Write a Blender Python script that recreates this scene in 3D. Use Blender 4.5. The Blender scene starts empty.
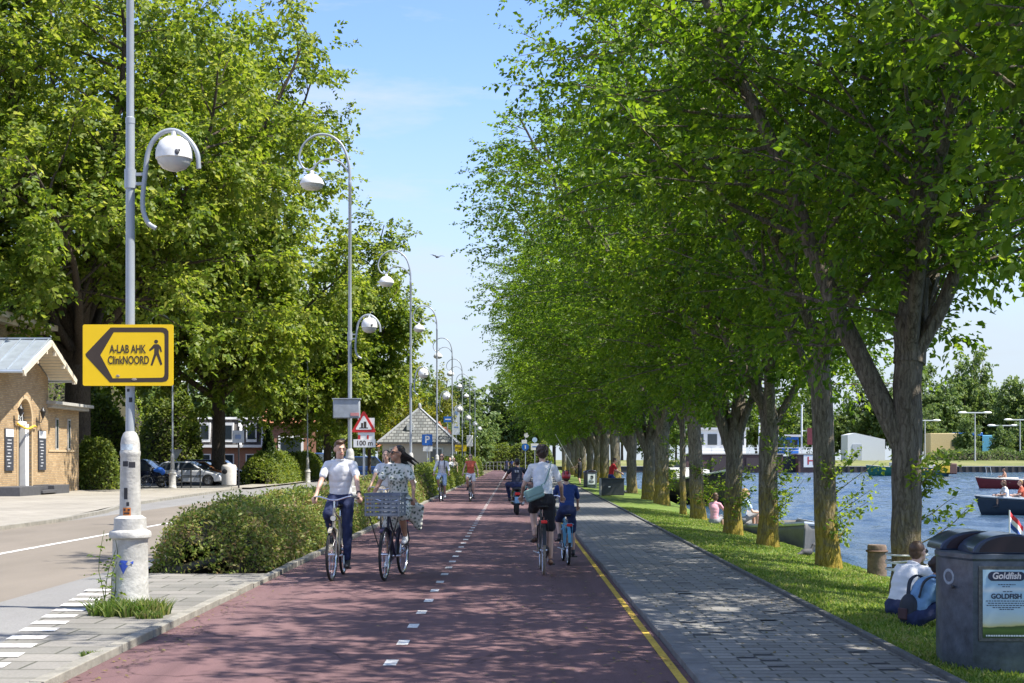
import bpy, bmesh, math, random
import numpy as np
from mathutils import Vector, Matrix, Euler

# ------------------------------------------------------------------ camera, sky, sun, exposure
SC = bpy.context.scene
COL = SC.collection
PI = math.pi
R = math.radians
EYE = 1.6
cam_d = bpy.data.cameras.new('camera')
cam = bpy.data.objects.new('camera', cam_d)
COL.objects.link(cam)
cam.location = (0, 0, EYE)
cam.rotation_euler = (R(90), 0, 0)
cam_d.sensor_width = 36
cam_d.lens = 1400 / 1024 * 36
cam_d.shift_x = -0.002
cam_d.shift_y = (460 - 341.5) / 1024
cam_d.clip_start = 0.1
cam_d.clip_end = 6000
SC.camera = cam

SUN_EL, SUN_BACK = 58, 15          # degrees: height, and how far behind the camera's right
sdir = Vector((math.cos(R(SUN_EL)) * math.cos(R(SUN_BACK)), -math.cos(R(SUN_EL)) * math.sin(R(SUN_BACK)), math.sin(R(SUN_EL))))
sun_d = bpy.data.lights.new('sun', 'SUN')
sun_d.energy = 3.9
sun_d.angle = R(0.5)
sun_d.color = (1.0, 0.95, 0.86)
sun = bpy.data.objects.new('sun', sun_d)
COL.objects.link(sun)
sun.rotation_euler = sdir.to_track_quat('Z', 'Y').to_euler()

W = bpy.data.worlds.new('World')
SC.world = W
W.use_nodes = True
nt = W.node_tree
bg = nt.nodes['Background']
sky = nt.nodes.new('ShaderNodeTexSky')
sky.sky_type = 'NISHITA'
sky.sun_disc = False
sky.sun_elevation = R(SUN_EL)
sky.sun_rotation = R(90 + SUN_BACK)
sky.air_density = 1.0
sky.dust_density = 0.3
sky.ozone_density = 1.8
# thin summer cloud streaks in the sky
tc = nt.nodes.new('ShaderNodeTexCoord')
mp = nt.nodes.new('ShaderNodeMapping')
mp.inputs['Scale'].default_value = (1.6, 1.6, 7.5)
nz = nt.nodes.new('ShaderNodeTexNoise')
nz.inputs['Scale'].default_value = 1.7
nz.inputs['Detail'].default_value = 7
nz.inputs['Roughness'].default_value = 0.62
cr = nt.nodes.new('ShaderNodeValToRGB')
cr.color_ramp.elements[0].position = 0.44
cr.color_ramp.elements[0].color = (0, 0, 0, 1)
cr.color_ramp.elements[1].position = 0.68
cr.color_ramp.elements[1].color = (0.9, 0.9, 0.9, 1)
mx = nt.nodes.new('ShaderNodeMixRGB')
mx.inputs[2].default_value = (2.3, 2.4, 2.5, 1)
nt.links.new(tc.outputs['Generated'], mp.inputs['Vector'])
nt.links.new(mp.outputs['Vector'], nz.inputs['Vector'])
nt.links.new(nz.outputs['Fac'], cr.inputs['Fac'])
nt.links.new(cr.outputs['Color'], mx.inputs[0])
tint = nt.nodes.new('ShaderNodeMixRGB'); tint.blend_type = 'MULTIPLY'; tint.inputs[0].default_value = 1; tint.inputs[2].default_value = (.56, .61, .78, 1)
nt.links.new(sky.outputs['Color'], tint.inputs[1]); nt.links.new(tint.outputs['Color'], mx.inputs[1])
# pale summer air towards the horizon
sxz = nt.nodes.new('ShaderNodeSeparateXYZ'); hz = nt.nodes.new('ShaderNodeValToRGB'); mh = nt.nodes.new('ShaderNodeMixRGB')
hz.color_ramp.elements[0].position = 0.0; hz.color_ramp.elements[0].color = (1,1,1,1)
hz.color_ramp.elements[1].position = 0.30; hz.color_ramp.elements[1].color = (0,0,0,1)
hz.color_ramp.interpolation = 'EASE'
mh.inputs[2].default_value = (1.85, 2.1, 2.35, 1)
nt.links.new(tc.outputs['Generated'], sxz.inputs[0]); nt.links.new(sxz.outputs['Z'], hz.inputs['Fac'])
nt.links.new(hz.outputs['Color'], mh.inputs[0]); nt.links.new(mx.outputs['Color'], mh.inputs[1])
nt.links.new(mh.outputs['Color'], bg.inputs['Color'])
bg.inputs['Strength'].default_value = 0.15

SC.view_settings.view_transform = 'Standard'
SC.view_settings.look = 'None'
SC.view_settings.gamma = 1
SC.view_settings.exposure = 1.36
SC.cycles.max_bounces = 7
SC.cycles.diffuse_bounces = 3
SC.cycles.glossy_bounces = 3
SC.cycles.transmission_bounces = 5
SC.cycles.transparent_max_bounces = 6
SC.cycles.caustics_reflective = False
SC.cycles.caustics_refractive = False
SC.cycles.sample_clamp_indirect = 6
SC.cycles.use_denoising = True

# ------------------------------------------------------------------ mesh helpers
class MB:
    """collects simple solids and links them as ONE mesh object"""
    def __init__(self):
        self.v, self.f = [], []
    def add(self, vs, fs):
        b = len(self.v)
        self.v += [tuple(p) for p in vs]
        self.f += [tuple(b + i for i in q) for q in fs]
        return self
    def box(self, c, s, rot=None):
        x, y, z = s[0] / 2, s[1] / 2, s[2] / 2
        vs = [Vector(p) for p in ((-x,-y,-z),(x,-y,-z),(x,y,-z),(-x,y,-z),(-x,-y,z),(x,-y,z),(x,y,z),(-x,y,z))]
        if rot is not None:
            m = rot if isinstance(rot, Matrix) else Euler(rot).to_matrix()
            vs = [m @ p for p in vs]
        c = Vector(c)
        return self.add([p + c for p in vs], [(0,3,2,1),(4,5,6,7),(0,1,5,4),(1,2,6,5),(2,3,7,6),(3,0,4,7)])
    def bar(self, a, b, w, h):
        a, b = Vector(a), Vector(b)
        d = b - a
        q = d.to_track_quat('Y', 'Z').to_matrix()
        return self.box((a + b) / 2, (w, d.length, h), q)
    def tube(self, pts, rad, seg=8, cap=True, round_ends=False, flat=None):
        pts = [Vector(p) for p in pts]
        n = len(pts)
        if not isinstance(rad, (list, tuple)):
            rad = [rad] * n
        rad = list(rad)
        if round_ends:
            d0 = (pts[0] - pts[1]).normalized(); d1 = (pts[-1] - pts[-2]).normalized()
            r0, r1 = rad[0], rad[-1]
            pre = [(pts[0] + d0 * r0 * math.sin(a), r0 * math.cos(a)) for a in (R(84), R(60), R(30))]
            post = [(pts[-1] + d1 * r1 * math.sin(a), r1 * math.cos(a)) for a in (R(30), R(60), R(84))]
            pts = [p for p, _ in pre] + pts + [p for p, _ in post]
            rad = [r for _, r in pre] + rad + [r for _, r in post]
            n = len(pts)
        t = (pts[1] - pts[0]).normalized()
        up = Vector((0, 0, 1)) if abs(t.z) < 0.9 else Vector((1, 0, 0))
        u = t.cross(up).normalized()
        vs, fs = [], []
        for i in range(n):
            if i == 0: t = pts[1] - pts[0]
            elif i == n - 1: t = pts[-1] - pts[-2]
            else: t = (pts[i + 1] - pts[i]).normalized() + (pts[i] - pts[i - 1]).normalized()
            if t.length < 1e-9: t = Vector((0, 0, 1))
            t.normalize()
            u = u - t * u.dot(t)
            if u.length < 1e-6: u = t.orthogonal()
            u.normalize()
            w = t.cross(u)
            for k in range(seg):
                a = 2 * PI * k / seg
                vs.append(pts[i] + (u * math.cos(a) + w * math.sin(a)) * rad[i])
        for i in range(n - 1):
            for k in range(seg):
                k2 = (k + 1) % seg
                fs.append((i*seg+k, i*seg+k2, (i+1)*seg+k2, (i+1)*seg+k))
        if cap:
            fs.append(tuple(range(seg - 1, -1, -1)))
            fs.append(tuple((n - 1) * seg + k for k in range(seg)))
        return self.add(vs, fs)
    def cyl(self, a, b, r0, r1=None, seg=16):
        return self.tube([a, b], [r0, r0 if r1 is None else r1], seg)
    def cap(self, a, b, r0, r1=None, seg=10):
        return self.tube([a, b], [r0, r0 if r1 is None else r1], seg, round_ends=True)
    def lathe(self, prof, seg=24, c=(0,0,0), ax=None):
        m = Matrix.Identity(3) if ax is None else Vector(ax).to_track_quat('Z', 'Y').to_matrix()
        c = Vector(c); n = len(prof)
        vs = [c + m @ Vector((r * math.cos(2*PI*k/seg), r * math.sin(2*PI*k/seg), z)) for r, z in prof for k in range(seg)]
        fs = [(i*seg+k, i*seg+(k+1)%seg, (i+1)*seg+(k+1)%seg, (i+1)*seg+k) for i in range(n-1) for k in range(seg)]
        fs.append(tuple(range(seg-1, -1, -1))); fs.append(tuple((n-1)*seg+k for k in range(seg)))
        return self.add(vs, fs)
    def ell(self, c, r, rot=None, seg=14, rings=9):
        if not isinstance(r, (tuple, list)): r = (r, r, r)
        m = rot if rot is not None else Matrix.Identity(3)
        c = Vector(c)
        vs = [c + m @ Vector((0, 0, -r[2]))]
        for i in range(1, rings):
            a = -PI/2 + PI*i/rings
            for k in range(seg):
                b = 2*PI*k/seg
                vs.append(c + m @ Vector((r[0]*math.cos(a)*math.cos(b), r[1]*math.cos(a)*math.sin(b), r[2]*math.sin(a))))
        vs.append(c + m @ Vector((0, 0, r[2])))
        fs = [(0, 1+(k+1)%seg, 1+k) for k in range(seg)]
        for i in range(rings-2):
            for k in range(seg):
                k2 = (k+1)%seg
                fs.append((1+i*seg+k, 1+i*seg+k2, 1+(i+1)*seg+k2, 1+(i+1)*seg+k))
        L = len(vs)-1; b = 1+(rings-2)*seg
        fs += [(b+k, b+(k+1)%seg, L) for k in range(seg)]
        return self.add(vs, fs)
    def torus(self, c, RR, r, ax=(1,0,0), seg=32, s2=8, squash=1.0):
        m = Vector(ax).to_track_quat('Z', 'Y').to_matrix(); c = Vector(c)
        vs = []
        for i in range(seg):
            a = 2*PI*i/seg
            for k in range(s2):
                b = 2*PI*k/s2
                q = RR + r*math.cos(b)
                vs.append(c + m @ Vector((q*math.cos(a), q*math.sin(a), r*squash*math.sin(b))))
        fs = [(i*s2+k, ((i+1)%seg)*s2+k, ((i+1)%seg)*s2+(k+1)%s2, i*s2+(k+1)%s2) for i in range(seg) for k in range(s2)]
        return self.add(vs, fs)
    def prism(self, poly, org, u, v, depth):
        """polygon in the plane org + a*u + b*v, pushed along u x v by depth"""
        u, v, org = Vector(u), Vector(v), Vector(org)
        w = u.cross(v).normalized() * depth
        n = len(poly)
        a = [org + u*p[0] + v*p[1] for p in poly]
        vs = a + [p + w for p in a]
        fs = [tuple(range(n-1,-1,-1)), tuple(range(n, 2*n))] + [(i, (i+1)%n, n+(i+1)%n, n+i) for i in range(n)]
        return self.add(vs, fs)
    def grid(self, xs, ys, zf):
        nx, ny = len(xs), len(ys)
        vs = [(x, y, zf(x, y)) for y in ys for x in xs]
        fs = [(j*nx+i, j*nx+i+1, (j+1)*nx+i+1, (j+1)*nx+i) for j in range(ny-1) for i in range(nx-1)]
        return self.add(vs, fs)
    def build(self, name, mat, parent=None, smooth=40, bevel=0, seg=2):
        me = bpy.data.meshes.new(name)
        me.from_pydata(self.v, [], self.f)
        me.update()
        bm = bmesh.new(); bm.from_mesh(me)
        bmesh.ops.recalc_face_normals(bm, faces=bm.faces)
        bm.to_mesh(me); bm.free()
        if smooth:
            me.shade_smooth(); me.set_sharp_from_angle(angle=R(smooth))
        me.materials.append(mat)
        o = bpy.data.objects.new(name, me)
        COL.objects.link(o)
        if parent: o.parent = parent
        if bevel:
            b = o.modifiers.new('bevel', 'BEVEL'); b.width = bevel; b.segments = seg; b.limit_method = 'ANGLE'; b.angle_limit = R(35)
        return o

def tag(o, label=None, cat=None, group=None, kind=None):
    if label: o['label'] = label
    if cat: o['category'] = cat
    if group: o['group'] = group
    if kind: o['kind'] = kind
    return o
def thing(name, label, cat, loc=(0,0,0), rz=0, group=None):
    o = bpy.data.objects.new(name, None)
    COL.objects.link(o)
    o.location = loc; o.rotation_euler = (0, 0, rz); o.empty_display_size = 0.1
    return tag(o, label, cat, group)
def dup(root, loc, rz=0, label=None, scale=None, group=None, skip=None):
    def cp(o, par):
        c = o.copy(); COL.objects.link(c)
        if par is not None: c.parent = par
        for ch in o.children:
            if not (skip and ch.name.startswith(skip)): cp(ch, c)
        return c
    r = cp(root, None)
    r.location = loc; r.rotation_euler = (0, 0, rz)
    if scale is not None: r.scale = scale if isinstance(scale, (tuple, list)) else (scale,)*3
    if label: r['label'] = label
    if group: r['group'] = group
    return r
def np_mesh(name, verts, faces, mat, parent=None, smooth=False):
    """verts (n,3) float, faces (m,k) int, all of one size"""
    me = bpy.data.meshes.new(name)
    n, m, k = len(verts), len(faces), faces.shape[1]
    me.vertices.add(n); me.vertices.foreach_set('co', verts.astype(np.float32).ravel())
    me.loops.add(m*k); me.loops.foreach_set('vertex_index', faces.astype(np.int32).ravel())
    me.polygons.add(m); me.polygons.foreach_set('loop_start', np.arange(0, m*k, k, dtype=np.int32))
    if smooth: me.polygons.foreach_set('use_smooth', np.ones(m, dtype=bool))
    me.update(calc_edges=True)
    me.materials.append(mat)
    o = bpy.data.objects.new(name, me)
    COL.objects.link(o)
    if parent: o.parent = parent
    return o
def text(name, body, size, loc, rot, mat, parent, align='CENTER', bold=0.0, sx=1.0, depth=0.001, shear=0.0):
    cu = bpy.data.curves.new(name, 'FONT')
    cu.body = body; cu.size = size; cu.align_x = align; cu.align_y = 'CENTER'
    cu.extrude = depth; cu.offset = bold; cu.shear = shear
    t = bpy.data.objects.new(name, cu)
    COL.objects.link(t)
    bpy.context.view_layer.update()
    me = bpy.data.meshes.new_from_object(t.evaluated_get(bpy.context.evaluated_depsgraph_get()))
    bpy.data.objects.remove(t); bpy.data.curves.remove(cu)
    me.materials.clear(); me.materials.append(mat)
    o = bpy.data.objects.new(name, me)
    COL.objects.link(o)
    o.location = loc; o.rotation_euler = rot; o.scale = (sx, 1, 1)
    if parent: o.parent = parent
    return o
def arc(c, r, a0, a1, n, plane='xz'):
    out = []
    for i in range(n+1):
        a = R(a0 + (a1-a0)*i/n)
        if plane == 'xz': out.append((c[0]+r*math.cos(a), c[1], c[2]+r*math.sin(a)))
        elif plane == 'yz': out.append((c[0], c[1]+r*math.cos(a), c[2]+r*math.sin(a)))
        else: out.append((c[0]+r*math.cos(a), c[1]+r*math.sin(a), c[2]))
    return out
def curve_pts(ctrl, n=6):
    """Catmull-Rom through the control points"""
    P = [Vector(p) for p in ctrl]
    P = [P[0]*2-P[1]] + P + [P[-1]*2-P[-2]]
    out = []
    for i in range(1, len(P)-2):
        a, b, c, d = P[i-1], P[i], P[i+1], P[i+2]
        for k in range(n):
            t = k/n
            out.append(0.5*((2*b)+(c-a)*t+(2*a-5*b+4*c-d)*t*t+(3*b-a-3*c+d)*t**3))
    out.append(P[-2])
    return out

# ------------------------------------------------------------------ materials
MATS = {}
def nodes(name):
    m = bpy.data.materials.new(name); m.use_nodes = True
    t = m.node_tree
    return m, t, t.nodes['Principled BSDF']
def N(t, typ, **kw):
    n = t.nodes.new(typ)
    for k, v in kw.items():
        if k in n.inputs: n.inputs[k].default_value = v
        else: setattr(n, k, v)
    return n
def ramp(t, src, stops):
    r = t.nodes.new('ShaderNodeValToRGB')
    e = r.color_ramp.elements
    while len(e) < len(stops): e.new(0.5)
    for i, (p, c) in enumerate(stops):
        e[i].position = p; e[i].color = (*c, 1) if len(c) == 3 else c
    t.links.new(src, r.inputs['Fac'])
    return r
def mat(name, col, rough=0.6, metal=0.0, var=0.18, scale=6.0, bump=0.0, bscale=40.0, spec=None, coat=0.0, detail=4):
    """paint, metal, cloth, stone: base colour varied by noise, with dirt-scale bump"""
    if name in MATS: return MATS[name]
    m, t, b = nodes(name)
    co = N(t, 'ShaderNodeTexCoord')
    n = N(t, 'ShaderNodeTexNoise', Scale=scale, Detail=detail, Roughness=0.65)
    t.links.new(co.outputs['Object'], n.inputs['Vector'])
    lo = tuple(c*(1-var) for c in col); hi = tuple(min(1, c*(1+var)) for c in col)
    r = ramp(t, n.outputs['Fac'], [(0.3, lo), (0.7, hi)])
    t.links.new(r.outputs['Color'], b.inputs['Base Color'])
    b.inputs['Roughness'].default_value = rough
    b.inputs['Metallic'].default_value = metal
    if spec is not None: b.inputs['Specular IOR Level'].default_value = spec
    if coat: b.inputs['Coat Weight'].default_value = coat; b.inputs['Coat Roughness'].default_value = 0.08
    if bump:
        n2 = N(t, 'ShaderNodeTexNoise', Scale=bscale, Detail=5)
        t.links.new(co.outputs['Object'], n2.inputs['Vector'])
        bp = N(t, 'ShaderNodeBump', Strength=bump, Distance=0.02)
        t.links.new(n2.outputs['Fac'], bp.inputs['Height'])
        t.links.new(bp.outputs['Normal'], b.inputs['Normal'])
    MATS[name] = m
    return m
def leaf_mat(name, cols, trans=0.45, rough=0.5, patch=0.35, spec=0.35):
    """leaves: reflect and let light through; hue varies by leaf and by branch-sized patch"""
    if name in MATS: return MATS[name]
    m, t, b = nodes(name)
    geo = N(t, 'ShaderNodeNewGeometry')
    co = N(t, 'ShaderNodeTexCoord')
    oi = N(t, 'ShaderNodeObjectInfo')
    n = N(t, 'ShaderNodeTexNoise', Scale=patch, Detail=3)
    add = N(t, 'ShaderNodeVectorMath', operation='ADD')
    t.links.new(co.outputs['Object'], add.inputs[0]); t.links.new(oi.outputs['Location'], add.inputs[1])
    t.links.new(add.outputs['Vector'], n.inputs['Vector'])
    m1 = N(t, 'ShaderNodeMath', operation='MULTIPLY_ADD'); m1.inputs[1].default_value = 0.66
    t.links.new(geo.outputs['Random Per Island'], m1.inputs[0])
    m2 = N(t, 'ShaderNodeMath', operation='MULTIPLY_ADD'); m2.inputs[1].default_value = 0.9; m2.inputs[2].default_value = -0.26
    t.links.new(n.outputs['Fac'], m2.inputs[0]); t.links.new(m2.outputs[0], m1.inputs[2])
    k = len(cols)
    r = ramp(t, m1.outputs[0], [(0.12 + 0.76*i/(k-1), c) for i, c in enumerate(cols)])
    t.links.new(r.outputs['Color'], b.inputs['Base Color'])
    b.inputs['Roughness'].default_value = rough
    b.inputs['Specular IOR Level'].default_value = spec
    tr = N(t, 'ShaderNodeBsdfTranslucent')
    hs = N(t, 'ShaderNodeHueSaturation', Hue=0.485, Saturation=1.06, Value=2.15)
    t.links.new(r.outputs['Color'], hs.inputs['Color']); t.links.new(hs.outputs['Color'], tr.inputs['Color'])
    mxs = N(t, 'ShaderNodeMixShader'); mxs.inputs[0].default_value = trans
    t.links.new(b.outputs[0], mxs.inputs[1]); t.links.new(tr.outputs[0], mxs.inputs[2])
    t.links.new(mxs.outputs[0], t.nodes['Material Output'].inputs['Surface'])
    MATS[name] = m
    return m
def brick_mat(name, c1, c2, mortar, bw, bh, msize=0.01, rough=0.85, axes='xy', bump=0.5, off=0.5, dirt=0.35, coarse=0.25):
    """masonry or paving; axes picks which object axes run along and across the courses"""
    if name in MATS: return MATS[name]
    m, t, b = nodes(name)
    co = N(t, 'ShaderNodeTexCoord'); sep = N(t, 'ShaderNodeSeparateXYZ'); com = N(t, 'ShaderNodeCombineXYZ')
    t.links.new(co.outputs['Object'], sep.inputs[0])
    t.links.new(sep.outputs['xyz'.index(axes[0])], com.inputs[0]); t.links.new(sep.outputs['xyz'.index(axes[1])], com.inputs[1])
    br = N(t, 'ShaderNodeTexBrick')
    br.inputs['Color1'].default_value = (*c1, 1); br.inputs['Color2'].default_value = (*c2, 1); br.inputs['Mortar'].default_value = (*mortar, 1)
    br.inputs['Scale'].default_value = 1; br.inputs['Brick Width'].default_value = bw; br.inputs['Row Height'].default_value = bh
    br.inputs['Mortar Size'].default_value = msize; br.inputs['Mortar Smooth'].default_value = 0.3; br.inputs['Bias'].default_value = -0.1
    br.offset = off
    t.links.new(com.outputs[0], br.inputs['Vector'])
    n = N(t, 'ShaderNodeTexNoise', Scale=coarse, Detail=6, Roughness=0.6)
    t.links.new(co.outputs['Object'], n.inputs['Vector'])
    r = ramp(t, n.outputs['Fac'], [(0.3, (1-dirt,)*3), (0.7, (1.08,)*3)])
    n3 = N(t, 'ShaderNodeTexNoise', Scale=35, Detail=3)
    t.links.new(co.outputs['Object'], n3.inputs['Vector'])
    r3 = ramp(t, n3.outputs['Fac'], [(0.25, (0.82,)*3), (0.75, (1.12,)*3)])
    mu = N(t, 'ShaderNodeMixRGB', blend_type='MULTIPLY'); mu.inputs[0].default_value = 1
    t.links.new(br.outputs['Color'], mu.inputs[1]); t.links.new(r.outputs['Color'], mu.inputs[2])
    mu2 = N(t, 'ShaderNodeMixRGB', blend_type='MULTIPLY'); mu2.inputs[0].default_value = 1
    t.links.new(mu.outputs[0], mu2.inputs[1]); t.links.new(r3.outputs['Color'], mu2.inputs[2])
    t.links.new(mu2.outputs[0], b.inputs['Base Color'])
    b.inputs['Roughness'].default_value = rough
    bp = N(t, 'ShaderNodeBump', Strength=bump, Distance=0.01, invert=True)
    t.links.new(br.outputs['Fac'], bp.inputs['Height']); t.links.new(bp.outputs['Normal'], b.inputs['Normal'])
    MATS[name] = m
    return m
def ground_mat(name, stops, scale=0.6, rough=0.9, fine=60.0, bump=0.25, grain=0.25, stretch=(1,1,1)):
    """asphalt, soil, lawn: large worn patches plus fine grain"""
    if name in MATS: return MATS[name]
    m, t, b = nodes(name)
    co = N(t, 'ShaderNodeTexCoord'); mpp = N(t, 'ShaderNodeMapping'); mpp.inputs['Scale'].default_value = stretch
    t.links.new(co.outputs['Object'], mpp.inputs['Vector'])
    n = N(t, 'ShaderNodeTexNoise', Scale=scale, Detail=9, Roughness=0.62)
    t.links.new(mpp.outputs[0], n.inputs['Vector'])
    r = ramp(t, n.outputs['Fac'], stops)
    v = N(t, 'ShaderNodeTexNoise', Scale=fine, Detail=4, Roughness=0.8)
    t.links.new(co.outputs['Object'], v.inputs['Vector'])
    r2 = ramp(t, v.outputs['Fac'], [(0.3, (1-grain,)*3), (0.7, (1+grain,)*3)])
    mu = N(t, 'ShaderNodeMixRGB', blend_type='MULTIPLY'); mu.inputs[0].default_value = 1
    t.links.new(r.outputs['Color'], mu.inputs[1]); t.links.new(r2.outputs['Color'], mu.inputs[2])
    t.links.new(mu.outputs[0], b.inputs['Base Color'])
    b.inputs['Roughness'].default_value = rough
    b.inputs['Specular IOR Level'].default_value = 0.25
    bp = N(t, 'ShaderNodeBump', Strength=bump, Distance=0.01)
    t.links.new(v.outputs['Fac'], bp.inputs['Height']); t.links.new(bp.outputs['Normal'], b.inputs['Normal'])
    MATS[name] = m
    return m
def bark_mat(name, dark, light, lichen=0.0, lz=(0.0, 3.2)):
    if name in MATS: return MATS[name]
    m, t, b = nodes(name)
    co = N(t, 'ShaderNodeTexCoord'); mpp = N(t, 'ShaderNodeMapping'); mpp.inputs['Scale'].default_value = (1, 1, 0.22)
    t.links.new(co.outputs['Object'], mpp.inputs['Vector'])
    n = N(t, 'ShaderNodeTexNoise', Scale=20, Detail=10, Roughness=0.78, Distortion=.6)
    t.links.new(mpp.outputs[0], n.inputs['Vector'])
    r = ramp(t, n.outputs['Fac'], [(0.34, dark), (0.66, light)])
    out = r.outputs['Color']
    if lichen:
        sep = N(t, 'ShaderNodeSeparateXYZ'); t.links.new(co.outputs['Object'], sep.inputs[0])
        mr = N(t, 'ShaderNodeMapRange'); mr.inputs['From Min'].default_value = lz[1]; mr.inputs['From Max'].default_value = lz[0]
        t.links.new(sep.outputs['Z'], mr.inputs['Value'])
        n2 = N(t, 'ShaderNodeTexNoise', Scale=3.4, Detail=9, Roughness=0.8); t.links.new(co.outputs['Object'], n2.inputs['Vector'])
        mm = N(t, 'ShaderNodeMath', operation='MULTIPLY'); t.links.new(mr.outputs[0], mm.inputs[0]); t.links.new(n2.outputs['Fac'], mm.inputs[1])
        rr = ramp(t, mm.outputs[0], [(0.29, (0,0,0)), (0.45, (lichen,)*3)])
        mixc = N(t, 'ShaderNodeMixRGB'); mixc.inputs[2].default_value = (0.34, 0.25, 0.035, 1)
        t.links.new(rr.outputs['Color'], mixc.inputs[0]); t.links.new(out, mixc.inputs[1]); out = mixc.outputs[0]
    t.links.new(out, b.inputs['Base Color'])
    b.inputs['Roughness'].default_value = 0.95; b.inputs['Specular IOR Level'].default_value = 0.15
    mv = N(t, 'ShaderNodeMapping'); mv.inputs['Scale'].default_value = (17, 17, 1.7); wob = N(t, 'ShaderNodeVectorMath', operation='MULTIPLY_ADD'); wob.inputs[1].default_value = (.10, .10, .25)
    nw = N(t, 'ShaderNodeTexNoise', Scale=7, Detail=4); t.links.new(co.outputs['Object'], nw.inputs['Vector']); t.links.new(nw.outputs['Color'], wob.inputs[0]); t.links.new(co.outputs['Object'], wob.inputs[2])
    t.links.new(wob.outputs[0], mv.inputs['Vector']); vo = N(t, 'ShaderNodeTexVoronoi', feature='DISTANCE_TO_EDGE', Scale=1.0); t.links.new(mv.outputs[0], vo.inputs['Vector'])
    rf_ = ramp(t, vo.outputs['Distance'], [(0.0, (.62,.60,.58)), (.14, (1,1,1))]); mf = N(t, 'ShaderNodeMixRGB', blend_type='MULTIPLY'); mf.inputs[0].default_value = 1
    t.links.new(out, mf.inputs[1]); t.links.new(rf_.outputs['Color'], mf.inputs[2]); t.links.new(mf.outputs[0], b.inputs['Base Color'])
    hs_ = N(t, 'ShaderNodeMath', operation='MULTIPLY_ADD'); hs_.inputs[1].default_value = 1.4; t.links.new(n.outputs['Fac'], hs_.inputs[0]); t.links.new(rf_.outputs['Color'], hs_.inputs[2])
    bp = N(t, 'ShaderNodeBump', Strength=0.8, Distance=0.03)
    t.links.new(hs_.outputs[0], bp.inputs['Height']); t.links.new(bp.outputs['Normal'], b.inputs['Normal'])
    MATS[name] = m
    return m
def glass_mat(name, col=(0.03,0.04,0.05), rough=0.06):
    return mat(name, col, rough, var=0.1, spec=0.8)

M_WHITE = mat('white_paint', (0.78,0.78,0.76), 0.45, var=0.06)
M_BLACK = mat('black_paint', (0.015,0.015,0.017), 0.4)
M_RUBBER = mat('black_rubber', (0.018,0.018,0.018), 0.8)
M_STEEL = mat('galvanised_steel', (0.5,0.52,0.54), 0.42, 0.6, var=0.12)
M_CHROME = mat('chrome', (0.7,0.7,0.72), 0.2, 1.0, var=0.05)
M_LAMP = mat('lamp_grey_paint', (0.34,0.37,0.40), 0.4, 0.15, var=0.1, scale=3, coat=0.2)
M_LAMPW = mat('lamp_white_paint', (0.43,0.42,0.39), 0.55, 0.0, var=0.3, scale=7, bump=0.3, bscale=30, detail=9)
M_GLASS = glass_mat('dark_glass')
M_CONC = mat('concrete', (0.42,0.40,0.36), 0.9, var=0.22, scale=5, bump=0.3)
M_KERB = mat('kerb_stone', (0.24,0.225,0.19), 0.9, var=0.3, scale=4, bump=0.3)
# ------------------------------------------------------------------ the setting
WATER_Z = -0.6
VZ = [(3.0, 0.03), (3.4, 0.03), (4.6, -0.08), (5.3, -0.18), (5.9, -0.30), (6.2, -0.46), (6.6, -0.9), (7.2, -1.7)]
def verge_z(x):
    if x <= VZ[0][0]: return VZ[0][1]
    for (a, za), (b, zb) in zip(VZ, VZ[1:]):
        if x <= b: return za + (zb-za)*(x-a)/(b-a)
    return VZ[-1][1]
WALK = [(-8, 3.0), (9, 3.06), (19, 3.14), (47, 3.43), (80, 3.7), (300, 4.4)]
def walk_edge(y):
    for (a, xa), (b, xb) in zip(WALK, WALK[1:]):
        if y <= b: return xa + (xb-xa)*(y-a)/(b-a)
    return WALK[-1][1]
def strip(name, pts, z, m, kind='structure'):
    """flat sheet between two edges: pts = [(y, x_left, x_right)]"""
    vs, fs = [], []
    for y, a, b in pts: vs += [(a, y, z), (b, y, z)]
    for i in range(len(pts)-1): fs.append((2*i, 2*i+1, 2*i+3, 2*i+2))
    return tag(MB().add(vs, fs).build(name, m, smooth=0), kind=kind)

m_soil = ground_mat('soil', [(0.3, (0.10,0.085,0.055)), (0.7, (0.20,0.17,0.11))], 0.25)
m_lawn = ground_mat('lawn', [(0.25, (0.06,0.105,0.014)), (0.5, (0.11,0.165,0.025)), (0.78, (0.20,0.22,0.06))], 1.1, fine=45, bump=0.5, grain=0.4)
m_road = ground_mat('pale_asphalt', [(0.25, (0.155,0.135,0.110)), (0.75, (0.22,0.19,0.157))], 0.7, fine=70, grain=0.18, stretch=(1,0.25,1))
m_gutter = ground_mat('grey_asphalt', [(0.25, (0.17,0.165,0.16)), (0.75, (0.24,0.235,0.225))], 0.9, fine=70, stretch=(1,0.3,1))
m_dark_asph = ground_mat('dark_asphalt', [(0.25, (0.07,0.07,0.07)), (0.75, (0.12,0.12,0.115))], 0.5, fine=60)
m_red = ground_mat('red_asphalt', [(0.2, (0.108,0.064,0.066)), (0.5, (0.146,0.085,0.086)), (0.8, (0.19,0.12,0.118))], 0.55, fine=85, bump=0.35, grain=0.28, stretch=(1,0.35,1))

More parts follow.
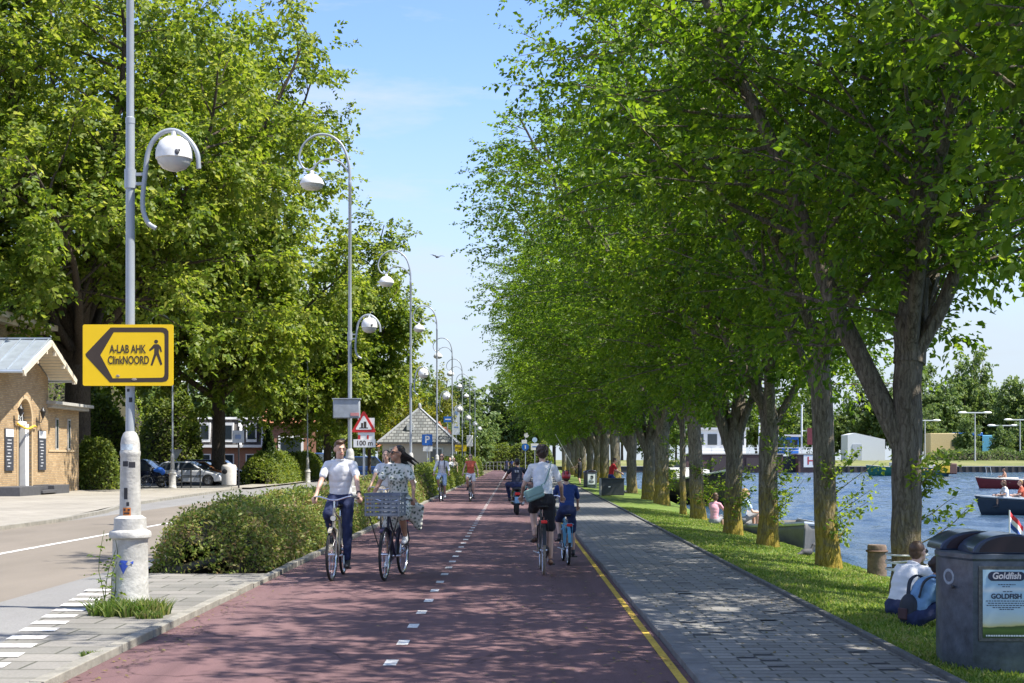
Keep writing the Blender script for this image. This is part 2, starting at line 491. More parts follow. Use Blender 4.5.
tp = m_red.node_tree; bp_ = tp.nodes['Principled BSDF']; src_ = bp_.inputs['Base Color'].links[0].from_socket
cp_ = N(tp, 'ShaderNodeTexCoord')
mpt = N(tp, 'ShaderNodeMapping'); mpt.inputs['Scale'].default_value = (2.6, .035, 1); tp.links.new(cp_.outputs['Object'], mpt.inputs['Vector'])
nt_ = N(tp, 'ShaderNodeTexNoise', Scale=1.0, Detail=5, Roughness=.6); tp.links.new(mpt.outputs[0], nt_.inputs['Vector'])
rt_ = ramp(tp, nt_.outputs['Fac'], [(.34,(.78,.78,.79)),(.5,(1,1,1)),(.68,(1.16,1.14,1.13))])
vc = N(tp, 'ShaderNodeTexVoronoi', feature='DISTANCE_TO_EDGE', Scale=.42); dis = N(tp, 'ShaderNodeTexNoise', Scale=1.6, Detail=6)
va = N(tp, 'ShaderNodeVectorMath', operation='MULTIPLY_ADD'); va.inputs[1].default_value = (.9,.9,0)
tp.links.new(cp_.outputs['Object'], dis.inputs['Vector']); tp.links.new(dis.outputs['Color'], va.inputs[0]); tp.links.new(cp_.outputs['Object'], va.inputs[2]); tp.links.new(va.outputs[0], vc.inputs['Vector'])
rc_ = ramp(tp, vc.outputs['Distance'], [(0.0,(.45,.45,.45)),(.006,(1,1,1))])
ns_ = N(tp, 'ShaderNodeTexNoise', Scale=7, Detail=3); tp.links.new(cp_.outputs['Object'], ns_.inputs['Vector'])
rs_ = ramp(tp, ns_.outputs['Fac'], [(.27,(.62,.62,.62)),(.36,(1,1,1))])
cur = src_
for r__ in (rt_, rc_, rs_):
    m__ = N(tp, 'ShaderNodeMixRGB', blend_type='MULTIPLY'); m__.inputs[0].default_value = 1; tp.links.new(cur, m__.inputs[1]); tp.links.new(r__.outputs['Color'], m__.inputs[2]); cur = m__.outputs[0]
tp.links.new(cur, bp_.inputs['Base Color'])
gx = [-3000, -600, -120, -40, -5, 2.9, 4.6, 5.9, 6.2, 6.6, 7.2, 9, 40, 600, 3000]
gy = [-60, 0, 60, 255, 1000, 4000]
def gz(x, y): return -0.08 if x <= 2.9 else (verge_z(x) - 0.09 if x < 7.2 else -2.4)
tag(MB().grid(gx, gy, gz).build('ground', m_soil, smooth=0), kind='structure')

# red two-way bike path, its markings and kerbs
PL, PR = -3.25, 1.30
strip('bike_path', [(-8, PL, PR), (60, PL, PR), (300, PL, PR)], 0.0, m_red)
wear = ground_mat('worn_white_marking', [(0.32, (0.30,0.27,0.26)), (0.55, (0.68,0.67,0.64))], 3.0, fine=30, grain=0.3)
yel = ground_mat('worn_yellow_marking', [(0.3, (0.42,0.27,0.06)), (0.6, (0.62,0.42,0.07))], 3.0, fine=30, grain=0.3)
mb = MB()
y = 6.0
while y < 120:
    L = 0.32
    mb.add([(-1.02, y, .004), (-0.92, y, .004), (-0.92, y+L, .004), (-1.02, y+L, .004)], [(0,1,2,3)])
    y += 1.22
mb.add([(-1.0,120,.004),(-.94,120,.004),(-.94,200,.004),(-1.0,200,.004)], [(0,1,2,3)])
tag(mb.build('centre_line_markings', wear, smooth=0), kind='structure')
strip('yellow_edge_line', [(4, 1.185, 1.25), (80, 1.185, 1.25)], 0.004, yel)
mb = MB()
rk = random.Random(4)
y = -6.0
while y < 130:                                   # stone edging between path and left paving, a little uneven
    L = 0.98
    dz = rk.uniform(-.008, .008); dx = rk.uniform(-.012, .012)
    mb.box((PL-0.06+dx, y+L/2, 0.0+dz), (0.115, L-0.012, 0.13))
    y += L
tag(mb.build('path_kerb', M_KERB, bevel=0.008), kind='structure')
mb = MB()
y = -6.0
while y < 120:
    L = 0.98
    mb.box((1.40+rk.uniform(-.004,.004), y+L/2, -0.02+rk.uniform(-.004,.004)), (0.19, L-0.008, 0.15))
    y += L
tag(mb.build('walk_kerb', mat('dark_kerb_stone', (0.16,0.155,0.15), 0.9, var=0.25, scale=4, bump=0.2), bevel=0.008), kind='structure')

# grey clinker footpath by the canal
m_walk = brick_mat('grey_clinker', (0.19,0.18,0.165), (0.275,0.262,0.24), (0.08,0.078,0.06), 0.32, 0.16, 0.012, axes='xy', dirt=0.22)
strip('footpath', [(y, 1.495, walk_edge(y)) for y in range(-8, 130, 4)] + [(300, 1.495, 4.4)], 0.035, m_walk)
rb = random.Random(8)                              # odd darker bricks laid across the footpath
mb = MB()
for _ in range(60):
    yy = rb.uniform(7, 26); j = round(yy/0.16)*0.16
    i = rb.randint(0, 4)
    x0 = 1.60 + 0.32*i + (0.16 if round(yy/0.16) % 2 else 0)
    if x0 + .15 > walk_edge(j) - .05: continue
    mb.add([(x0, j+.015, .0385), (x0+.15, j+.015, .0385), (x0+.15, j+.08, .0385), (x0, j+.08, .0385)], [(0,1,2,3)])
tag(mb.build('dark_paving_bricks', mat('dark_clinker', (0.035,0.035,0.04), 0.9), smooth=0), kind='structure')
mb = MB()
y = -6.0
while y < 110:
    L = 0.98; a, b = walk_edge(y), walk_edge(y+L)
    mb.bar((a+.035, y, .02), (b+.035, y+L-.01, .02), 0.06, 0.10)
    y += L
tag(mb.build('footpath_edging', mat('edging_stone', (0.10,0.10,0.095), 0.9, var=0.3), bevel=0.006), kind='structure')

# grass bank down to the water
ys = [-8] + list(np.arange(0, 60, 1.5)) + list(range(60, 300, 12)) + [300]
rg = random.Random(2)
vs, fs = [], []
cols = [0.0, .15, .35, .6, 1.0, 1.5, 2.0, 2.4, 2.7, 2.9, 3.15, 3.55, 4.2]
for y in ys:
    e = walk_edge(y) + .05
    for c in cols:
        x = e + c
        s = 0.0 if y < 45 else min(1.6, (y-45)*0.04)     # the bank swings out a little further on
        vs.append((x + (s if c > 1.0 else 0) + (rg.uniform(-.1,.1) if c > 2 else 0), y, verge_z(3.06 + c) - 0.0 + rg.uniform(-.02,.02)*(c > .3)))
nc = len(cols)
for j in range(len(ys)-1):
    for i in range(nc-1): fs.append((j*nc+i, j*nc+i+1, (j+1)*nc+i+1, (j+1)*nc+i))
tag(MB().add(vs, fs).build('grass_bank', m_lawn, smooth=80), kind='structure')

def grass_blades(name, n, xr, yr, zf, hgt, seed, cols, dens_pow=1.0, keep=None, parent=None):
    rn = np.random.default_rng(seed)
    u = rn.random(n)
    Y = yr[0] * (yr[1]/yr[0])**(u**dens_pow) if yr[0] > 0 else yr[0] + (yr[1]-yr[0])*u
    X = rn.uniform(*xr, n)
    if keep is not None:
        k = keep(X, Y); X, Y = X[k], Y[k]
    n = len(X)
    Z = np.array([zf(x, y) for x, y in zip(X, Y)])
    h = hgt * rn.uniform(.45, 1.25, n)
    a = rn.uniform(0, 2*PI, n); w = 0.0045 * (1 + Y/9) if yr[0] > 0 else np.full(n, 0.006)
    lean = rn.normal(0, .45, (n, 2)) * h[:, None]
    B = np.stack([X, Y, Z-.01], 1)
    d = np.stack([np.cos(a)*w, np.sin(a)*w, np.zeros(n)], 1)
    mid = B + np.stack([lean[:,0]*.35, lean[:,1]*.35, h*.6], 1)
    tip = B + np.stack([lean[:,0], lean[:,1], h], 1)
    V = np.stack([B-d, B+d, mid+d*.7, tip, mid-d*.7], 1).reshape(-1, 3)
    F = np.arange(n)[:, None]*5
    tri = np.concatenate([F+np.array([[0,1,2]]), F+np.array([[0,2,4]]), F+np.array([[4,2,3]])])
    return np_mesh(name, V, tri, leaf_mat('grass_blade_'+name, cols, 0.35, 0.6, patch=1.3), parent)
gcols = [(0.06,0.115,0.013), (0.11,0.19,0.022), (0.19,0.25,0.045), (0.30,0.29,0.10)]
gr = grass_blades('grass', 125000, (3.1, 6.15), (6.5, 46), lambda x, y: verge_z(x - (walk_edge(y)-3.06)) - .004, 0.05, 5, gcols,
                  keep=lambda X, Y: X > np.array([walk_edge(y)+.07 for y in Y]))
tag(gr, kind='stuff')

rl_ = np.random.default_rng(31); n_ = 1500
Yl = 7.5*(40/7.5)**rl_.random(n_); Xl = np.where(rl_.random(n_) < .55, PR-np.abs(rl_.normal(0,.9,n_)), rl_.uniform(1.5, 3.1, n_)); Xl = np.where(rl_.random(n_) < .25, PL+np.abs(rl_.normal(0,.25,n_)), Xl)
Zl = np.where(Xl > 1.5, .041, .008); Zl = np.where((Xl > 1.28) & (Xl <= 1.5), .062, Zl)
from math import tau
al = rl_.uniform(0, tau, n_); dv = np.stack([np.cos(al), np.sin(al), rl_.uniform(.02,.25,n_)], 1)*rl_.uniform(.025,.055,n_)[:, None]; pv = np.stack([-np.sin(al), np.cos(al), np.zeros(n_)], 1)*rl_.uniform(.008,.016,n_)[:, None]
P_ = np.stack([Xl, Yl, Zl], 1)
tag(np_mesh('fallen_leaves', np.stack([P_, P_+dv*.5+pv, P_+dv, P_+dv*.5-pv], 1).reshape(-1, 3), np.arange(n_*4).reshape(-1, 4), leaf_mat('dry_leaves', [(.10,.07,.025),(.2,.15,.04),(.14,.15,.03)], .2, patch=2)), kind='stuff')
# left-hand paving, gutter and road
m_pave = brick_mat('left_concrete_paving', (0.20,0.19,0.165), (0.28,0.26,0.23), (0.09,0.09,0.065), 0.62, 0.42, 0.014, dirt=0.35, coarse=0.6)
def pe(y): return -4.02 - 0.155*(y-11.5) if y < 19.5 else -5.26
strip('left_pavement', [(-8, -3.9, PL-.12), (9, -3.9, PL-.12), (11.5, pe(11.5)-.3, PL-.12), (14, pe(14)-.3, PL-.12), (16.3, pe(16.3)-.3, PL-.12), (19.4, pe(19.4), PL-.12)], 0.03, m_pave)
strip('gutter_strip', [(-8, -5.6, -3.9), (9, -5.6, -3.7), (11.5, -5.65, pe(11.5)), (19.4, -5.75, -5.3), (60, -5.8, -5.3), (110, -5.8, -5.3)], 0.022, m_gutter)
strip('road', [(-8, -11.6, -5.55), (60, -11.6, -5.7), (120, -11.6, -5.7), (240, -11.6, -5.7)], 0.014, m_road)
strip('road_line', [(12, -8.74, -8.6), (34, -8.74, -8.6)], 0.019, wear)
strip('road_edge_line', [(34, -8.74, -8.6), (90, -8.74, -8.6)], 0.019, wear)
mb = MB()
for k in range(13):                               # white block marking along the pavement edge
    y = 10.0 + k*0.56
    x = pe(y) - .14
    mb.add([(x-.17, y, .036), (x+.16, y+.0, .036), (x+.13, y+.26, .036), (x-.20, y+.26, .036)], [(0,1,2,3)])
tag(mb.build('block_marking', wear, smooth=0), kind='structure')
# far side of the road: kerb, pavement of the forecourt
m_fore = brick_mat('forecourt_paving', (0.29,0.265,0.22), (0.34,0.31,0.26), (0.21,0.19,0.155), 0.5, 0.5, 0.01, dirt=0.2, coarse=0.3)
strip('forecourt', [(10, -60, -11.75), (36, -60, -11.75), (48, -60, -13.4), (70, -60, -14.6), (76, -60, -14.9)], 0.09, m_fore)
mb = MB()
edge = [(10, -11.67), (36, -11.67), (42, -12.3), (48, -13.35), (58, -13.95), (70, -14.55), (76, -14.85)]
for (ya, xa), (yb, xb) in zip(edge, edge[1:]): mb.bar((xa, ya, .045), (xb, yb, .045), .16, .12)
tag(mb.build('forecourt_kerb', M_KERB), kind='structure')
strip('road_mouth', [(36, -11.9, -11.55), (42, -12.3, -11.55), (48, -13.3, -11.55), (70, -14.5, -11.55), (76, -14.8, -11.55), (110, -15.2, -11.55), (120, -14, -11.55)], 0.010, m_gutter)
strip('car_park', [(76.1, -70, -14.9), (140, -70, -16.2)], 0.02, m_dark_asph)
strip('side_pavement', [(76.2, -15.9, -14.3), (90, -16.4, -14.4), (112, -17.0, -14.9), (135, -17.5, -15.4)], 0.10, m_fore)

# canal water and the far bank
mw, tw, bw = nodes('canal_water')
cw = N(tw, 'ShaderNodeTexCoord')
mpw = N(tw, 'ShaderNodeMapping'); mpw.inputs['Scale'].default_value = (1.0, 0.55, 1); mpw.inputs['Rotation'].default_value = (0, 0, R(20))
tw.links.new(cw.outputs['Object'], mpw.inputs['Vector'])
n1 = N(tw, 'ShaderNodeTexNoise', Scale=0.55, Detail=8, Roughness=0.62); n2 = N(tw, 'ShaderNodeTexNoise', Scale=3.2, Detail=6, Roughness=0.7)
tw.links.new(mpw.outputs[0], n1.inputs['Vector']); tw.links.new(mpw.outputs[0], n2.inputs['Vector'])
b1 = N(tw, 'ShaderNodeBump', Strength=0.5, Distance=0.4); b2 = N(tw, 'ShaderNodeBump', Strength=0.9, Distance=0.12)
tw.links.new(n1.outputs['Fac'], b1.inputs['Height']); tw.links.new(n2.outputs['Fac'], b2.inputs['Height'])
tw.links.new(b1.outputs['Normal'], b2.inputs['Normal']); tw.links.new(b2.outputs['Normal'], bw.inputs['Normal'])
rw = ramp(tw, n1.outputs['Fac'], [(0.3, (0.022,0.05,0.09)), (0.7, (0.05,0.09,0.14))])
tw.links.new(rw.outputs['Color'], bw.inputs['Base Color'])
bw.inputs['Roughness'].default_value = 0.12; bw.inputs['IOR'].default_value = 1.33
wx = np.concatenate([[6.0], np.arange(6.3, 40, .24), np.arange(40, 100, .6), [104, 140, 300, 1500]]); wy = np.concatenate([[-60, 0, 8], np.arange(11, 60, .22), np.arange(60, 140, .5), np.arange(140, 258, 1.3), [262]])
XX, YY = np.meshgrid(wx, wy); ZZ = np.full_like(XX, WATER_Z); rwv = np.random.default_rng(9)
for lam, amp in ((6.5,.030),(4.1,.026),(3.0,.034),(2.2,.030),(1.6,.024),(1.2,.013),(.9,.010)):
    for _ in range(3):
        a = R(205) + rwv.normal(0, .5); k_ = 2*PI/(lam*rwv.uniform(.85,1.2))
        ph = k_*(XX*math.cos(a)+YY*math.sin(a))+rwv.uniform(0, 6)
        ZZ += amp*1.15*(1-2*np.abs(np.sin(ph/2)))*(.6+.4*np.sin(XX*.21*rwv.uniform(.6,1.4)+YY*.13+rwv.uniform(0,6)))
ZZ[XX > 101] = WATER_Z; ZZ[(YY < 10) | (YY > 257)] = WATER_Z
nx_, ny_ = len(wx), len(wy); ii = (np.arange(ny_-1)[:, None]*nx_+np.arange(nx_-1)[None, :]).ravel()
tag(np_mesh('canal_water', np.stack([XX.ravel(), YY.ravel(), ZZ.ravel()], 1), np.stack([ii, ii+1, ii+nx_+1, ii+nx_], 1), mw, smooth=True), kind='structure')
FB = 256
m_farlawn = ground_mat('far_lawn', [(0.3, (0.10,0.13,0.03)), (0.7, (0.21,0.20,0.08))], 0.12, fine=8)
tag(MB().grid([5.2, 60, 90, 200, 1500], [FB+.6, FB+9, FB+20, FB+60, 4000], lambda x, y: 0.45 if y < FB+5 else (1.2 if y < FB+12 else 1.5)).build('far_bank', m_farlawn, smooth=60), kind='structure')
m_quay = mat('dark_sheet_piling', (0.055,0.05,0.045), 0.8, var=0.3, scale=0.6)
mb = MB()
mb.box((500, FB+.3, -0.6), (989, .6, 2.0))
x = 60
while x < 260:
    mb.box((x, FB-.06, -.6), (.5, .14, 1.9)); x += 1.2
q = mb.build('quay_wall', m_quay, smooth=0); tag(q, 'low dark sheet piled quay along the far bank of the canal', 'quay wall')
cp = MB().box((500, FB+.28, .44), (989.2, .8, .12)).build('coping', M_CONC, q)
# ------------------------------------------------------------------ trees and hedges
def leaves_np(P, A, Nn, S, rn, wid=0.62, fold=0.25):
    """one folded diamond leaf per row: P foot, A axis, Nn facing, S length"""
    n = len(P)
    A = A / np.linalg.norm(A, axis=1, keepdims=True)
    side = np.cross(A, Nn); side /= np.linalg.norm(side, axis=1, keepdims=True) + 1e-9
    up = np.cross(side, A)
    S = S[:, None]
    mid = P + A*S*.45
    L = mid - side*S*wid*.5 + up*S*fold*.5
    Rr = mid + side*S*wid*.5 + up*S*fold*.5
    T = P + A*S - up*S*.12
    V = np.stack([P, L, T, Rr], 1).reshape(-1, 3)
    F = np.arange(n)[:, None]*4
    return V, np.concatenate([F + np.array([[0,2,1]]), F + np.array([[0,3,2]])])

class Tree:
    def __init__(self, seed):
        self.r = random.Random(seed); self.rn = np.random.default_rng(seed)
        self.mb = MB(); self.tw = []                    # twigs: (start, dir, length)
    def limb(self, a, d, L, r0, n=8, wander=.12, lift=0.0, r1=None, ok=None):
        r = self.r; a = Vector(a); d = Vector(d).normalized()
        pts, rad = [a.copy()], [r0]
        r1 = r0*.25 if r1 is None else r1
        for i in range(n):
            d = (d + Vector((r.gauss(0,wander), r.gauss(0,wander), r.gauss(0,wander*.6) + lift))).normalized()
            if ok is not None and i > n*.35 and not ok(a + d*L/n*1.3): break
            a = a + d*L/n
            pts.append(a.copy()); rad.append(r0 + (r1-r0)*((i+1)/n)**.8)
        rad[-1] = min(rad[-1], .03)
        self.mb.tube(pts, rad, 10 if r0 > .12 else (6 if r0 > .03 else 4))
        return pts, rad
    def at(self, pts, t):
        k = min(int(t*(len(pts)-1)), len(pts)-2); f = t*(len(pts)-1)-k
        return pts[k].lerp(pts[k+1], f), (pts[k+1]-pts[k]).normalized()
    def clothe(self, pts, rad, t0, nsec, seclen, ntw, twl, ok=None, droop=-.035, ang=(.75, 1.25)):
        """second-order branches and twigs along a limb"""
        r = self.r
        for i in range(nsec):
            t = t0 + (1-t0)*(i+r.random())/nsec
            p, d = self.at(pts, min(t, .999))
            o = d.orthogonal().normalized(); o.rotate(Matrix.Rotation(r.uniform(0, 2*PI), 3, d))
            a = r.uniform(*ang)
            dd = d*math.cos(a) + o*math.sin(a)
            L = seclen*(1.15-.6*t)*r.uniform(.6, 1.2)
            if ok is not None:
                for _ in range(5):
                    if ok(p + dd*L): break
                    L *= .72
                if not ok(p + dd*L*.4): continue
            if L < .35: L = .35
            rr = max(.008, .028*L/2.5)
            sp, sr = self.limb(p, dd, L, rr, 6, .13, droop, .005)
            m = max(3, int(ntw*L/seclen))
            for j in range(m):
                tt = .12 + .88*(j+r.random())/m
                q, e = self.at(sp, min(tt, .999))
                o = e.orthogonal().normalized(); o.rotate(Matrix.Rotation(r.uniform(0, 2*PI), 3, e))
                f = (e*.55 + o*.85 + Vector((0,0,-.15))).normalized()
                self.tw.append((q, f, twl*r.uniform(.6, 1.25)))
            self.tw.append((sp[-1], (sp[-1]-sp[-2]).normalized(), twl))
    def leaf_mesh(self, name, per, size, mat_, parent, wid=.62, spread=.03, flat=.6, droop=.35):
        rn = self.rn
        P0 = np.array([tuple(a) for a, d, l in self.tw]); D = np.array([tuple(d) for a, d, l in self.tw]); L = np.array([l for a, d, l in self.tw])
        n = len(P0)*per
        idx = np.repeat(np.arange(len(P0)), per)
        t = np.tile((np.arange(per)+.5)/per, len(P0)) + rn.normal(0, .03, n)
        sgn = np.tile(np.where(np.arange(per) % 2, 1., -1.), len(P0))
        nrm = np.stack([rn.normal(0,.45,len(P0)), rn.normal(0,.45,len(P0)), np.ones(len(P0))], 1)[idx]
        d = D[idx]
        pos = P0[idx] + d*(t*L[idx])[:, None] + np.array([0,0,-1.])*(droop*.35*(t**2)*L[idx])[:, None] + rn.normal(0, spread, (n, 3))
        s = np.cross(d, nrm); s /= np.linalg.norm(s, axis=1, keepdims=True)+1e-9
        ax = d*.55 + s*sgn[:, None]*.9 + rn.normal(0,.28,(n,3)) + np.array([0,0,-droop])
        nn = nrm*flat + rn.normal(0,.42,(n,3))
        V, F = leaves_np(pos, ax, nn, size*rn.uniform(.5,1.35,n), rn, wid)
        return np_mesh(name, V, F, mat_, parent)

LC_ELM = [(0.036,0.084,0.009), (0.066,0.134,0.012), (0.104,0.18,0.016), (0.15,0.22,0.026)]
LC_BIG = [(0.055,0.10,0.012), (0.105,0.165,0.018), (0.165,0.22,0.026), (0.235,0.265,0.058)]
m_elm = leaf_mat('elm_leaves', LC_ELM, 0.55, patch=.5)
m_bigleaf = leaf_mat('broad_tree_leaves', LC_BIG, 0.48, patch=.28)
m_yellowleaf = leaf_mat('yellow_green_leaves', [(0.08,0.11,0.012),(0.15,0.17,0.018),(0.23,0.23,0.03)], 0.45, patch=.3)
m_darkleaf = leaf_mat('dark_leaves', [(0.016,0.036,0.009),(0.030,0.060,0.012),(0.055,0.09,0.018)], 0.35, patch=.2)
m_bark = bark_mat('elm_bark', (0.075,0.065,0.048), (0.31,0.27,0.20), 0.9)
m_bark_grey = bark_mat('grey_elm_bark', (0.07,0.06,0.047), (0.28,0.24,0.185), 0.5, (0,2.6))
m_bark_big = bark_mat('brown_bark', (0.045,0.036,0.028), (0.15,0.12,0.09))
m_sprout = leaf_mat('sprout_leaves', [(0.06,0.11,0.012),(0.12,0.19,0.02),(0.2,0.26,0.035)], 0.5, patch=1.2)

def trunk_flare(r): return [(0, r*1.45), (.12, r*1.22), (.35, r*1.06)]
def elm(seed, label, loc, r=.27, fork=2.6, height=13, rad_l=5.3, rad_r=3.7, low=3.7, lean=(0,0), stem=None, nleaf=22, lsize=.105, dens=1.0, shoots=10, shoot_z=(.3,2.4), bark=None, group='elms in a row on the canal bank', rz=0):
    T = Tree(seed); rr = T.r
    root = thing('elm_tree', label, 'tree', loc, rz, group)
    n = 9
    pts, rad = [], []
    for i in range(n+1):
        z = fork*i/n
        pts.append(Vector((lean[0]*z/fork + rr.gauss(0,.012), lean[1]*z/fork + rr.gauss(0,.012), z)))
        rad.append(r*(1.0 + .42*math.exp(-z/.16)) * (1-.10*i/n))
    pts[0].z = -.35
    T.mb.tube(pts + [pts[-1]+Vector((lean[0]*.1,lean[1]*.1,.35))], rad + [r*.25], 16)
    top = pts[-1]
    def ok(p):
        if p.z > height or p.z < low - .4: return False
        h = (p.z - low)/(height - low)
        k = math.sqrt(max(0.02, 1-((h-.47)/.66)**2))
        rx = (rad_l if p.x < 0 else rad_r)*k
        ry = 4.0*k
        return (p.x/rx)**2 + (p.y/ry)**2 < 1
    limbs = stem or []
    if not limbs:
        k = rr.randint(4, 5); a0 = rr.uniform(0, 6)
        for i in range(k):
            a = a0 + 2*PI*i/k + rr.uniform(-.3,.3)
            tilt = rr.uniform(.28, .62)
            limbs.append((fork-.25*i*.6, (math.cos(a)*math.sin(tilt), math.sin(a)*math.sin(tilt), math.cos(tilt)), (height-fork)*rr.uniform(.78, 1.0), r*rr.uniform(.42, .62)))
    for z0, d, L, r0 in limbs:
        k = min(n, max(1, int(z0/fork*n)))
        lp, lr = T.limb(pts[k] + Vector((0,0,-.1)), d, L, r0, 10, .075, .015, .03, ok)
        T.clothe(lp, lr, .16, int(46*dens*L/9), 3.1, 18, .62, ok)
    # short leafy branches low on the limbs
    for _ in range(int(8*dens)):
        a = rr.uniform(0, 2*PI); z0 = rr.uniform(low-.3, low+1.4)
        p = Vector((top.x, top.y, min(z0, fork+.6))) if z0 > fork else pts[min(n, int(z0/fork*n))]
        sp, sr = T.limb(p, (math.cos(a), math.sin(a), .35), rr.uniform(1.2, 2.6), .025, 6, .12, -.04, .006)
        for j in range(11):
            q, e = T.at(sp, .2+.8*j/11)
            o = e.orthogonal().normalized(); o.rotate(Matrix.Rotation(rr.uniform(0,2*PI), 3, e))
            T.tw.append((q, (e*.5+o), .5))
    T.mb.build('trunk', bark or m_bark, root, smooth=60)
    T.leaf_mesh('crown', nleaf, lsize, m_elm, root)
    if shoots: sprouts(T, root, pts, r, shoots, shoot_z)
    return root
def sprouts(T, root, pts, r, k, zr, size=.085):
    """leafy suckers growing straight from the bark"""
    rr = T.r
    H = pts[-1].z
    for _ in range(k):
        S = Tree(rr.randint(0, 9999))
        z = rr.uniform(*zr); a = rr.gauss(-.2, 1.1)
        c = pts[min(len(pts)-1, max(0, int(z/H*(len(pts)-1))))]
        p = Vector((c.x+math.cos(a)*r*.8, c.y+math.sin(a)*r*.8, z))
        sp, _r = S.limb(p, (math.cos(a)*.7, math.sin(a)*.7, rr.uniform(.2,.9)), rr.uniform(.35,.95), .009, 5, .12, .03, .003)
        for j in range(6):
            q, e = S.at(sp, .12+.88*j/6)
            o = e.orthogonal().normalized(); o.rotate(Matrix.Rotation(rr.uniform(0,2*PI), 3, e))
            S.tw.append((q, e*.8+o*.7, .22))
        sh = S.mb.build('sucker_shoot', m_bark, root)
        S.leaf_mesh('leaves', 8, size, m_sprout, sh)

def broad_tree(name, seed, label, loc, height, rad, low, r, limbs, lsize, nleaf, lm, bark=None, group=None, sec=16, ntw=16, twl=1.1, fork=None, ry=None, seclen=None):
    """a big spreading park tree"""
    T = Tree(seed); rr = T.r
    root = thing(name, label, 'tree', loc, 0, group)
    fork = fork or low*.9
    n = 7; pts, rads = [], []
    for i in range(n+1):
        z = fork*i/n
        pts.append(Vector((rr.gauss(0,.03*r), rr.gauss(0,.03*r), z))); rads.append(r*(1+.45*math.exp(-z/(.9*r)))*(1-.12*i/n))
    pts[0].z = -.3
    T.mb.tube(pts, rads, 14)
    ry = ry or rad
    def ok(p):
        h = (p.z-low)/(height-low)
        if h < -.08 or h > 1: return False
        k = math.sqrt(max(.02, 1-((h-.45)/.58)**2))
        return (p.x/(rad*k))**2 + (p.y/(ry*k))**2 < 1
    a0 = rr.uniform(0, 6)
    for i in range(limbs):
        a = a0 + 2*PI*i*.382*1.618 + rr.uniform(-.25,.25)
        tilt = .15 + 1.0*((i+.5)/limbs)**.9
        z0 = fork - (fork*.18)*(i/limbs)
        d = Vector((math.cos(a)*math.sin(tilt), math.sin(a)*math.sin(tilt), math.cos(tilt)))
        L = (height-fork)*.93 if tilt < .5 else min((height-fork)*.9, rad*1.1/math.sin(tilt)*.92)
        lp, lr = T.limb((pts[-1].x, pts[-1].y, z0-.1), d, L*rr.uniform(.85,1.02), r*rr.uniform(.34,.55), 10, .085, .03, .05, ok)
        T.clothe(lp, lr, .2, sec, seclen or rad*.55, ntw, twl, ok)
    T.mb.build('trunk', bark or m_bark_big, root, smooth=60)
    T.leaf_mesh('crown', nleaf, lsize, lm, root, wid=.75, spread=.09, flat=.8)
    return root

# the row of elms on the bank (right)
T1 = elm(11, 'thick forked elm with rope tied round its trunk behind the seated couple', (4.91, 17.5, -.12), r=.19, fork=3.4, height=13.5, low=3.6, rad_l=7.2, rad_r=3.8, bark=m_bark_grey,
         stem=[(2.0, (-.42,.1,.9), 9.5, .15), (3.3, (.06,.1,1), 9.5, .2), (3.2, (.38,-.25,.85), 7.5, .11), (3.3, (-.1,-.55,.9), 7.0, .1), (3.0, (.25,.5,.85), 7.5, .1)], shoots=9, shoot_z=(.6,1.6))
T2 = elm(23, 'straight elm with orange lichen and a spray of shoots, next beyond the rope tied elm', (5.0, 22.3, -.13), r=.185, fork=3.6, height=13.5, rad_l=7.4, lean=(-.12,.05), shoots=12, shoot_z=(.4,1.6))
T3 = elm(37, 'bushy elm with leafy shoots all up its trunk beside the rowing boat', (5.05, 27.8, -.13), r=.20, fork=2.7, height=14, rad_l=7.0, shoots=16, shoot_z=(.4,2.6))
T4 = elm(41, 'elm forking low in a V with a yellow lichened trunk', (4.96, 31.8, -.12), r=.205, fork=2.3, height=14, rad_l=7.0, lean=(.05,0), shoots=8,
         stem=[(1.9, (-.45,-.05,.9), 10, .14), (2.3, (.12,.1,1), 10.5, .17), (2.2, (.35,-.3,.9), 8, .1), (2.2, (-.1,.5,.9), 8.5, .1)])
NEARTREES = [T1, T2, T3, T4]
# the last elm this side, its trunk just outside the picture, and one behind the camera's right
T0 = elm(53, 'nearest elm whose leafy branches hang into the top right corner', (5.7, 10.8, -.2), r=.26, fork=3.4, height=12.5, rad_l=3.6, rad_r=4, low=3.9, shoots=0, lsize=.115, dens=.8)
TB = elm(59, 'elm beside the camera shading the foreground of the path', (6.4, 6.6, -.2), r=.26, fork=3.8, height=12.5, rad_l=3.2, rad_r=4, low=4.9, shoots=0, dens=.7)
row = [(5.4, 41.1, T2, 'elm with a grey trunk just left of the lock wall in the canal side row', .95, 1.2),
       (5.75, 54.4, T3, 'broad ivy speckled elm just right of the moored launch stern', 1.1, 2.9),
       (5.72, 59.8, T4, 'elm standing in bright lichen yellow beside the moored launch', 1.0, .6),
       (5.95, 70.8, T1, 'elm right of the man in the red shirt', 1.05, 2.2),
       (6.5, 81.7, T2, 'elm just behind the bench of the man in red', 1.05, 4.2),
       (6.4, 91, T3, 'elm behind the poster bin on the bank', 1.0, 5.0), (6.5, 101, T4, 'elm beyond the poster bin, first of the distant yellow trunks', 1.0, 1.7),
       (6.6, 112, T1, 'second of the distant yellow trunked elms beyond the poster bin', 1.0, 3.3), (6.7, 124, T2, 'third of the distant elms beyond the poster bin', 1.0, .3),
       (6.8, 138, T3, 'fourth of the distant elms beyond the poster bin', 1.0, 2.0), (7.0, 154, T4, 'fifth of the distant elms closing over the footpath', 1.0, 5.6),
       (7.2, 172, T1, 'sixth of the distant elms closing over the footpath', 1.0, 4.0), (7.4, 192, T2, 'farthest elm of the canal side row', 1.0, 1.0)]
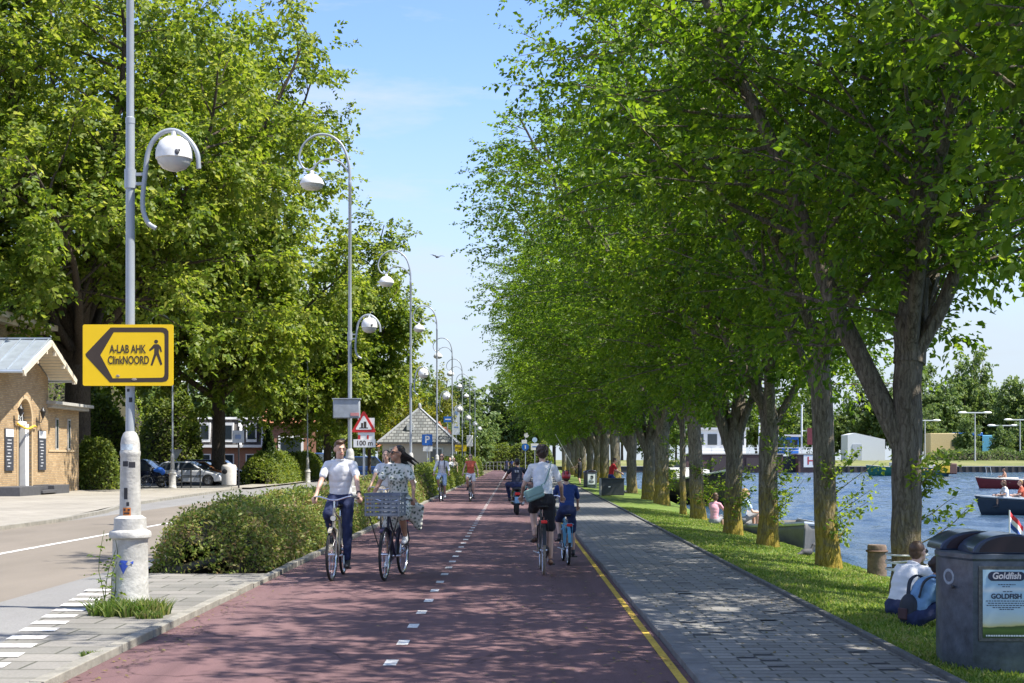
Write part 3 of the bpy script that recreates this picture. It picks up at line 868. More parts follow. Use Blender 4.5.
for x, y, src, lab, s, rz in row:
    s_ = s*(1.0 if y < 50 else 1.1 if y < 75 else 1.32)
    dup(src, (x - (.5 if y > 75 else 0), y, -.15), math.sin(rz*5)*.35, lab, (s_*1.22, s_, s_), skip='sucker_shoot' if y > 58 else None)
elm(67, 'thin young elm between two thicker trunks near the moored launch', (5.3, 44, -.15), r=.10, fork=3.2, height=9, rad_l=2.4, rad_r=2.4, shoots=4, dens=.5)

# big trees over the forecourt (left)
broad_tree('lime_tree', 71, 'huge old tree with a thick dark trunk rising beside the brick gatehouse', (-23.4, 75, 0), 34, 15.5, 5.5, .72, 16, .30, 22, m_bigleaf, sec=26, ntw=24, twl=1.5, fork=8)
broad_tree('lime_tree', 73, 'tall spreading tree behind the parked cars, second from the gatehouse', (-19.2, 91, 0), 34, 9.6, 5.0, .45, 14, .29, 22, m_bigleaf, sec=25, ntw=23, twl=1.4, fork=6.5)
broad_tree('lime_tree', 79, 'tall tree with a rounded crown behind the tallest lamp arms, nearest the open sky', (-14.0, 105, 0), 23, 7.6, 3.8, .3, 11, .28, 22, m_bigleaf, sec=24, ntw=22, twl=1.3, fork=4.5)
broad_tree('lime_tree', 83, 'leafy tree low over the road at the far left of the forecourt', (-33, 66, 0), 22, 8, 4.5, .5, 10, .29, 20, m_bigleaf, sec=24, ntw=22, twl=1.3)
broad_tree('acacia_tree', 89, 'small yellow green tree left of the slate roofed kiosk', (-12.2, 118, 0), 12.5, 4.6, 3.4, .16, 8, .2, 20, m_yellowleaf, sec=13, ntw=13, twl=.9)
broad_tree('acacia_tree', 91, 'pale yellow green tree rising behind the kiosk roof', (-8.8, 128, 0), 13.5, 3.8, 3.4, .14, 7, .2, 20, m_yellowleaf, sec=13, ntw=13, twl=.9)
# ------------------------------------------------------------------ hedges and planting on the left
from mathutils import noise as mn
m_hedge = leaf_mat('hedge_leaves', [(0.065,0.11,0.02),(0.13,0.19,0.033),(0.21,0.24,0.055),(0.27,0.19,0.09)], 0.3, patch=1.6)
m_hedge2 = leaf_mat('green_hedge_leaves', [(0.06,0.10,0.015),(0.11,0.16,0.022),(0.19,0.22,0.04)], 0.4, patch=.6)
m_core = mat('hedge_twigs', (0.045,0.042,0.022), 0.95, var=.3, scale=5)
def hedge(name, label, cat, line, w, h, n, size, lm, seed, group=None, lump=.9, amp=.28, low=.04):
    """clipped or loose hedge along a line [(x, y)]: leafy shell round a mass of twigs"""
    rn = np.random.default_rng(seed)
    root = thing(name, label, cat, (line[0][0], line[0][1], 0), 0, group)
    P = [Vector((x-line[0][0], y-line[0][1])) for x, y in line]
    seg = [(b-a).length for a, b in zip(P, P[1:])]; tot = sum(seg)
    def frame(s):
        for a, b, l in zip(P, P[1:], seg):
            if s <= l or b is P[-1]: break
            s -= l
        d = (b-a).normalized()
        return a + d*s, Vector((d.y, -d.x))
    def shape(s, u):
        """height of the top at distance s along, u across in -1..1"""
        e = min(s, tot-s)/(w*.5); endf = 1 if e > 1 else math.sqrt(max(0, 1-(1-e)**2))
        c, nrm = frame(s); q = c + nrm*u*w*.5
        k = (mn.noise(Vector((q.x*lump, q.y*lump, seed))) + .5*mn.noise(Vector((q.x*lump*2.7, q.y*lump*2.7, seed+5))))
        return h*(max(0, 1-abs(u)**3.2))**.5*(.22+.78*endf)*(1+amp*k), q, nrm, endf
    mb = MB(); ns = max(10, int(tot/.6)); nu = 10
    vs, fs = [], []
    for i in range(ns+1):
        for j in range(nu+1):
            s = .10+(tot-.20)*i/ns; u = -1+2*j/nu
            z, q, nr, ef = shape(s, u*.95)
            q2 = frame(s)[0] + nr*u*w*.5*.84*(.12+.88*ef)
            vs.append((q2.x, q2.y, max(.02, z*.84) if 0 < j < nu else 0.02))
    for i in range(ns):
        for j in range(nu): fs.append((i*(nu+1)+j, (i+1)*(nu+1)+j, (i+1)*(nu+1)+j+1, i*(nu+1)+j+1))
    mb.add(vs, fs); mb.build('twigs', m_core, root, smooth=60)
    S = rn.random(n)*tot
    pos, nn = [], []
    for k in range(n):
        u = rn.uniform(-1, 1); u = np.sign(u)*abs(u)**.75
        z, q, nr, ef = shape(S[k], u)
        side = nr*u*(w*.5)*(.12+.88*ef)
        q2 = frame(S[k])[0] + side
        zz = z*(1-.95*rn.random()**1.8*(abs(u)**2.0)) - rn.random()**2*.12
        zz = max(low, zz) + (rn.random() < .06)*rn.random()*.16
        pos.append((q2.x, q2.y, zz)); nn.append((nr.x*u*1.1, nr.y*u*1.1, .75))
    pos = np.array(pos) + rn.normal(0, .035, (n, 3)); nn = np.array(nn) + rn.normal(0, .5, (n, 3))
    pos[:, 2] = np.maximum(pos[:, 2], .02)
    ax = rn.normal(0, 1, (n, 3)) + nn*.5
    V, F = leaves_np(pos, ax, nn, size*rn.uniform(.55, 1.35, n), rn, .6)
    np_mesh('foliage', V, F, lm, root)
    return root
hedge('hedge', 'loose yellow green hedge with reddish tips behind the sign carrying lamp post', 'hedge', [(-4.3, 19.3), (-4.3, 33)], 1.75, .87, 52000, .062, m_hedge, 1, 'hedges along the bike path')
hedge('hedge', 'hedge behind the two riders who talk side by side', 'hedge', [(-4.25, 33.2), (-4.2, 56)], 1.6, .95, 30000, .085, m_hedge, 2, 'hedges along the bike path')
hedge('hedge', 'farther green hedge below the blue parking sign', 'hedge', [(-4.3, 59), (-4.15, 92)], 1.7, 1.25, 24000, .11, m_hedge2, 3, 'hedges along the bike path')
hedge('hedge', 'farthest hedge beside the path end with pale leaves', 'hedge', [(-4.4, 96), (-4.3, 150)], 1.9, 1.7, 16000, .17, m_hedge2, 4, 'hedges along the bike path')
hedge('shrub_bank', 'sunny bank of green creepers beyond the white round bin', 'shrub', [(-15.9, 87), (-16.9, 118)], 2.5, 1.75, 34000, .17, m_hedge2, 5, None, .5, .4)
hedge('shrub', 'ivy smothered stump standing on the creeper bank', 'shrub', [(-17.4, 97), (-16.6, 97)], 1.7, 4.2, 9000, .17, m_darkleaf, 6, None, .8, .3)
hedge('shrub', 'dark bush at the foot of the gatehouse annex', 'shrub', [(-22.0, 70.8), (-20.6, 72.2)], 2.2, 2.9, 8000, .16, m_hedge2, 7, None, .8, .35)
bush_spots = [(-29, 98, 4.2, 6.5, m_hedge2, 'tall sunlit bush behind the dark parked car'), (-25.5, 104, 4.5, 7.2, m_hedge2, 'bright green bush right of the thick tree trunk'),
              (-36, 92, 6, 7.5, m_hedge2, 'dark thicket behind the gatehouse')]
for i, (x, y, w_, h_, lm_, lab) in enumerate(bush_spots):
    hedge('bush', lab, 'bush', [(x-w_*.5, y), (x+w_*.5, y)], w_, h_, 9000, .24, lm_, 20+i, None, .45, .4)

# grass tuft and climbing weed round the lamp foot
def tuft(x, y, rad, n, hgt, label, seed):
    o = grass_blades('grass_tuft', n, (x-rad, x+rad), (y-rad*.8, y+rad*.8), lambda a, b: .03, hgt, seed, [(0.035,0.075,0.01),(0.07,0.135,0.018),(0.15,0.20,0.04),(.22,.2,.08)],
                     keep=lambda X, Y: ((X-x)/rad)**2 + ((Y-y)/(rad*.8))**2 < 1 - .5*np.abs(np.sin(X*17)*np.cos(Y*13)))
    return tag(o, label, 'grass tuft')
tuft(-3.92, 14.25, .42, 2400, .15, 'lush grass tuft at the foot of the sign carrying lamp post', 3)
tuft(-3.62, 13.9, .13, 350, .08, 'small weed tuft on the paving before the lamp foot', 5)
tuft(-4.55, 16.4, .16, 260, .07, 'thin weeds at the edge of the white block marking', 6)
tuft(-3.38, 11.2, .10, 140, .05, 'sparse weeds in a paving joint by the path kerb', 7)
S = Tree(77); wr = thing('climbing_weed', 'leafy weed climbing up the left of the lamp foot', 'weed', (-4.22, 14.55, .03))
for k in range(4):
    sp, _ = S.limb((random.Random(k).uniform(-.05,.05), 0, 0), (.12*(k-1.5)*.4, -.05, 1), .55+.1*k, .006, 6, .1, .02, .003)
    for j in range(9):
        q, e = S.at(sp, .05+.93*j/9); o = e.orthogonal(); o.rotate(Matrix.Rotation(j*2.4, 3, e)); S.tw.append((q, e*.4+o, .1))
S.mb.build('stem', mat('green_stem', (0.09,0.12,0.03), .7), wr); S.leaf_mesh('foliage', 5, .05, m_sprout, wr, spread=.01)

# ------------------------------------------------------------------ street lamps
def lamp_post(label, loc, hook=True, arm=True, stickers=False, group='scroll armed lamp posts along the bike path', hz=.0):
    t = thing('street_lamp', label, 'street lamp', loc, 0, group)
    b = MB().lathe([(.215,-.05),(.215,.06),(.2,.08),(.197,.14),(.188,.17),(.18,.72),(.185,.74),(.215,.76),(.22,.79),(.21,.82),(.17,.84),(.165,.96),(.12,.99)], 32)
    b.build('base', M_LAMPW, t, smooth=35)
    MB().lathe([(.110,.97),(.100,1.60),(.102,1.61),(.106,1.63),(.106,1.66),(.099,1.67),(.099,1.74),(.09,1.80),(.07,1.85),(.05,1.87)], 28).build('post_sleeve', M_LAMPW, t, smooth=35)
    MB().lathe([(.048,1.84),(.046,5.1),(.049,5.1),(.049,5.16),(.039,5.17),(.038,8.05),(.044,8.06),(.044,8.16),(.036,8.2)], 20).build('pole', M_LAMP, t, smooth=35)
    if arm:
        pts = arc((-.62,0,8.62), .62, -42, 0, 3)[:0] + curve_pts([(0,0,8.1),(-.02,0,8.55),(-.16,0,9.0),(-.45,0,9.26),(-.8,0,9.28),(-1.08,0,9.08),(-1.2,0,8.78),(-1.12,0,8.53),(-.95,0,8.46),(-.82,0,8.56),(-.84,0,8.68)], 6)
        MB().tube(pts, [.036-.016*i/(len(pts)-1) for i in range(len(pts))], 10).build('scroll_arm', M_LAMP, t)
        pts = curve_pts([(0,0,8.35),(-.2,0,8.62),(-.48,0,8.72),(-.76,0,8.62),(-.9,0,8.42)], 6)
        MB().tube(pts, .022, 8).build('brace_arm', M_LAMP, t)
        hd = MB().lathe([(.03,.30),(.05,.28),(.055,.22),(.14,.19),(.24,.10),(.285,0),(.285,-.03),(.27,-.04)], 28, (-.9,0,8.14)).build('lamp_head', mat('lamp_shade_white', (.72,.72,.7), .4), t, smooth=50)
        MB().lathe([(.265,-.035),(.24,-.10),(.15,-.15),(.02,-.165)], 24, (-.9,0,8.14)).build('diffuser', mat('lamp_glass', (.55,.56,.55), .15, var=.05), hd, smooth=60)
    if hook:
        pts = curve_pts([(.27,0,4.0+hz),(.18,0,4.07+hz),(.13,0,4.25+hz),(.16,0,4.6+hz),(.2,0,4.84+hz),(.31,0,4.99+hz),(.46,0,5.03+hz),(.6,0,4.95+hz),(.7,0,4.8+hz),(.72,0,4.63+hz)], 6)
        MB().tube(pts, .025, 10).build('hook_bracket', M_LAMP, t)
        MB().bar((.0,0,4.57+hz),(.16,0,4.57+hz),.025,.03).bar((.0,0,4.47+hz),(.15,0,4.47+hz),.025,.03).cyl((0,0,4.42+hz),(0,0,4.62+hz),.06).build('clamp', M_LAMP, t)
        hd = MB().cyl((.46,0,5.02+hz),(.46,0,4.92+hz),.03).lathe([(.045,.17),(.09,.165),(.15,.12),(.182,.05),(.19,0),(.19,-.06),(.18,-.065)], 28, (.46,0,4.79+hz)).build('lamp_head', mat('lamp_shade_white', (.72,.72,.7), .4), t, smooth=50)
        MB().ell((.53,-.175,4.77+hz), (.028,.012,.03)).ell((.555,-.17,4.79+hz),(.012,.012,.012)).build('catch', mat('grey_catch', (.1,.1,.11), .5), hd)
        MB().lathe([(.176,-.063),(.165,-.11),(.12,-.16),(.05,-.185),(.005,-.19)], 24, (.46,0,4.79+hz)).build('diffuser', mat('lamp_glass', (.55,.56,.55), .15, var=.05), hd, smooth=60)
    if stickers:
        def sticker(z, a, w, h, m, r=.108):
            mb = MB(); n = 6
            vs = []
            for i in range(n+1):
                q = R(a) + (i/n-.5)*w/r
                for zz in (z-h/2, z+h/2): vs.append((r*math.sin(q), -r*math.cos(q), zz))
            return mb.add(vs, [(2*i, 2*i+2, 2*i+3, 2*i+1) for i in range(n)]).build('sticker', m, t)
        bk = mat('black_sticker', (.02,.02,.025), .5, var=.3)
        sticker(1.53, -14, .06, .055, bk, .1027); sticker(1.52, 26, .07, .06, bk, .1028); sticker(1.22, -10, .04, .12, bk, .1074); sticker(1.11, 2, .03, .04, bk, .109)
        so = sticker(1.03, -4, .085, .085, mat('orange_sticker', (.55,.17,.03), .5), .1105)
        MB().box((-.03,-.1107,1.05),(.02,.004,.02)).box((.015,-.1112,1.05),(.022,.004,.02)).box((-.008,-.1117,1.015),(.06,.004,.015)).build('mark', bk, so)
        sticker(2.2, 20, .035, .05, bk, .0495); sticker(2.3, -10, .03, .03, bk, .0495)
        pale = mat('torn_sticker', (.55,.62,.66), .6, var=.35, scale=18)
        sticker(1.705, -10, .14, .06, pale, .1005)
        blue = mat('blue_graffiti', (.03,.08,.42), .5)
        r = .192
        def on(a, z): return (r*math.sin(a/r), -r*math.cos(a/r), z)
        pl = [(-.075,.49),(-.05,.53),(.03,.525),(.005,.49),(.03,.47),(.005,.44),(-.02,.385)]
        pl2 = [(.04,.50),(.085,.525),(.08,.485),(.06,.50)]
        MB().add([on(*p) for p in pl], [tuple(range(7))]).add([on(*p) for p in pl2], [(0,1,2,3)]).build('graffiti_patch', blue, t, smooth=0)
    return t
LX = [-4.03, -3.88, -3.80, -3.85, -3.9, -3.95, -3.95, -4.0]
L1 = lamp_post('nearest pale lamp post with the yellow arrow sign and stickers on its base', (LX[0], 14.7, .03), stickers=True)
L2 = lamp_post('scroll armed lamp post carrying a grey box, second along the path', (LX[1], 33.1, 0))
names = ['third lamp post, its foot by the woman rider, before the slate roofed kiosk', 'fourth lamp post along the path, right of the kiosk', 'fifth lamp post along the path, beside the white banner',
         'sixth lamp post along the path, among the far signs', 'seventh lamp post along the path with a white box halfway up', 'farthest lamp post along the path before the far trees']
for k, nm in enumerate(names): dup(L2, (LX[k+2], 33.1+18.4*(k+1), 0), 0, nm)
lamp_post('tall grey lamp post at the car park entrance beside the dark car', (-18.3, 75, .1), hook=False, group=None)
for k, (x, y, lab) in enumerate([(-14.6, 99, 'slim lamp post standing behind the creeper bank'), (-27.5, 118, 'white lamp with two heads far behind the car park')]):
    lp = lamp_post(lab, (x, y, 0), hook=False, arm=(k == 0), group=None)
    if k: MB().bar((-.5,0,8.2),(.5,0,8.2),.1,.08).ell((-.7,0,8.2),(.3,.14,.08)).ell((.7,0,8.2),(.3,.14,.08)).build('lamp_head', M_WHITE, lp)

# ------------------------------------------------------------------ signs
Y_SIGN = mat('yellow_sign_face', (0.93,0.60,0.006), 0.4, var=.04, scale=2, spec=.4)
BK = mat('sign_black', (0.05,0.032,0.02), 0.5, var=.12)
t = thing('direction_sign', 'yellow detour sign with black arrow outline and walking figure on the nearest lamp post', 'sign', (-4.01, 14.7-.085, 2.695))
def rrect(w, h, r, n=5):
    out = []
    for cx, cy, a in ((w/2-r, h/2-r, 0), (-w/2+r, h/2-r, 90), (-w/2+r, -h/2+r, 180), (w/2-r, -h/2+r, 270)):
        out += [(cx+r*math.cos(R(a+90*i/n)), cy+r*math.sin(R(a+90*i/n))) for i in range(n+1)]
    return out
MB().prism(rrect(.945,.64,.02), (-.02,0,0), (1,0,0), (0,0,1), -.012).build('panel', Y_SIGN, t, smooth=0)
MB().bar((-.02,.02,.2),(-.02,.06,.2),.2,.04).bar((-.02,.02,-.2),(-.02,.06,-.2),.2,.04).build('bracket', M_STEEL, t)
S_ = .945/557.   # the sign's own drawing units
def sp(u, v): return ((u-302)*S_-.02, (282-v)*S_)
outer = [sp(40,275), sp(195,112), sp(515,112), sp(538,118), sp(551,135), sp(552,160), sp(552,410), sp(549,430), sp(538,443), sp(515,448), sp(190,450), sp(45,292)]
inner = [sp(132,282), sp(215,141), sp(500,141), sp(517,144), sp(525,153), sp(527,170), sp(527,395), sp(524,410), sp(516,419), sp(500,421), sp(208,425)]
bm = bmesh.new()
def loop(pts): 
    v = [bm.verts.new((p[0], -.001, p[1])) for p in pts]
    return [bm.edges.new((v[i], v[(i+1)%len(v)])) for i in range(len(v))]
eds = loop(outer) + loop(inner)
bmesh.ops.triangle_fill(bm, use_beauty=True, use_dissolve=False, edges=eds)
me = bpy.data.meshes.new('arrow_outline'); bm.to_mesh(me); bm.free(); me.materials.append(BK)
ao = bpy.data.objects.new('arrow_outline', me); COL.objects.link(ao); ao.parent = t
fig = MB()
fy = -.001
def q(u, v): a = sp(u, v); return (a[0], fy, a[1])
fig.add([(q(475,199)[0]+.0205*math.cos(2*PI*i/18), fy, q(475,199)[2]+.0205*math.sin(2*PI*i/18)) for i in range(18)], [tuple(range(18))])
fig.add([q(*p) for p in [(462,215),(490,215),(505,232),(511,262),(503,264),(493,240),(492,268),(514,338),(502,346),(477,282),(452,348),(441,343),(463,272),(464,240),(436,258),(431,250)]], [tuple(range(16))])
fig.build('walking_figure', BK, t, smooth=0)
a = sp(300,247); b = sp(305,315)
text('lettering', 'A-LAB AHK', .120, (a[0], -.0015, a[1]), (R(90),0,R(0)), BK, t, bold=.0022, sx=.62)
text('lettering', 'ClinkNOORD', .118, (b[0], -.0015, b[1]), (R(90),0,R(0)), BK, t, bold=.0022, sx=.62)
MB().ell((sp(240,410)[0],-.002,sp(240,410)[1]),(.02,.002,.014)).ell((sp(340,432)[0],-.002,sp(340,432)[1]),(.028,.002,.014)).build('scuff', mat('scuffed_metal', (.3,.25,.2), .6, var=.4, scale=30), t)

RED = mat('sign_red', (0.55,0.02,0.02), 0.4); SBLUE = mat('sign_blue', (0.02,0.14,0.50), 0.4); SYEL = mat('sign_yellow', (0.85,0.62,0.02), .4)
t = thing('control_box', 'grey box back with red label strapped on the second lamp post', 'box', (LX[1]-.05, 33.0, 2.8))
MB().box((0,-.12,0),(.62,.2,.44)).build('case', mat('box_grey', (.33,.36,.40), .5), t, bevel=.02)
MB().box((0,-.12,.235),(.66,.24,.025)).build('lid', mat('box_grey', (.33,.36,.40), .5), t)
MB().box((.2,-.224,-.13),(.2,.006,.07)).build('red_label', mat('faded_red_label', (.6,.25,.25), .5), t)
t = thing('warning_sign', 'red bordered warning triangle with a 100 m plate on its own post', 'sign', (-4.5, 42, 0))
MB().cyl((0,0,0),(0,0,3.0),.035).build('post', M_STEEL, t)
MB().box((.07,-.045,2.53),(.5,.015,.66)).build('backing_board', M_WHITE, t)
tri = [(-.34,-.27),(.34,-.27),(.36,-.23),(.03,.35),(-.03,.35),(-.36,-.23)]
MB().prism(tri, (0,-.058,2.7), (1,0,0), (0,0,1), .014).build('triangle', RED, t, smooth=0)
MB().prism([(x*.66, z*.66-.012) for x, z in tri], (0,-.0745,2.7), (1,0,0), (0,0,1), .003).build('triangle_face', M_WHITE, t, smooth=0)
MB().box((-.05,-.078,2.64),(.06,.004,.14)).box((.04,-.078,2.66),(.08,.004,.18)).box((0,-.078,2.56),(.26,.004,.03)).build('pictogram', BK, t)
MB().box((-.14,-.058,2.28),(.07,.006,.13)).box((.12,-.058,2.28),(.05,.006,.13)).build('board_marks', RED, t)
pl = MB().box((.02,-.062,2.1),(.66,.012,.24)).build('distance_plate', M_WHITE, t)
text('lettering', '100 m', .2, (.02,-.0695,2.1), (R(90),0,0), BK, pl, bold=.004)
t = thing('parking_sign', 'square blue parking sign with a white P on a thin post', 'sign', (-4.65, 75, 0))
MB().cyl((0,0,0),(0,0,3.0),.03).build('post', M_STEEL, t)
f = MB().prism(rrect(.56,.6,.05), (0,-.035,2.68), (1,0,0), (0,0,1), .014).build('panel', SBLUE, t, smooth=0)
text('lettering', 'P', .52, (0,-.051,2.68), (R(90),0,0), M_WHITE, f, bold=.012)
MB().box((.03,-.04,2.2),(.5,.012,.26)).build('sub_plate', M_WHITE, t)
t = thing('banner', 'tall white banner hanging on a post before the far trees', 'banner', (-5.3, 128, 0))
MB().cyl((0,0,0),(0,0,6.9),.06).build('post', M_WHITE, t); MB().box((.02,-.09,5.2),(.62,.04,2.6)).build('cloth', mat('banner_cloth', (.62,.68,.78), .8), t)
MB().box((.02,-.113,5.9),(.3,.004,.3)).box((.02,-.113,4.6),(.4,.004,.12)).build('mark', mat('pale_blue_mark', (.2,.32,.6), .6), t)
t = thing('road_sign', 'small blue sign board beside the white banner', 'sign', (-5.9, 124, 0))
MB().cyl((0,0,0),(0,0,5.6),.05).build('post', M_STEEL, t); MB().box((.05,-.06,5.2),(.75,.03,.5)).build('panel', SBLUE, t); MB().box((.05,-.077,5.2),(.5,.004,.1)).build('mark', M_WHITE, t)
t = thing('direction_sign', 'bright yellow sign board low among the far lamp posts', 'sign', (-4.55, 118, 0))
MB().cyl((-.4,0,0),(-.4,0,2.9),.04).cyl((.4,0,0),(.4,0,2.9),.04).build('post', M_STEEL, t); MB().box((0,-.05,2.6),(1.1,.03,.55)).build('panel', SYEL, t); MB().box((-.1,-.067,2.62),(.6,.004,.07)).box((.05,-.067,2.5),(.4,.004,.06)).build('mark', BK, t)
t = thing('control_box', 'white box fixed to the seventh lamp post', 'box', (LX[6], 124.9, 3.3))
MB().box((0,-.16,0),(.55,.3,1.0)).build('case', M_WHITE, t, bevel=.03); MB().bar((0,-.02,0),(0,.06,0),.3,.1).build('strap', M_STEEL, t)
t = thing('road_sign', 'round blue path sign with a small yellow plate at the far end of the kerb', 'sign', (1.05, 130, 0))
MB().cyl((0,0,0),(0,0,4.1),.04).build('post', M_STEEL, t)
MB().cyl((0,-.04,2.8),(0,-.06,2.8),.34,seg=24).build('disc', SBLUE, t); MB().cyl((.1,-.04,3.9),(.1,-.06,3.9),.22,seg=20).box((-.1,-.05,3.3),(.5,.02,.35)).build('upper_plate', M_WHITE, t)
MB().box((0,-.066,2.8),(.1,.006,.34)).build('mark', M_WHITE, t)
t = thing('road_sign', 'white square sign below a small round one at the far end of the footpath', 'sign', (1.95, 132, 0))
MB().cyl((0,0,0),(0,0,3.7),.04).build('post', M_STEEL, t)
MB().box((0,-.05,2.85),(.72,.02,.62)).build('panel', M_WHITE, t); MB().cyl((0,-.04,3.5),(0,-.06,3.5),.24,seg=20).build('disc', mat('pale_blue_disc', (.45,.6,.8), .4), t)
MB().box((0,-.063,2.85),(.45,.004,.1)).build('mark', SBLUE, t)
t = thing('road_sign', 'grey back of a square sign on a black post by the white round bin', 'sign', (-14.75, 75, .1))
MB().cyl((0,0,0),(0,0,3.3),.045).build('post', M_BLACK, t); MB().box((-.02,-.05,2.75),(.62,.02,.66)).build('panel', mat('sign_back_grey', (.16,.19,.24), .5), t)
MB().box((-.02,-.063,2.75),(.3,.004,.22)).build('mark', mat('sign_back_blue', (.06,.1,.2), .5), t)
t = thing('yield_sign', 'small white triangle sign pointing down above the silver car', 'sign', (-22.2, 92, 0))
MB().cyl((0,0,0),(0,0,2.3),.03).build('post', M_STEEL, t); MB().prism([(-.42,.3),(.42,.3),(0,-.42)], (0,-.05,2.0), (1,0,0), (0,0,1), .015).build('triangle', mat('faded_white_sign', (.7,.66,.62), .5), t, smooth=0)

# ------------------------------------------------------------------ bins
def poster_bin(label, loc, rz, poster, group=None):
    t = thing('litter_bin', label, 'litter bin', loc, rz, group)
    m_bin = mat('bin_grey_blue', (0.095,0.112,0.14), 0.42, 0.2, var=.5, scale=7, bump=.12, bscale=30, coat=.25, detail=12)
    w, d, c = .44, .44, .20
    def octo(k): return [(-.24*k,-d*k),(.24*k,-d*k),(.37*k,-.1*k),(.37*k,.1*k),(.24*k,d*k),(-.24*k,d*k),(-.37*k,.1*k),(-.37*k,-.1*k)]
    n = 8; vs, fs = [], []
    rings = [(.0,.97),(.06,.97),(.10,1.0),(.93,1.0),(.95,1.03),(.985,1.03),(.99,1.0)]
    for z, k in rings: vs += [(x, y, z) for x, y in octo(k)]
    for i in range(len(rings)-1): fs += [(i*n+j, i*n+(j+1)%n, (i+1)*n+(j+1)%n, (i+1)*n+j) for j in range(n)]
    fs.append(tuple(range(n-1,-1,-1))); fs.append(tuple((len(rings)-1)*n+j for j in range(n)))
    MB().add(vs, fs).build('body', m_bin, t, smooth=25)
    # two rounded hoods over the openings, front and back
    for y0, y1, hx in ((-.43,-.02,.05), (.02,.43,-.07)):
        prof = [(-.29,0)] + [((.29)*math.cos(R(180-180*i/16)), .165*math.sin(R(180*i/16))) for i in range(1,16)] + [(.29,0)]
        h = MB().prism(prof, (hx, y1, .988), (1,0,0), (0,0,1), (y1-y0)).build('hood', mat('bin_hood_blue', (0.03,0.045,0.085), 0.3, 0.2, var=.2, coat=.3), t, smooth=50, bevel=.012)
        prof2 = [(-.24,.012)] + [(.24*math.cos(R(180-180*i/14)), .138*math.sin(R(180*i/14))+.006) for i in range(1,14)] + [(.24,.012)]
        MB().prism(prof2, (hx, y0-.0015, .992), (1,0,0), (0,0,1), .004).build('opening', mat('bin_mouth', (0.022,0.010,0.016), .5), h)
    t.scale = (1, 1, .91)
    f = MB().box((0,-d-.008,.585),(.40,.014,.61)).build('poster_frame', mat('poster_frame_dark', (.10,.10,.09), .5, var=.5, scale=25), t)
    y = -d-.0175
    if poster == 'festival':
        m, tn, bb = nodes('festival_poster')
        co = N(tn, 'ShaderNodeTexCoord'); sx = N(tn, 'ShaderNodeSeparateXYZ'); tn.links.new(co.outputs['Object'], sx.inputs[0])
        n = N(tn, 'ShaderNodeTexNoise', Scale=9, Detail=5); mpn = N(tn, 'ShaderNodeMapping'); mpn.inputs['Scale'].default_value = (.5,1,1)
        tn.links.new(co.outputs['Object'], mpn.inputs['Vector']); tn.links.new(mpn.outputs[0], n.inputs['Vector'])
        ad = N(tn, 'ShaderNodeMath', operation='MULTIPLY_ADD'); ad.inputs[1].default_value = .10; tn.links.new(n.outputs['Fac'], ad.inputs[0])
        mr = N(tn, 'ShaderNodeMapRange'); mr.inputs['From Min'].default_value = .305; mr.inputs['From Max'].default_value = .865
        tn.links.new(sx.outputs['Z'], mr.inputs['Value']); tn.links.new(mr.outputs[0], ad.inputs[2])
        r = ramp(tn, ad.outputs[0], [(0.05,(.03,.06,.012)),(0.17,(.10,.17,.025)),(0.22,(.05,.09,.02)),(0.235,(.62,.55,.22)),(0.30,(.60,.66,.55)),(0.45,(.50,.66,.74)),(0.7,(.42,.60,.72)),(0.76,(.68,.74,.76)),(0.82,(.36,.55,.70)),(1,(.42,.60,.70))])
        tn.links.new(r.outputs['Color'], bb.inputs['Base Color']); bb.inputs['Roughness'].default_value = .35
        p = MB().box((0,y,.585),(.345,.004,.555)).build('poster', m, t, smooth=0)
        navy = mat('poster_navy', (.02,.025,.06), .5)
        MB().prism(rrect(.27,.075,.034), (0,y-.004,.81), (1,0,0), (0,0,1), .002).build('title_plate', navy, p, smooth=0)
        text('lettering', 'Goldfish', .074, (0,y-.0065,.812), (R(90),0,0), mat('poster_cream', (.8,.72,.7), .5), p, bold=.002, sx=.85, shear=.15)
        text('lettering', 'GOLDFISH', .056, (0,y-.0045,.645), (R(90),0,0), navy, p, bold=.0016, sx=.86)
        rr = random.Random(3)
        for k, (zz, ww) in enumerate([(.742,.12),(.725,.06),(.685,.05),(.608,.30),(.59,.27),(.572,.29),(.555,.2),(.54,.1)]):
            mb = MB(); x = -ww/2
            while x < ww/2:
                l = rr.uniform(.008,.022); mb.box((x+l/2,y-.003,zz),(l,.002,.0065)); x += l+.006
            mb.build('small_print', navy, p)
        mb = MB(); x = -.15
        while x < .15:
            l = rr.uniform(.01,.02); mb.box((x+l/2,y-.003,.325),(l,.002,.012)); x += l+.004
        mb.build('small_print', M_WHITE, p)
        g = MB().torus((-.345,-.17,.78),.055,.012,(.94,.36,0),24,6,.12).build('graffiti_ring', mat('faint_white_paint', (.30,.33,.37), .6, var=.3, scale=25), t)
        MB().ell((-.332,-.22,.70),(.004,.04,.012)).build('keyhole_cover', M_BLACK, t)
    else:
        p = MB().box((0,y,.58),(.42,.004,.64)).build('poster', mat('poster_white', (.66,.68,.7), .5, var=.05), t, smooth=0)
        MB().ell((.02,y-.003,.66),(.085,.002,.12)).ell((0,y-.003,.42),(.15,.002,.10)).build('portrait', mat('portrait_grey', (.16,.17,.18), .6, var=.5, scale=20), p)
        MB().ell((.02,y-.005,.755),(.09,.002,.05)).ell((.085,y-.005,.7),(.03,.002,.08)).build('portrait_hair', M_BLACK, p)
    return t
poster_bin('large grey litter bin with a festival poster beside the seated couple', (3.67, 10.85, .0), R(-2), 'festival')
poster_bin('dark litter bin with a black and white portrait poster far down the footpath', (4.35, 80, -.02), R(6), 'portrait')
t = thing('box_bench', 'low dark metal box on the bank with the red shirted man on it', 'box', (4.35, 62, .0))
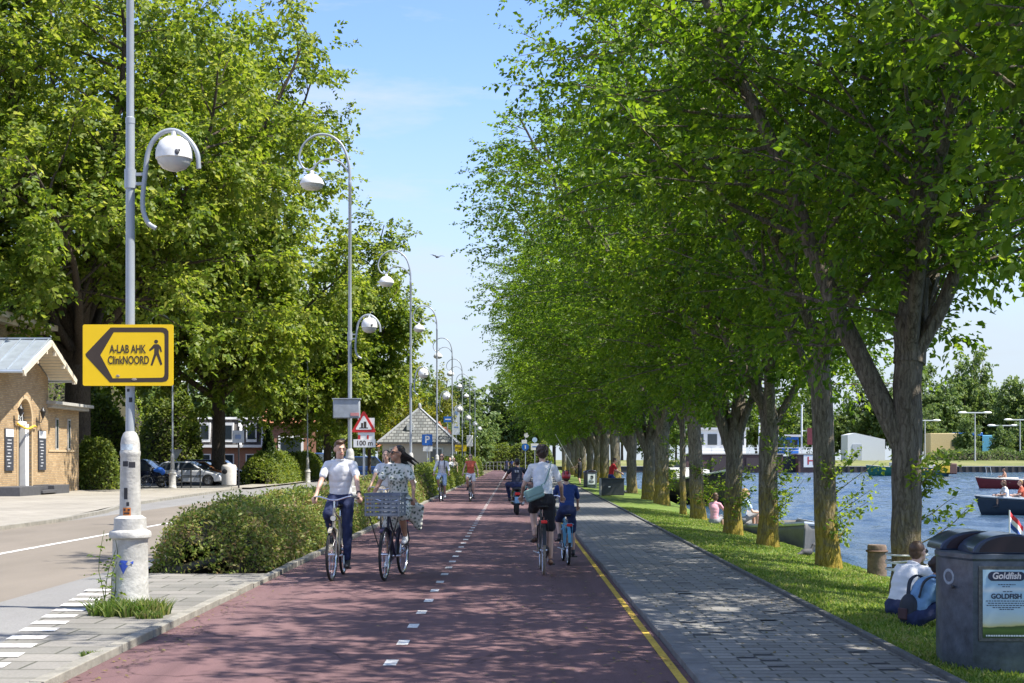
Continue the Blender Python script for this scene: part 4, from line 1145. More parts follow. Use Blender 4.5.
MB().box((0,0,.40),(1.0,.8,.72)).build('body', mat('box_dark', (.045,.05,.055), .5, var=.25), t, bevel=.02); MB().box((-.53,0,.40),(.05,.86,.78)).build('end_panel', M_CONC, t, bevel=.01); MB().box((0,0,.78),(1.06,.86,.05)).build('top', mat('box_dark', (.045,.05,.055), .5, var=.25), t, bevel=.01)
MB().box((-.15,-.405,.42),(.09,.01,.05)).build('label', M_WHITE, t)

# mooring post and rope round the elm
t = thing('mooring_post', 'short weathered timber mooring post at the waterside by the rope tied elm', 'mooring post', (5.78, 22.3, -.45))
MB().lathe([(.15,-.5),(.155,.3),(.15,.62),(.155,.66),(.14,.7),(.0,.7)], 14).build('post', mat('weathered_wood', (.17,.12,.09), .9, var=.4, scale=9, bump=.5, bscale=25), t); MB().torus((0,0,.6),.157,.02,(0,0,1),20,6).build('iron_band', mat('rusty_iron', (.12,.07,.045), .8, var=.4), t)
mb = MB()
for z, k in ((.54,.0),(.46,.6),(.43,-.6),(.37,.3),(.35,-.2)):
    pts = [(.252*math.cos(a), .252*math.sin(a), z + .05*k*math.cos(a+.6)) for a in [2*PI*i/24 for i in range(25)]]
    mb.tube(pts, .0125, 6)
tag(mb.build('rope', mat('white_rope', (.68,.66,.6), .9, var=.1)), 'white mooring rope wound round the trunk of the near elm', 'rope').location = (4.91, 17.5, -.12)
# ------------------------------------------------------------------ buildings
m_yb = brick_mat('yellow_brick', (0.40,0.25,0.11), (0.56,0.39,0.20), (0.30,0.24,0.17), .24, .08, .014, axes='yz', dirt=.25, coarse=.8, bump=.3)
m_zinc = mat('zinc_roof', (0.42,0.47,0.52), .38, .5, var=.12, scale=2)
m_cream = mat('cream_paint', (0.66,0.58,0.44), .55, var=.08)
m_tile = brick_mat('dark_tiles', (0.06,0.055,0.055), (0.10,0.09,0.085), (0.03,0.03,0.03), .3, .28, .02, axes='xy', bump=.8)
B = thing('gatehouse', 'yellow brick gatehouse with a zinc gabled porch and arched doorway', 'building', (-21.5, 61.5, .09))
# porch front wall with the arched doorway cut through it (plane x = 0)
hw, ez, az = 3.1, 5.3, 6.62
arch = [(-.85, 0), (-.85, 3.25)] + [(-.85*math.cos(R(180*i/14)), 3.25+.95*math.sin(R(180*i/14))) for i in range(1,14)] + [(.85, 3.25), (.85, 0)]
wall = [(-hw,0)] + arch + [(hw,0),(hw,ez),(0,az-.1),(-hw,ez)]
wl = MB().prism(wall, (-.45,0,0), (0,1,0), (0,0,1), .45).build('porch_wall', m_yb, B, smooth=0)
MB().prism([(x*1.16, z if z < 3.2 else 3.25+(z-3.25)*1.16) for x, z in arch] + [(x, z) for x, z in reversed(arch)], (.0,0,0), (0,1,0), (0,0,1), .035).build('arch_surround', mat('pale_brick', (.50,.37,.22), .85, var=.12, scale=8), wl, smooth=0)
MB().box((-4.5,-hw+.2,2.65),(8.1,.4,5.3)).box((-4.5,hw-.2,2.65),(8.1,.4,5.3)).build('porch_side_wall', brick_mat('yellow_brick_side', (0.42,0.27,0.12), (0.50,0.34,0.17), (0.36,0.28,0.19), .22, .066, .008, axes='xz', dirt=.25, coarse=.8, bump=.3), B, smooth=0)
# zinc roof with standing seams, deep overhang, white soffit and barge boards
ev = 3.5; oh = 1.15; ezz = ez-.12; slope = (az-ezz)/ev
rf = MB()
for s in (-1, 1):
    rf.add([(oh,0,az+.10),(-9,0,az+.10),(-9,s*ev,ezz+.0),(oh,s*ev,ezz+.0),(oh,0,az+.18),(-9,0,az+.18),(-9,s*ev,ezz+.09),(oh,s*ev,ezz+.09)], [(0,1,2,3),(7,6,5,4),(0,3,7,4),(3,2,6,7),(2,1,5,6),(1,0,4,5)])
roof = rf.build('roof', m_zinc, B, smooth=0)
sm = MB()
for s in (-1, 1):
    x = oh-.05
    while x > -8.9:
        sm.bar((x,s*.05,az+.21),(x,s*(ev-.03),ezz+.115),.03,.05); x -= .62
sm.bar((oh,0,az+.23),(-9,0,az+.23),.12,.07)
sm.build('seams', m_zinc, roof)
so = MB()
for s in (-1, 1):
    for k in range(13):
        y0 = s*(.1+k*(ev-.2)/13); y1 = s*(.1+(k+.86)*(ev-.2)/13)
        z0 = az+.07-abs(y0)*(az+.1-ezz)/ev; z1 = az+.07-abs(y1)*(az+.1-ezz)/ev
        so.add([(.02,y0,z0),(oh-.04,y0,z0),(oh-.04,y1,z1),(.02,y1,z1)], [(0,1,2,3)])
so.build('soffit', m_cream, roof, smooth=0)
bb = MB()
for s in (-1, 1):
    bb.bar((oh+.03,0,az+.04),(oh+.03,s*ev,ezz-.05),.06,.24)
    for f in (.16,.5,.93): bb.box((oh-.02,s*ev*f,az-.16-(az-ezz)*f),(.12,.12,.22))
bb.build('barge_board', m_cream, roof)
gt = MB()
for s in (-1, 1): gt.cyl((oh,s*(ev+.06),ezz),(-9,s*(ev+.06),ezz),.07)
gt.build('gutter', m_zinc, roof)
# doorway: recess, double door, fanlight
d = MB().box((-.40,-.42,1.5),(.07,.80,3.0)).build('door', mat('dark_door', (.03,.035,.05), .4), B); MB().box((-.35,-.1,1.4),(.05,.05,.25)).build('handle', M_CHROME, d)
MB().box((-.2,.5,1.55),(.3,.42,3.1)).build('open_door', M_WHITE, B, bevel=.02); MB().box((-.30,0,3.12),(.2,1.68,.2)).build('transom', M_WHITE, B)
fl = MB().prism([(-.83*math.cos(R(180*i/14)), .93*math.sin(R(180*i/14))) for i in range(15)], (-.34,0,3.24), (0,1,0), (0,0,1), .02).build('fanlight', M_GLASS, B, smooth=0)
tr = MB()
for a in (25,55,90,125,155): tr.bar((-.3,0,3.24),(-.3,.82*math.cos(R(a)),3.24+.9*math.sin(R(a))),.03,.03)
for r_ in (.3,.6): tr.tube([(-.3, r_*math.cos(R(180*i/12)), 3.24+r_*1.1*math.sin(R(180*i/12))) for i in range(13)], .016, 6)
tr.build('tracery', M_WHITE, fl)
MB().box((-.9,0,2),(.6,1.9,4)).build('hall_interior', mat('dark_interior', (.03,.028,.025), .9), B)
for y in (-2.0, 2.15):
    p = MB().box((.04,y,1.95),(.06,.95,1.8)).build('notice_board', mat('notice_dark', (.045,.05,.065), .45), B, bevel=.01)
    MB().box((.0735,y,2.66),(.006,.9,.32)).build('notice_head', M_WHITE, p)
    mb = MB(); rr = random.Random(int(y*10))
    for k in range(9): mb.box((.0735,y-.1+rr.uniform(-.08,.08),2.36-k*.14),(.004,rr.uniform(.25,.55),.045))
    mb.build('notice_lines', mat('pale_print', (.45,.46,.48), .6), p)
for y in (-1.35, 1.5):
    l = MB().tube([(.0,y,3.25),(.22,y,3.2),(.3,y,3.42)], .02, 6).lathe([(.05,0),(.13,.28),(.15,.3),(.05,.42),(.02,.5)], 8, (.3,y,3.4)).build('wall_lantern', M_BLACK, B); MB().lathe([(.04,.04),(.115,.25)], 8, (.3,y,3.4)).build('pane', mat('lantern_glass', (.6,.55,.42), .2), l)
MB().tube(curve_pts([(.08,-1.2,3.1),(.14,-.5,2.92),(.14,.2,2.9),(.14,.8,3.02),(.08,1.3,2.98)], 5), [.03,.055,.04,.06,.04,.035,.055,.03,.05,.04,.055,.03,.06,.04,.05,.03,.055,.03,.04,.03,.03][:21], 7).build('yellow_garland', mat('yellow_cloth', (.75,.50,.05), .8, var=.3, scale=12), B)
# steps and dark plinth
MB().box((.5,2.0,.18),(1.0,2.1,.42)).build('plinth', mat('bluestone', (.075,.075,.08), .6, var=.2), B, bevel=.02)
MB().box((.5,-2.1,.18),(1.0,2.6,.42)).build('plinth', mat('bluestone', (.075,.075,.08), .6, var=.2), B, bevel=.02)
MB().box((.35,.1,.28),(.72,1.9,.14)).box((.55,.1,.13),(1.1,1.9,.14)).build('steps', mat('bluestone', (.075,.075,.08), .6, var=.2), B, bevel=.01)
# annex to the right
an = MB().prism([(3.1,0),(8.3,0),(8.3,3.95),(3.1,3.95)], (-5,0,0), (0,1,0), (0,0,1), 4.8).build('annex_wall', m_yb, B, smooth=0)
MB().box((-2.5,5.75,4.02),(5.5,5.5,.16)).box((-2.5,5.75,4.16),(5.9,5.8,.14)).build('cornice', mat('grey_cornice', (.42,.40,.36), .7), an)
MB().box((-.19,5.7,1.95),(.06,4.0,.10)).build('sill_band', mat('pale_brick', (.50,.37,.22), .85, var=.12, scale=8), an)
for y in (4.9, 6.7):
    w_ = MB().box((-.185,y,2.75),(.05,.42,1.5)).build('window', M_CONC, an); MB().box((-.155,y,2.75),(.014,.26,1.34)).build('pane', M_GLASS, w_)
# main hall behind
mh = MB().box((-11.6,3.0,4.0),(17.5,13.6,8.0)).build('main_wall', m_yb, B, smooth=0)
MB().box((-11.6,3.0,8.05),(18.6,14.7,.2)).box((-11.6,3.0,8.28),(19.2,15.3,.28)).build('eaves', m_cream, mh)
MB().add([(-1.8,-4.8,8.42),(-1.8,10.8,8.42),(-21.4,10.8,8.42),(-21.4,-4.8,8.42),(-8.6,2,11.2),(-8.6,4,11.2),(-14.6,4,11.2),(-14.6,2,11.2)], [(0,1,5,4),(1,2,6,5),(2,3,7,6),(3,0,4,7),(4,5,6,7)]).build('roof', m_tile, mh, smooth=0)
for y in (-1.5, 3.0):
    w_ = MB().box((-2.82,y+4.5,6.4),(.06,1.0,1.4)).build('window', M_WHITE, mh); MB().box((-2.78,y+4.5,6.4),(.03,.8,1.2)).build('pane', M_GLASS, w_)

# slate roofed kiosk
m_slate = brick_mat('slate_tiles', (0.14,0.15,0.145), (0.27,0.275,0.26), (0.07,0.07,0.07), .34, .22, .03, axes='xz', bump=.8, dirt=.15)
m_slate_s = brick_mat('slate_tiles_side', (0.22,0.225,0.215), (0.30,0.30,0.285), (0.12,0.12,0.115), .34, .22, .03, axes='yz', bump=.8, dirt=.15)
K = thing('kiosk', 'small pale kiosk with a steep hipped slate roof beside the bike path', 'building', (-6.95, 103, 0))
kw = MB().box((0,0,1.45),(5.0,5.0,2.9)).build('wall', mat('pale_plaster', (.62,.58,.52), .8, var=.06), K, smooth=0)
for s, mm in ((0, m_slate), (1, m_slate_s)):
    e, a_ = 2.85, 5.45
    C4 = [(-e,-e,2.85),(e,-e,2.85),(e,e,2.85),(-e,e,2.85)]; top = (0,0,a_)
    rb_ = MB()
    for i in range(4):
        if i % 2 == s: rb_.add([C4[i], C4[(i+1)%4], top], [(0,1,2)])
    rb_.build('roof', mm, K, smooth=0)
MB().box((0,0,2.82),(5.72,5.72,.12)).build('eaves', mat('dark_fascia', (.10,.10,.10), .6), K)
hp = MB()
for p in C4: hp.bar(p, top, .12, .10)
hp.ell((0,0,5.5),(.14,.14,.3)).build('hip_ridge', mat('lead', (.34,.35,.37), .5), K)
v_ = MB().box((-.55,-1.75,4.0),(.5,.5,.5)).build('roof_vent', mat('white_vent', (.5,.52,.52), .5), K)
for x in (-1.5, 1.35):
    w_ = MB().box((x,-2.53,1.55),(1.0,.07,1.9)).build('window', M_WHITE, K); MB().box((x,-2.575,1.55),(.8,.03,1.65)).build('pane', M_GLASS, w_)
d = MB().box((2.53,-1.2,1.1),(.07,1.0,2.1)).build('door', mat('green_door', (.08,.16,.14), .5), K); MB().box((2.58,-.85,1.05),(.04,.05,.15)).build('handle', M_CHROME, d)

# houses far behind
m_rb = brick_mat('red_brick', (0.30,0.11,0.06), (0.38,0.16,0.09), (0.32,0.24,0.18), .24, .075, .01, axes='xz', dirt=.2, bump=.2)
m_otile = brick_mat('orange_tiles', (0.42,0.16,0.07), (0.50,0.22,0.10), (0.22,0.09,0.05), .3, .3, .03, axes='xy', bump=.6, dirt=.2)
def house(label, loc, w, d, h, rise, roofm, wallm, nwin, rz=0, gable_front=False, mansard=False):
    t = thing('house', label, 'house', loc, rz)
    MB().box((0,0,h/2),(w,d,h)).build('wall', wallm, t, smooth=0)
    if mansard:
        rf = MB().prism([(-d/2-.2,h),(d/2+.2,h),(d/2-.9,h+rise),(-d/2+.9,h+rise)], (-w/2,0,0), (0,1,0), (0,0,1), w).build('roof', roofm, t, smooth=0)
        rb_ = MB()
        for k in range(nwin+1):
            x = -w/2 + w*k/nwin
            rb_.bar((x,-d/2-.28,h+.02),(x,-d/2+.85,h+rise+.06),.35,.12)
        rb_.box((0,-d/2-.3,h+.0),(w+.3,.3,.25)).box((0,-d/2+.8,h+rise+.05),(w+.3,.4,.2)).build('roof_trim', M_WHITE, rf)
        for k in range(nwin):
            x = -w/2 + w*(k+.5)/nwin
            dm = MB().box((x,-d/2+.25,h+rise*.5),(w/nwin*.45,.9,rise*.7)).build('dormer', M_WHITE, rf); MB().box((x,-d/2-.21,h+rise*.5),(w/nwin*.33,.03,rise*.5)).build('pane', M_GLASS, dm)
    elif gable_front:
        rf = MB().prism([(-w/2-.3,h-.2),(w/2+.3,h-.2),(0,h+rise)], (0,d/2+.3,0), (1,0,0), (0,0,1), d+.6).build('roof', roofm, t, smooth=0)
    else:
        rf = MB().prism([(-d/2-.4,h-.1),(d/2+.4,h-.1),(0,h+rise)], (-w/2-.2,0,0), (0,1,0), (0,0,1), w+.4).build('roof', roofm, t, smooth=0)
        MB().box((w*.28,0,h+rise),(.7,.7,1.3)).build('chimney', m_rb, rf)
    for k in range(nwin):
        x = -w/2 + w*(k+.5)/nwin
        w_ = MB().box((x,-d/2-.03,h*.55),(w/nwin*.5,.08,h*.4)).build('window', M_WHITE, t); MB().box((x,-d/2-.085,h*.55),(w/nwin*.4,.03,h*.33)).build('pane', M_GLASS, w_)
    return t
house('brick house with a dark mansard roof and white dormers beyond the car park', (-28.3, 135, 0), 8.6, 7, 2.9, 2.6, m_tile, m_rb, 4, R(6), mansard=True)
house('orange brick house with a white side half hidden by ivy trunks', (-21.2, 132, 0), 4.6, 6, 5.1, 1.3, m_otile, m_rb, 1, R(12))
house('house with steep orange tiled roof near the far end of the path', (-10.8, 186, 0), 7.5, 9, 2.6, 3.3, m_otile, M_WHITE, 2, R(25), gable_front=True)
house('low orange roofed house beside the farthest hedge', (-11.5, 160, 0), 6.0, 7, 3.2, 2.8, m_otile, m_cream, 2, R(-15))
# ------------------------------------------------------------------ people
SKIN = mat('skin_light', (0.60,0.37,0.27), .5, var=.08, scale=10); SKIN2 = mat('skin_tan', (0.43,0.235,0.15), .5, var=.08, scale=10)
HAIR_D = mat('dark_hair', (0.018,0.012,0.010), .45, var=.4, scale=40); HAIR_B = mat('brown_hair', (0.085,0.045,0.022), .5, var=.4, scale=40); HAIR_L = mat('fair_hair', (0.28,0.17,0.07), .5, var=.3, scale=40)
CL_WHITE = mat('white_cotton', (0.74,0.74,0.76), .85, var=.05, scale=4, bump=.25, bscale=9)
CL_NAVY = mat('navy_denim', (0.018,0.028,0.085), .85, var=.3, scale=8, bump=.25, bscale=12); CL_BLACK = mat('black_cloth', (0.018,0.018,0.022), .85, var=.2, bump=.2, bscale=12)
CL_BLUE = mat('blue_cotton', (0.018,0.045,0.17), .85, var=.15, scale=5, bump=.25, bscale=10); CL_DENIM = mat('light_denim', (0.17,0.31,0.50), .85, var=.2, scale=8, bump=.3, bscale=12)
CL_RED = mat('red_cotton', (0.55,0.025,0.025), .85, var=.12, bump=.2, bscale=10); CL_CORAL = mat('coral_cotton', (0.66,0.14,0.08), .85, var=.1, bump=.2, bscale=10)
CL_PINK = mat('pink_cotton', (0.72,0.36,0.42), .85, var=.1); CL_SKY = mat('pale_blue_cotton', (0.42,0.56,0.74), .85, var=.1); CL_GREY = mat('grey_cotton', (.25,.25,.26), .85, var=.1)
CL_BEIGE = mat('beige_cotton', (.48,.42,.33), .85, var=.1)
SHOE_W = mat('white_shoe', (.72,.72,.72), .6); SHOE_D = mat('dark_shoe', (.03,.03,.035), .6); SHOE_B = mat('brown_sandal', (.10,.05,.03), .6)
EYE_W = mat('eye_white', (.7,.68,.66), .3); EYE_D = mat('dark_iris', (.03,.02,.015), .3); LIP = mat('lip', (.36,.12,.10), .5)
def floral():
    m, t, b = nodes('floral_print')
    co = N(t, 'ShaderNodeTexCoord'); v = N(t, 'ShaderNodeTexVoronoi', Scale=24); n = N(t, 'ShaderNodeTexNoise', Scale=34, Detail=4)
    t.links.new(co.outputs['Object'], v.inputs['Vector']); t.links.new(co.outputs['Object'], n.inputs['Vector'])
    m1 = N(t, 'ShaderNodeMath', operation='ADD'); t.links.new(v.outputs['Distance'], m1.inputs[0]); t.links.new(n.outputs['Fac'], m1.inputs[1])
    r = ramp(t, m1.outputs[0], [(.66,(.05,.075,.06)),(.80,(.24,.29,.23)),(.93,(.62,.63,.54)),(1,(.70,.69,.62))])
    t.links.new(r.outputs['Color'], b.inputs['Base Color']); b.inputs['Roughness'].default_value = .85
    return m
CL_FLORAL = floral()

def ik(a, c, l1, l2, hint):
    a, c = Vector(a), Vector(c); d = c-a; L = d.length
    if L > (l1+l2)*.999: c = a + d*((l1+l2)*.999/L); d = c-a; L = d.length
    x = (l1*l1-l2*l2+L*L)/(2*L); h = math.sqrt(max(0, l1*l1-x*x)); u = d.normalized()
    hv = Vector(hint); hv = hv-u*hv.dot(u)
    if hv.length < 1e-6: hv = u.orthogonal()
    return a+u*x+hv.normalized()*h, c
def fuse(mb, name, m, parent, vox, it=4, fac=.5, folds=0):
    """overlapping limbs grown together into one continuous skin"""
    o = mb.build(name, m, parent, smooth=0)
    r = o.modifiers.new('fuse', 'REMESH'); r.mode = 'VOXEL'; r.voxel_size = vox; r.use_smooth_shade = True
    s = o.modifiers.new('soften', 'SMOOTH'); s.factor = fac; s.iterations = it
    dg = bpy.context.evaluated_depsgraph_get(); bpy.context.view_layer.update()
    me = bpy.data.meshes.new_from_object(o.evaluated_get(dg)); me.name = name
    o.modifiers.clear(); old = o.data; o.data = me; bpy.data.meshes.remove(old)
    me.materials.clear(); me.materials.append(m); me.shade_smooth()
    if folds:                                        # creases pulled through the cloth
        n = len(me.vertices); co = np.empty(n*3, np.float32); me.vertices.foreach_get('co', co); co = co.reshape(-1, 3)
        no = np.empty(n*3, np.float32); me.vertices.foreach_get('normal', no); no = no.reshape(-1, 3)
        amp = np.array([mn.noise(Vector((p[0]*9+p[2]*5, p[1]*9, p[2]*11-p[0]*4))) + .6*mn.noise(Vector((p[0]*24, p[1]*24, p[2]*16+7))) for p in co], np.float32)
        co += no*(amp*folds)[:, None]
        me.vertices.foreach_set('co', co.ravel()); me.update()
    return o
def person(label, loc, rz, J, look, vox=.009, k=1.0, group=None, name='person'):
    """J: joint targets in the figure's own frame, facing +Y. k: body size."""
    t = thing(name, label, 'person', loc, rz, group)
    v = lambda p: Vector(p)
    pel, chest, neck = v(J['pelvis']), v(J['chest']), v(J['neck'])
    up = (neck-pel).normalized()
    yaw = J.get('turn', 0); lat = Vector((math.cos(yaw), math.sin(yaw), 0))
    fem = look.get('female', False)
    sw = (.160 if fem else .182)*k; hw_ = .09*k
    sh = {s: neck + lat*s*sw - up*.05*k for s in (-1, 1)}
    hp = {s: pel + Vector((s*hw_, 0, 0)) for s in (-1, 1)}
    ua, fa, th, ca = .29*k, .255*k, .43*k, .42*k
    el, wr, kn, an = {}, {}, {}, {}
    for s, key in ((-1, 'L'), (1, 'R')):
        el[s], wr[s] = ik(sh[s], J['hand'+key], ua, fa, J.get('elb'+key, (s*.45, -.5, -.6)))
        kn[s], an[s] = ik(hp[s], J['foot'+key], th, ca, J.get('knee'+key, (s*.08, 1, .3)))
    hc = v(J['head']); hy, hpit = J.get('yaw', 0), J.get('pitch', 0)
    HR = Matrix.Rotation(hy, 3, 'Z') @ Matrix.Rotation(hpit, 3, 'X')
    H = lambda x, y, z: hc + HR @ Vector((x*k, y*k, z*k))
    tr = Matrix.Rotation(yaw, 3, 'Z') @ up.to_track_quat('Z', 'Y').to_matrix()
    tilt = Matrix((lat, up.cross(lat), up)).transposed()
    # skin: one continuous body
    b = MB()
    w = .92 if fem else 1.0
    b.ell(pel+up*.03*k, (.145*k,.095*k,.11*k), tilt).ell(pel.lerp(chest,.5), (.118*k*w,.085*k,.15*k), tilt).ell(chest, (.150*k*w,.098*k,.16*k), tilt)
    b.cap(sh[-1], sh[1], .05*k, .05*k).cap(neck-up*.05*k, H(0,-.02,-.06), .058*k*w, .05*k*w)
    for s in (-1, 1):
        b.cap(sh[s], el[s], .044*k*w, .036*k*w).cap(el[s], wr[s], .037*k*w, .024*k*w)
        b.cap(hp[s], kn[s], .078*k, .052*k).cap(kn[s], kn[s].lerp(an[s],.35), .05*k, .052*k).cap(kn[s].lerp(an[s],.35), an[s], .052*k, .033*k)
    b.ell(H(0,-.012,.022), (.074*k,.094*k,.098*k), HR).ell(H(0,.03,-.05), (.055*k,.058*k,.062*k), HR).ell(H(0,.055,-.085), (.03*k,.03*k,.028*k), HR)
    b.cap(H(0,.088,.018), H(0,.108,-.022), .010*k, .016*k, 8).ell(H(0,.075,.035), (.05*k,.02*k,.012*k), HR)
    for s in (-1, 1): b.ell(H(s*.077,-.012,-.005), (.012*k,.022*k,.033*k), HR)
    # hands: palm, four curled fingers, thumb
    for s, key in ((-1, 'L'), (1, 'R')):
        f = (wr[s]-el[s]).normalized()
        n_ = Vector(J.get('palm'+key, (0, 0, -1))); n_ = (n_-f*n_.dot(f))
        n_ = n_.normalized() if n_.length > 1e-4 else f.orthogonal().normalized()
        sd = f.cross(n_).normalized()*(-s)               # towards the thumb: body midline when the palm faces down
        c = wr[s]
        b.tube([c-f*.01*k, c+f*.03*k, c+f*.085*k], [.024*k,.03*k,.030*k], 8, round_ends=True)
        for i, (o_, L_) in enumerate(((.030,.9),(.010,1.0),(-.010,.94),(-.029,.75))):
            k0 = c+f*.085*k+sd*o_*k; k1 = k0+(f*.8+n_*.45)*.036*k*L_; k2 = k1+(f*.1+n_*1.0)*.026*k*L_; k3 = k2+(f*-.8+n_*.5)*.020*k*L_
            b.tube([k0-f*.02*k, k0, k1, k2, k3], [.0095*k,.0098*k,.0090*k,.0082*k,.007*k], 6, round_ends=True)
        t0 = c+f*.025*k+sd*.026*k; t1 = t0+(f*.6+sd*.55+n_*.35)*.04*k; t2 = t1+(f*.75+n_*.7)*.032*k
        b.tube([t0, t1, t2], [.0125*k,.011*k,.0085*k], 6, round_ends=True)
    body = fuse(b, 'body', look['skin'], t, vox)
    # face
    if vox < .013:
        for s in (-1, 1):
            e = MB().ell(H(s*.031,.077,.012), (.011*k,.006*k,.0055*k), HR, 10, 6).build('eye', EYE_W, t); MB().ell(H(s*.031,.084,.012), (.006*k,.004*k,.0065*k), HR, 8, 6).build('iris', EYE_D, e)
            MB().cap(H(s*.014,.088,.034), H(s*.048,.078,.036), .005*k, .003*k, 6).build('eyebrow', look['hair'], t)
        MB().ell(H(0,.086,-.052), (.024*k,.010*k,.008*k), HR, 10, 6).build('mouth', LIP, t)
    # shoes
    for s, key in ((-1, 'L'), (1, 'R')):
        fd = Vector(J.get('toe'+key, (0, 1, 0))).normalized(); a = an[s]
        hl = a + Vector((0,0,-.055*k)) - fd*.045*k; tp = a + Vector((0,0,-.062*k)) + fd*.165*k
        m = MB().tube([hl, hl.lerp(tp,.35)+Vector((0,0,.012*k)), hl.lerp(tp,.72), tp], [.036*k,.045*k,.044*k,.030*k], 10, round_ends=True)
        if look.get('shoe_open'): m = MB().tube([hl+Vector((0,0,-.02*k)), tp+Vector((0,0,-.012*k))], [.036*k,.042*k], 10, round_ends=True)
        else: m.cap(a+Vector((0,0,-.03*k)), a+Vector((0,0,.02*k)), .042*k, .04*k)
        fuse(m, 'shoe', look['shoe'], t, max(vox,.01), 2)
        if look.get('socks'): MB().cap(an[s], an[s].lerp(kn[s],.22), .039*k, .045*k).build('sock', look['socks'], t)
    # trousers, shorts or skirt
    bt = look.get('bottom')
    if bt:
        g = MB().ell(pel+up*.02*k, (.172*k,.122*k,.13*k), tilt).ell(pel-up*.04*k, (.165*k,.12*k,.09*k), tilt)
        for s in (-1, 1):
            if bt == 'long': g.cap(hp[s], kn[s], .096*k, .074*k).cap(kn[s], an[s]+Vector((0,0,.03)), .072*k, .054*k)
            elif bt == 'knee': g.cap(hp[s], kn[s]+(hp[s]-kn[s]).normalized()*.02*k, .100*k, .082*k)
            elif bt == 'short': g.cap(hp[s], hp[s].lerp(kn[s],.55), .098*k, .094*k)
            elif bt == 'skirt': g.cap(hp[s], hp[s].lerp(kn[s],.85), .11*k, .12*k)
        if bt == 'skirt':
            for q in J.get('hem', []): g.cap(pel, v(q), .10*k, .04*k)
            g.cap(hp[-1].lerp(kn[-1],.5), hp[1].lerp(kn[1],.5), .1*k, .1*k)
        fuse(g, 'trousers' if bt in ('long',) else ('skirt' if bt == 'skirt' else 'shorts'), look['bottom_mat'], t, max(vox, .011), 3, folds=.009 if vox < .013 else 0)
    # top
    g = MB()
    for q_, rx_, ry_ in ((.08,.160,.116),(.3,.150 if fem else .160,.114),(.55,.140 if fem else .160,.112),(.8,.150 if fem else .168,.118),(1.0,.155 if fem else .172,.120)): g.ell(pel.lerp(chest,q_), (rx_*k,ry_*k,.14*k), tilt)
    g.ell(chest+up*.06*k, (.150*k,.10*k,.10*k), tilt)
    if fem: g.ell(chest+tilt@Vector((-.07,.085,-.03))*k, .06*k).ell(chest+tilt@Vector((.07,.085,-.03))*k, .06*k)
    g.cap(sh[-1]-up*.012*k, sh[1]-up*.012*k, .056*k, .056*k).cap(neck-up*.05*k, neck-up*.008*k, .085*k*w, .064*k*w)
    for s in (-1, 1): g.cap(neck-up*.03*k, sh[s]-up*.004*k, .064*k, .056*k)
    sl = look.get('sleeve', .5)
    for s in (-1, 1):
        if sl <= .05: continue
        if sl <= 1: g.cap(sh[s]-up*.004*k, sh[s].lerp(el[s], sl), .057*k, .058*k)
        else: g.cap(sh[s]-up*.004*k, el[s], .057*k, .050*k).cap(el[s], el[s].lerp(wr[s], sl-1), .052*k, .042*k)
    top = fuse(g, look.get('top_name', 'shirt'), look['top'], t, max(vox, .011), 3, folds=.007 if vox < .013 else 0)
    if look.get('collar'):
        MB().torus(neck+up*.018*k, .063*k, .011*k, up, 20, 6, 1.3).build('collar', look['top'], top)
    # hair
    hs = look.get('hairstyle', 'short'); hm = look['hair']
    g = MB()
    if hs != 'bald':
        g.ell(H(0,-.034,.046), (.082*k,.094*k,.084*k), HR).ell(H(0,-.06,.0), (.075*k,.058*k,.082*k), HR)
    if hs == 'long': g.tube([H(0,-.07,.03), H(.0,-.115,-.06), H(.02,-.13,-.16), H(.03,-.11,-.27)], [.075*k,.078*k,.07*k,.03*k], 10, round_ends=True)
    if hs == 'blown':
        for dx, dz, r_ in ((.0,-.01,.05),(.025,-.06,.042),(-.025,.01,.034),(.01,-.10,.03)): g.tube([H(dx,-.05,.01+dz*.5), H(dx*2,-.13,-.03+dz), H(dx*3-.02,-.21,-.07+dz*1.2), H(dx*4-.04,-.29,-.14+dz*1.8)], [.055*k,r_*1.0*k,r_*.6*k,.008*k], 9, round_ends=True)
        g.tube([H(.06,-.03,.0), H(.085,-.02,-.08), H(.07,-.03,-.17)], [.035*k,.032*k,.012*k], 8, round_ends=True)
    if hs == 'curly':
        for q in range(26):
            a, b_ = q*2.4, -.5+1.45*((q*7) % 26)/26
            g.ell(H(.072*math.cos(a)*math.cos(b_), -.03+.085*math.sin(a)*math.cos(b_)*(1 if math.sin(a) < 0 else .55), .045+.085*math.sin(b_)), .030*k)
    if hs == 'bun': g.ell(H(0,-.115,.03), (.045*k,)*3)
    if hs == 'pony': g.tube([H(0,-.10,.05), H(0,-.16,.0), H(0,-.155,-.12)], [.03*k,.035*k,.012*k], 8, round_ends=True)
    if hs == 'bob': g.ell(H(-.055,-.03,-.05), (.035*k,.06*k,.085*k), HR).ell(H(.055,-.03,-.05), (.035*k,.06*k,.085*k), HR).ell(H(0,-.075,-.05), (.07*k,.05*k,.09*k), HR)
    if hs == 'tousled': g.ell(H(.02,.04,.105), (.062*k,.05*k,.032*k), HR).ell(H(-.03,-.0,.12), (.05*k,.06*k,.03*k), HR)
    if g.v: fuse(g, 'hair', hm, t, max(vox, .009), 2)
    if look.get('cap'):
        c_ = MB().ell(H(0,-.016,.05), (.09*k,.106*k,.088*k), HR).build('cap', look['cap'], t)
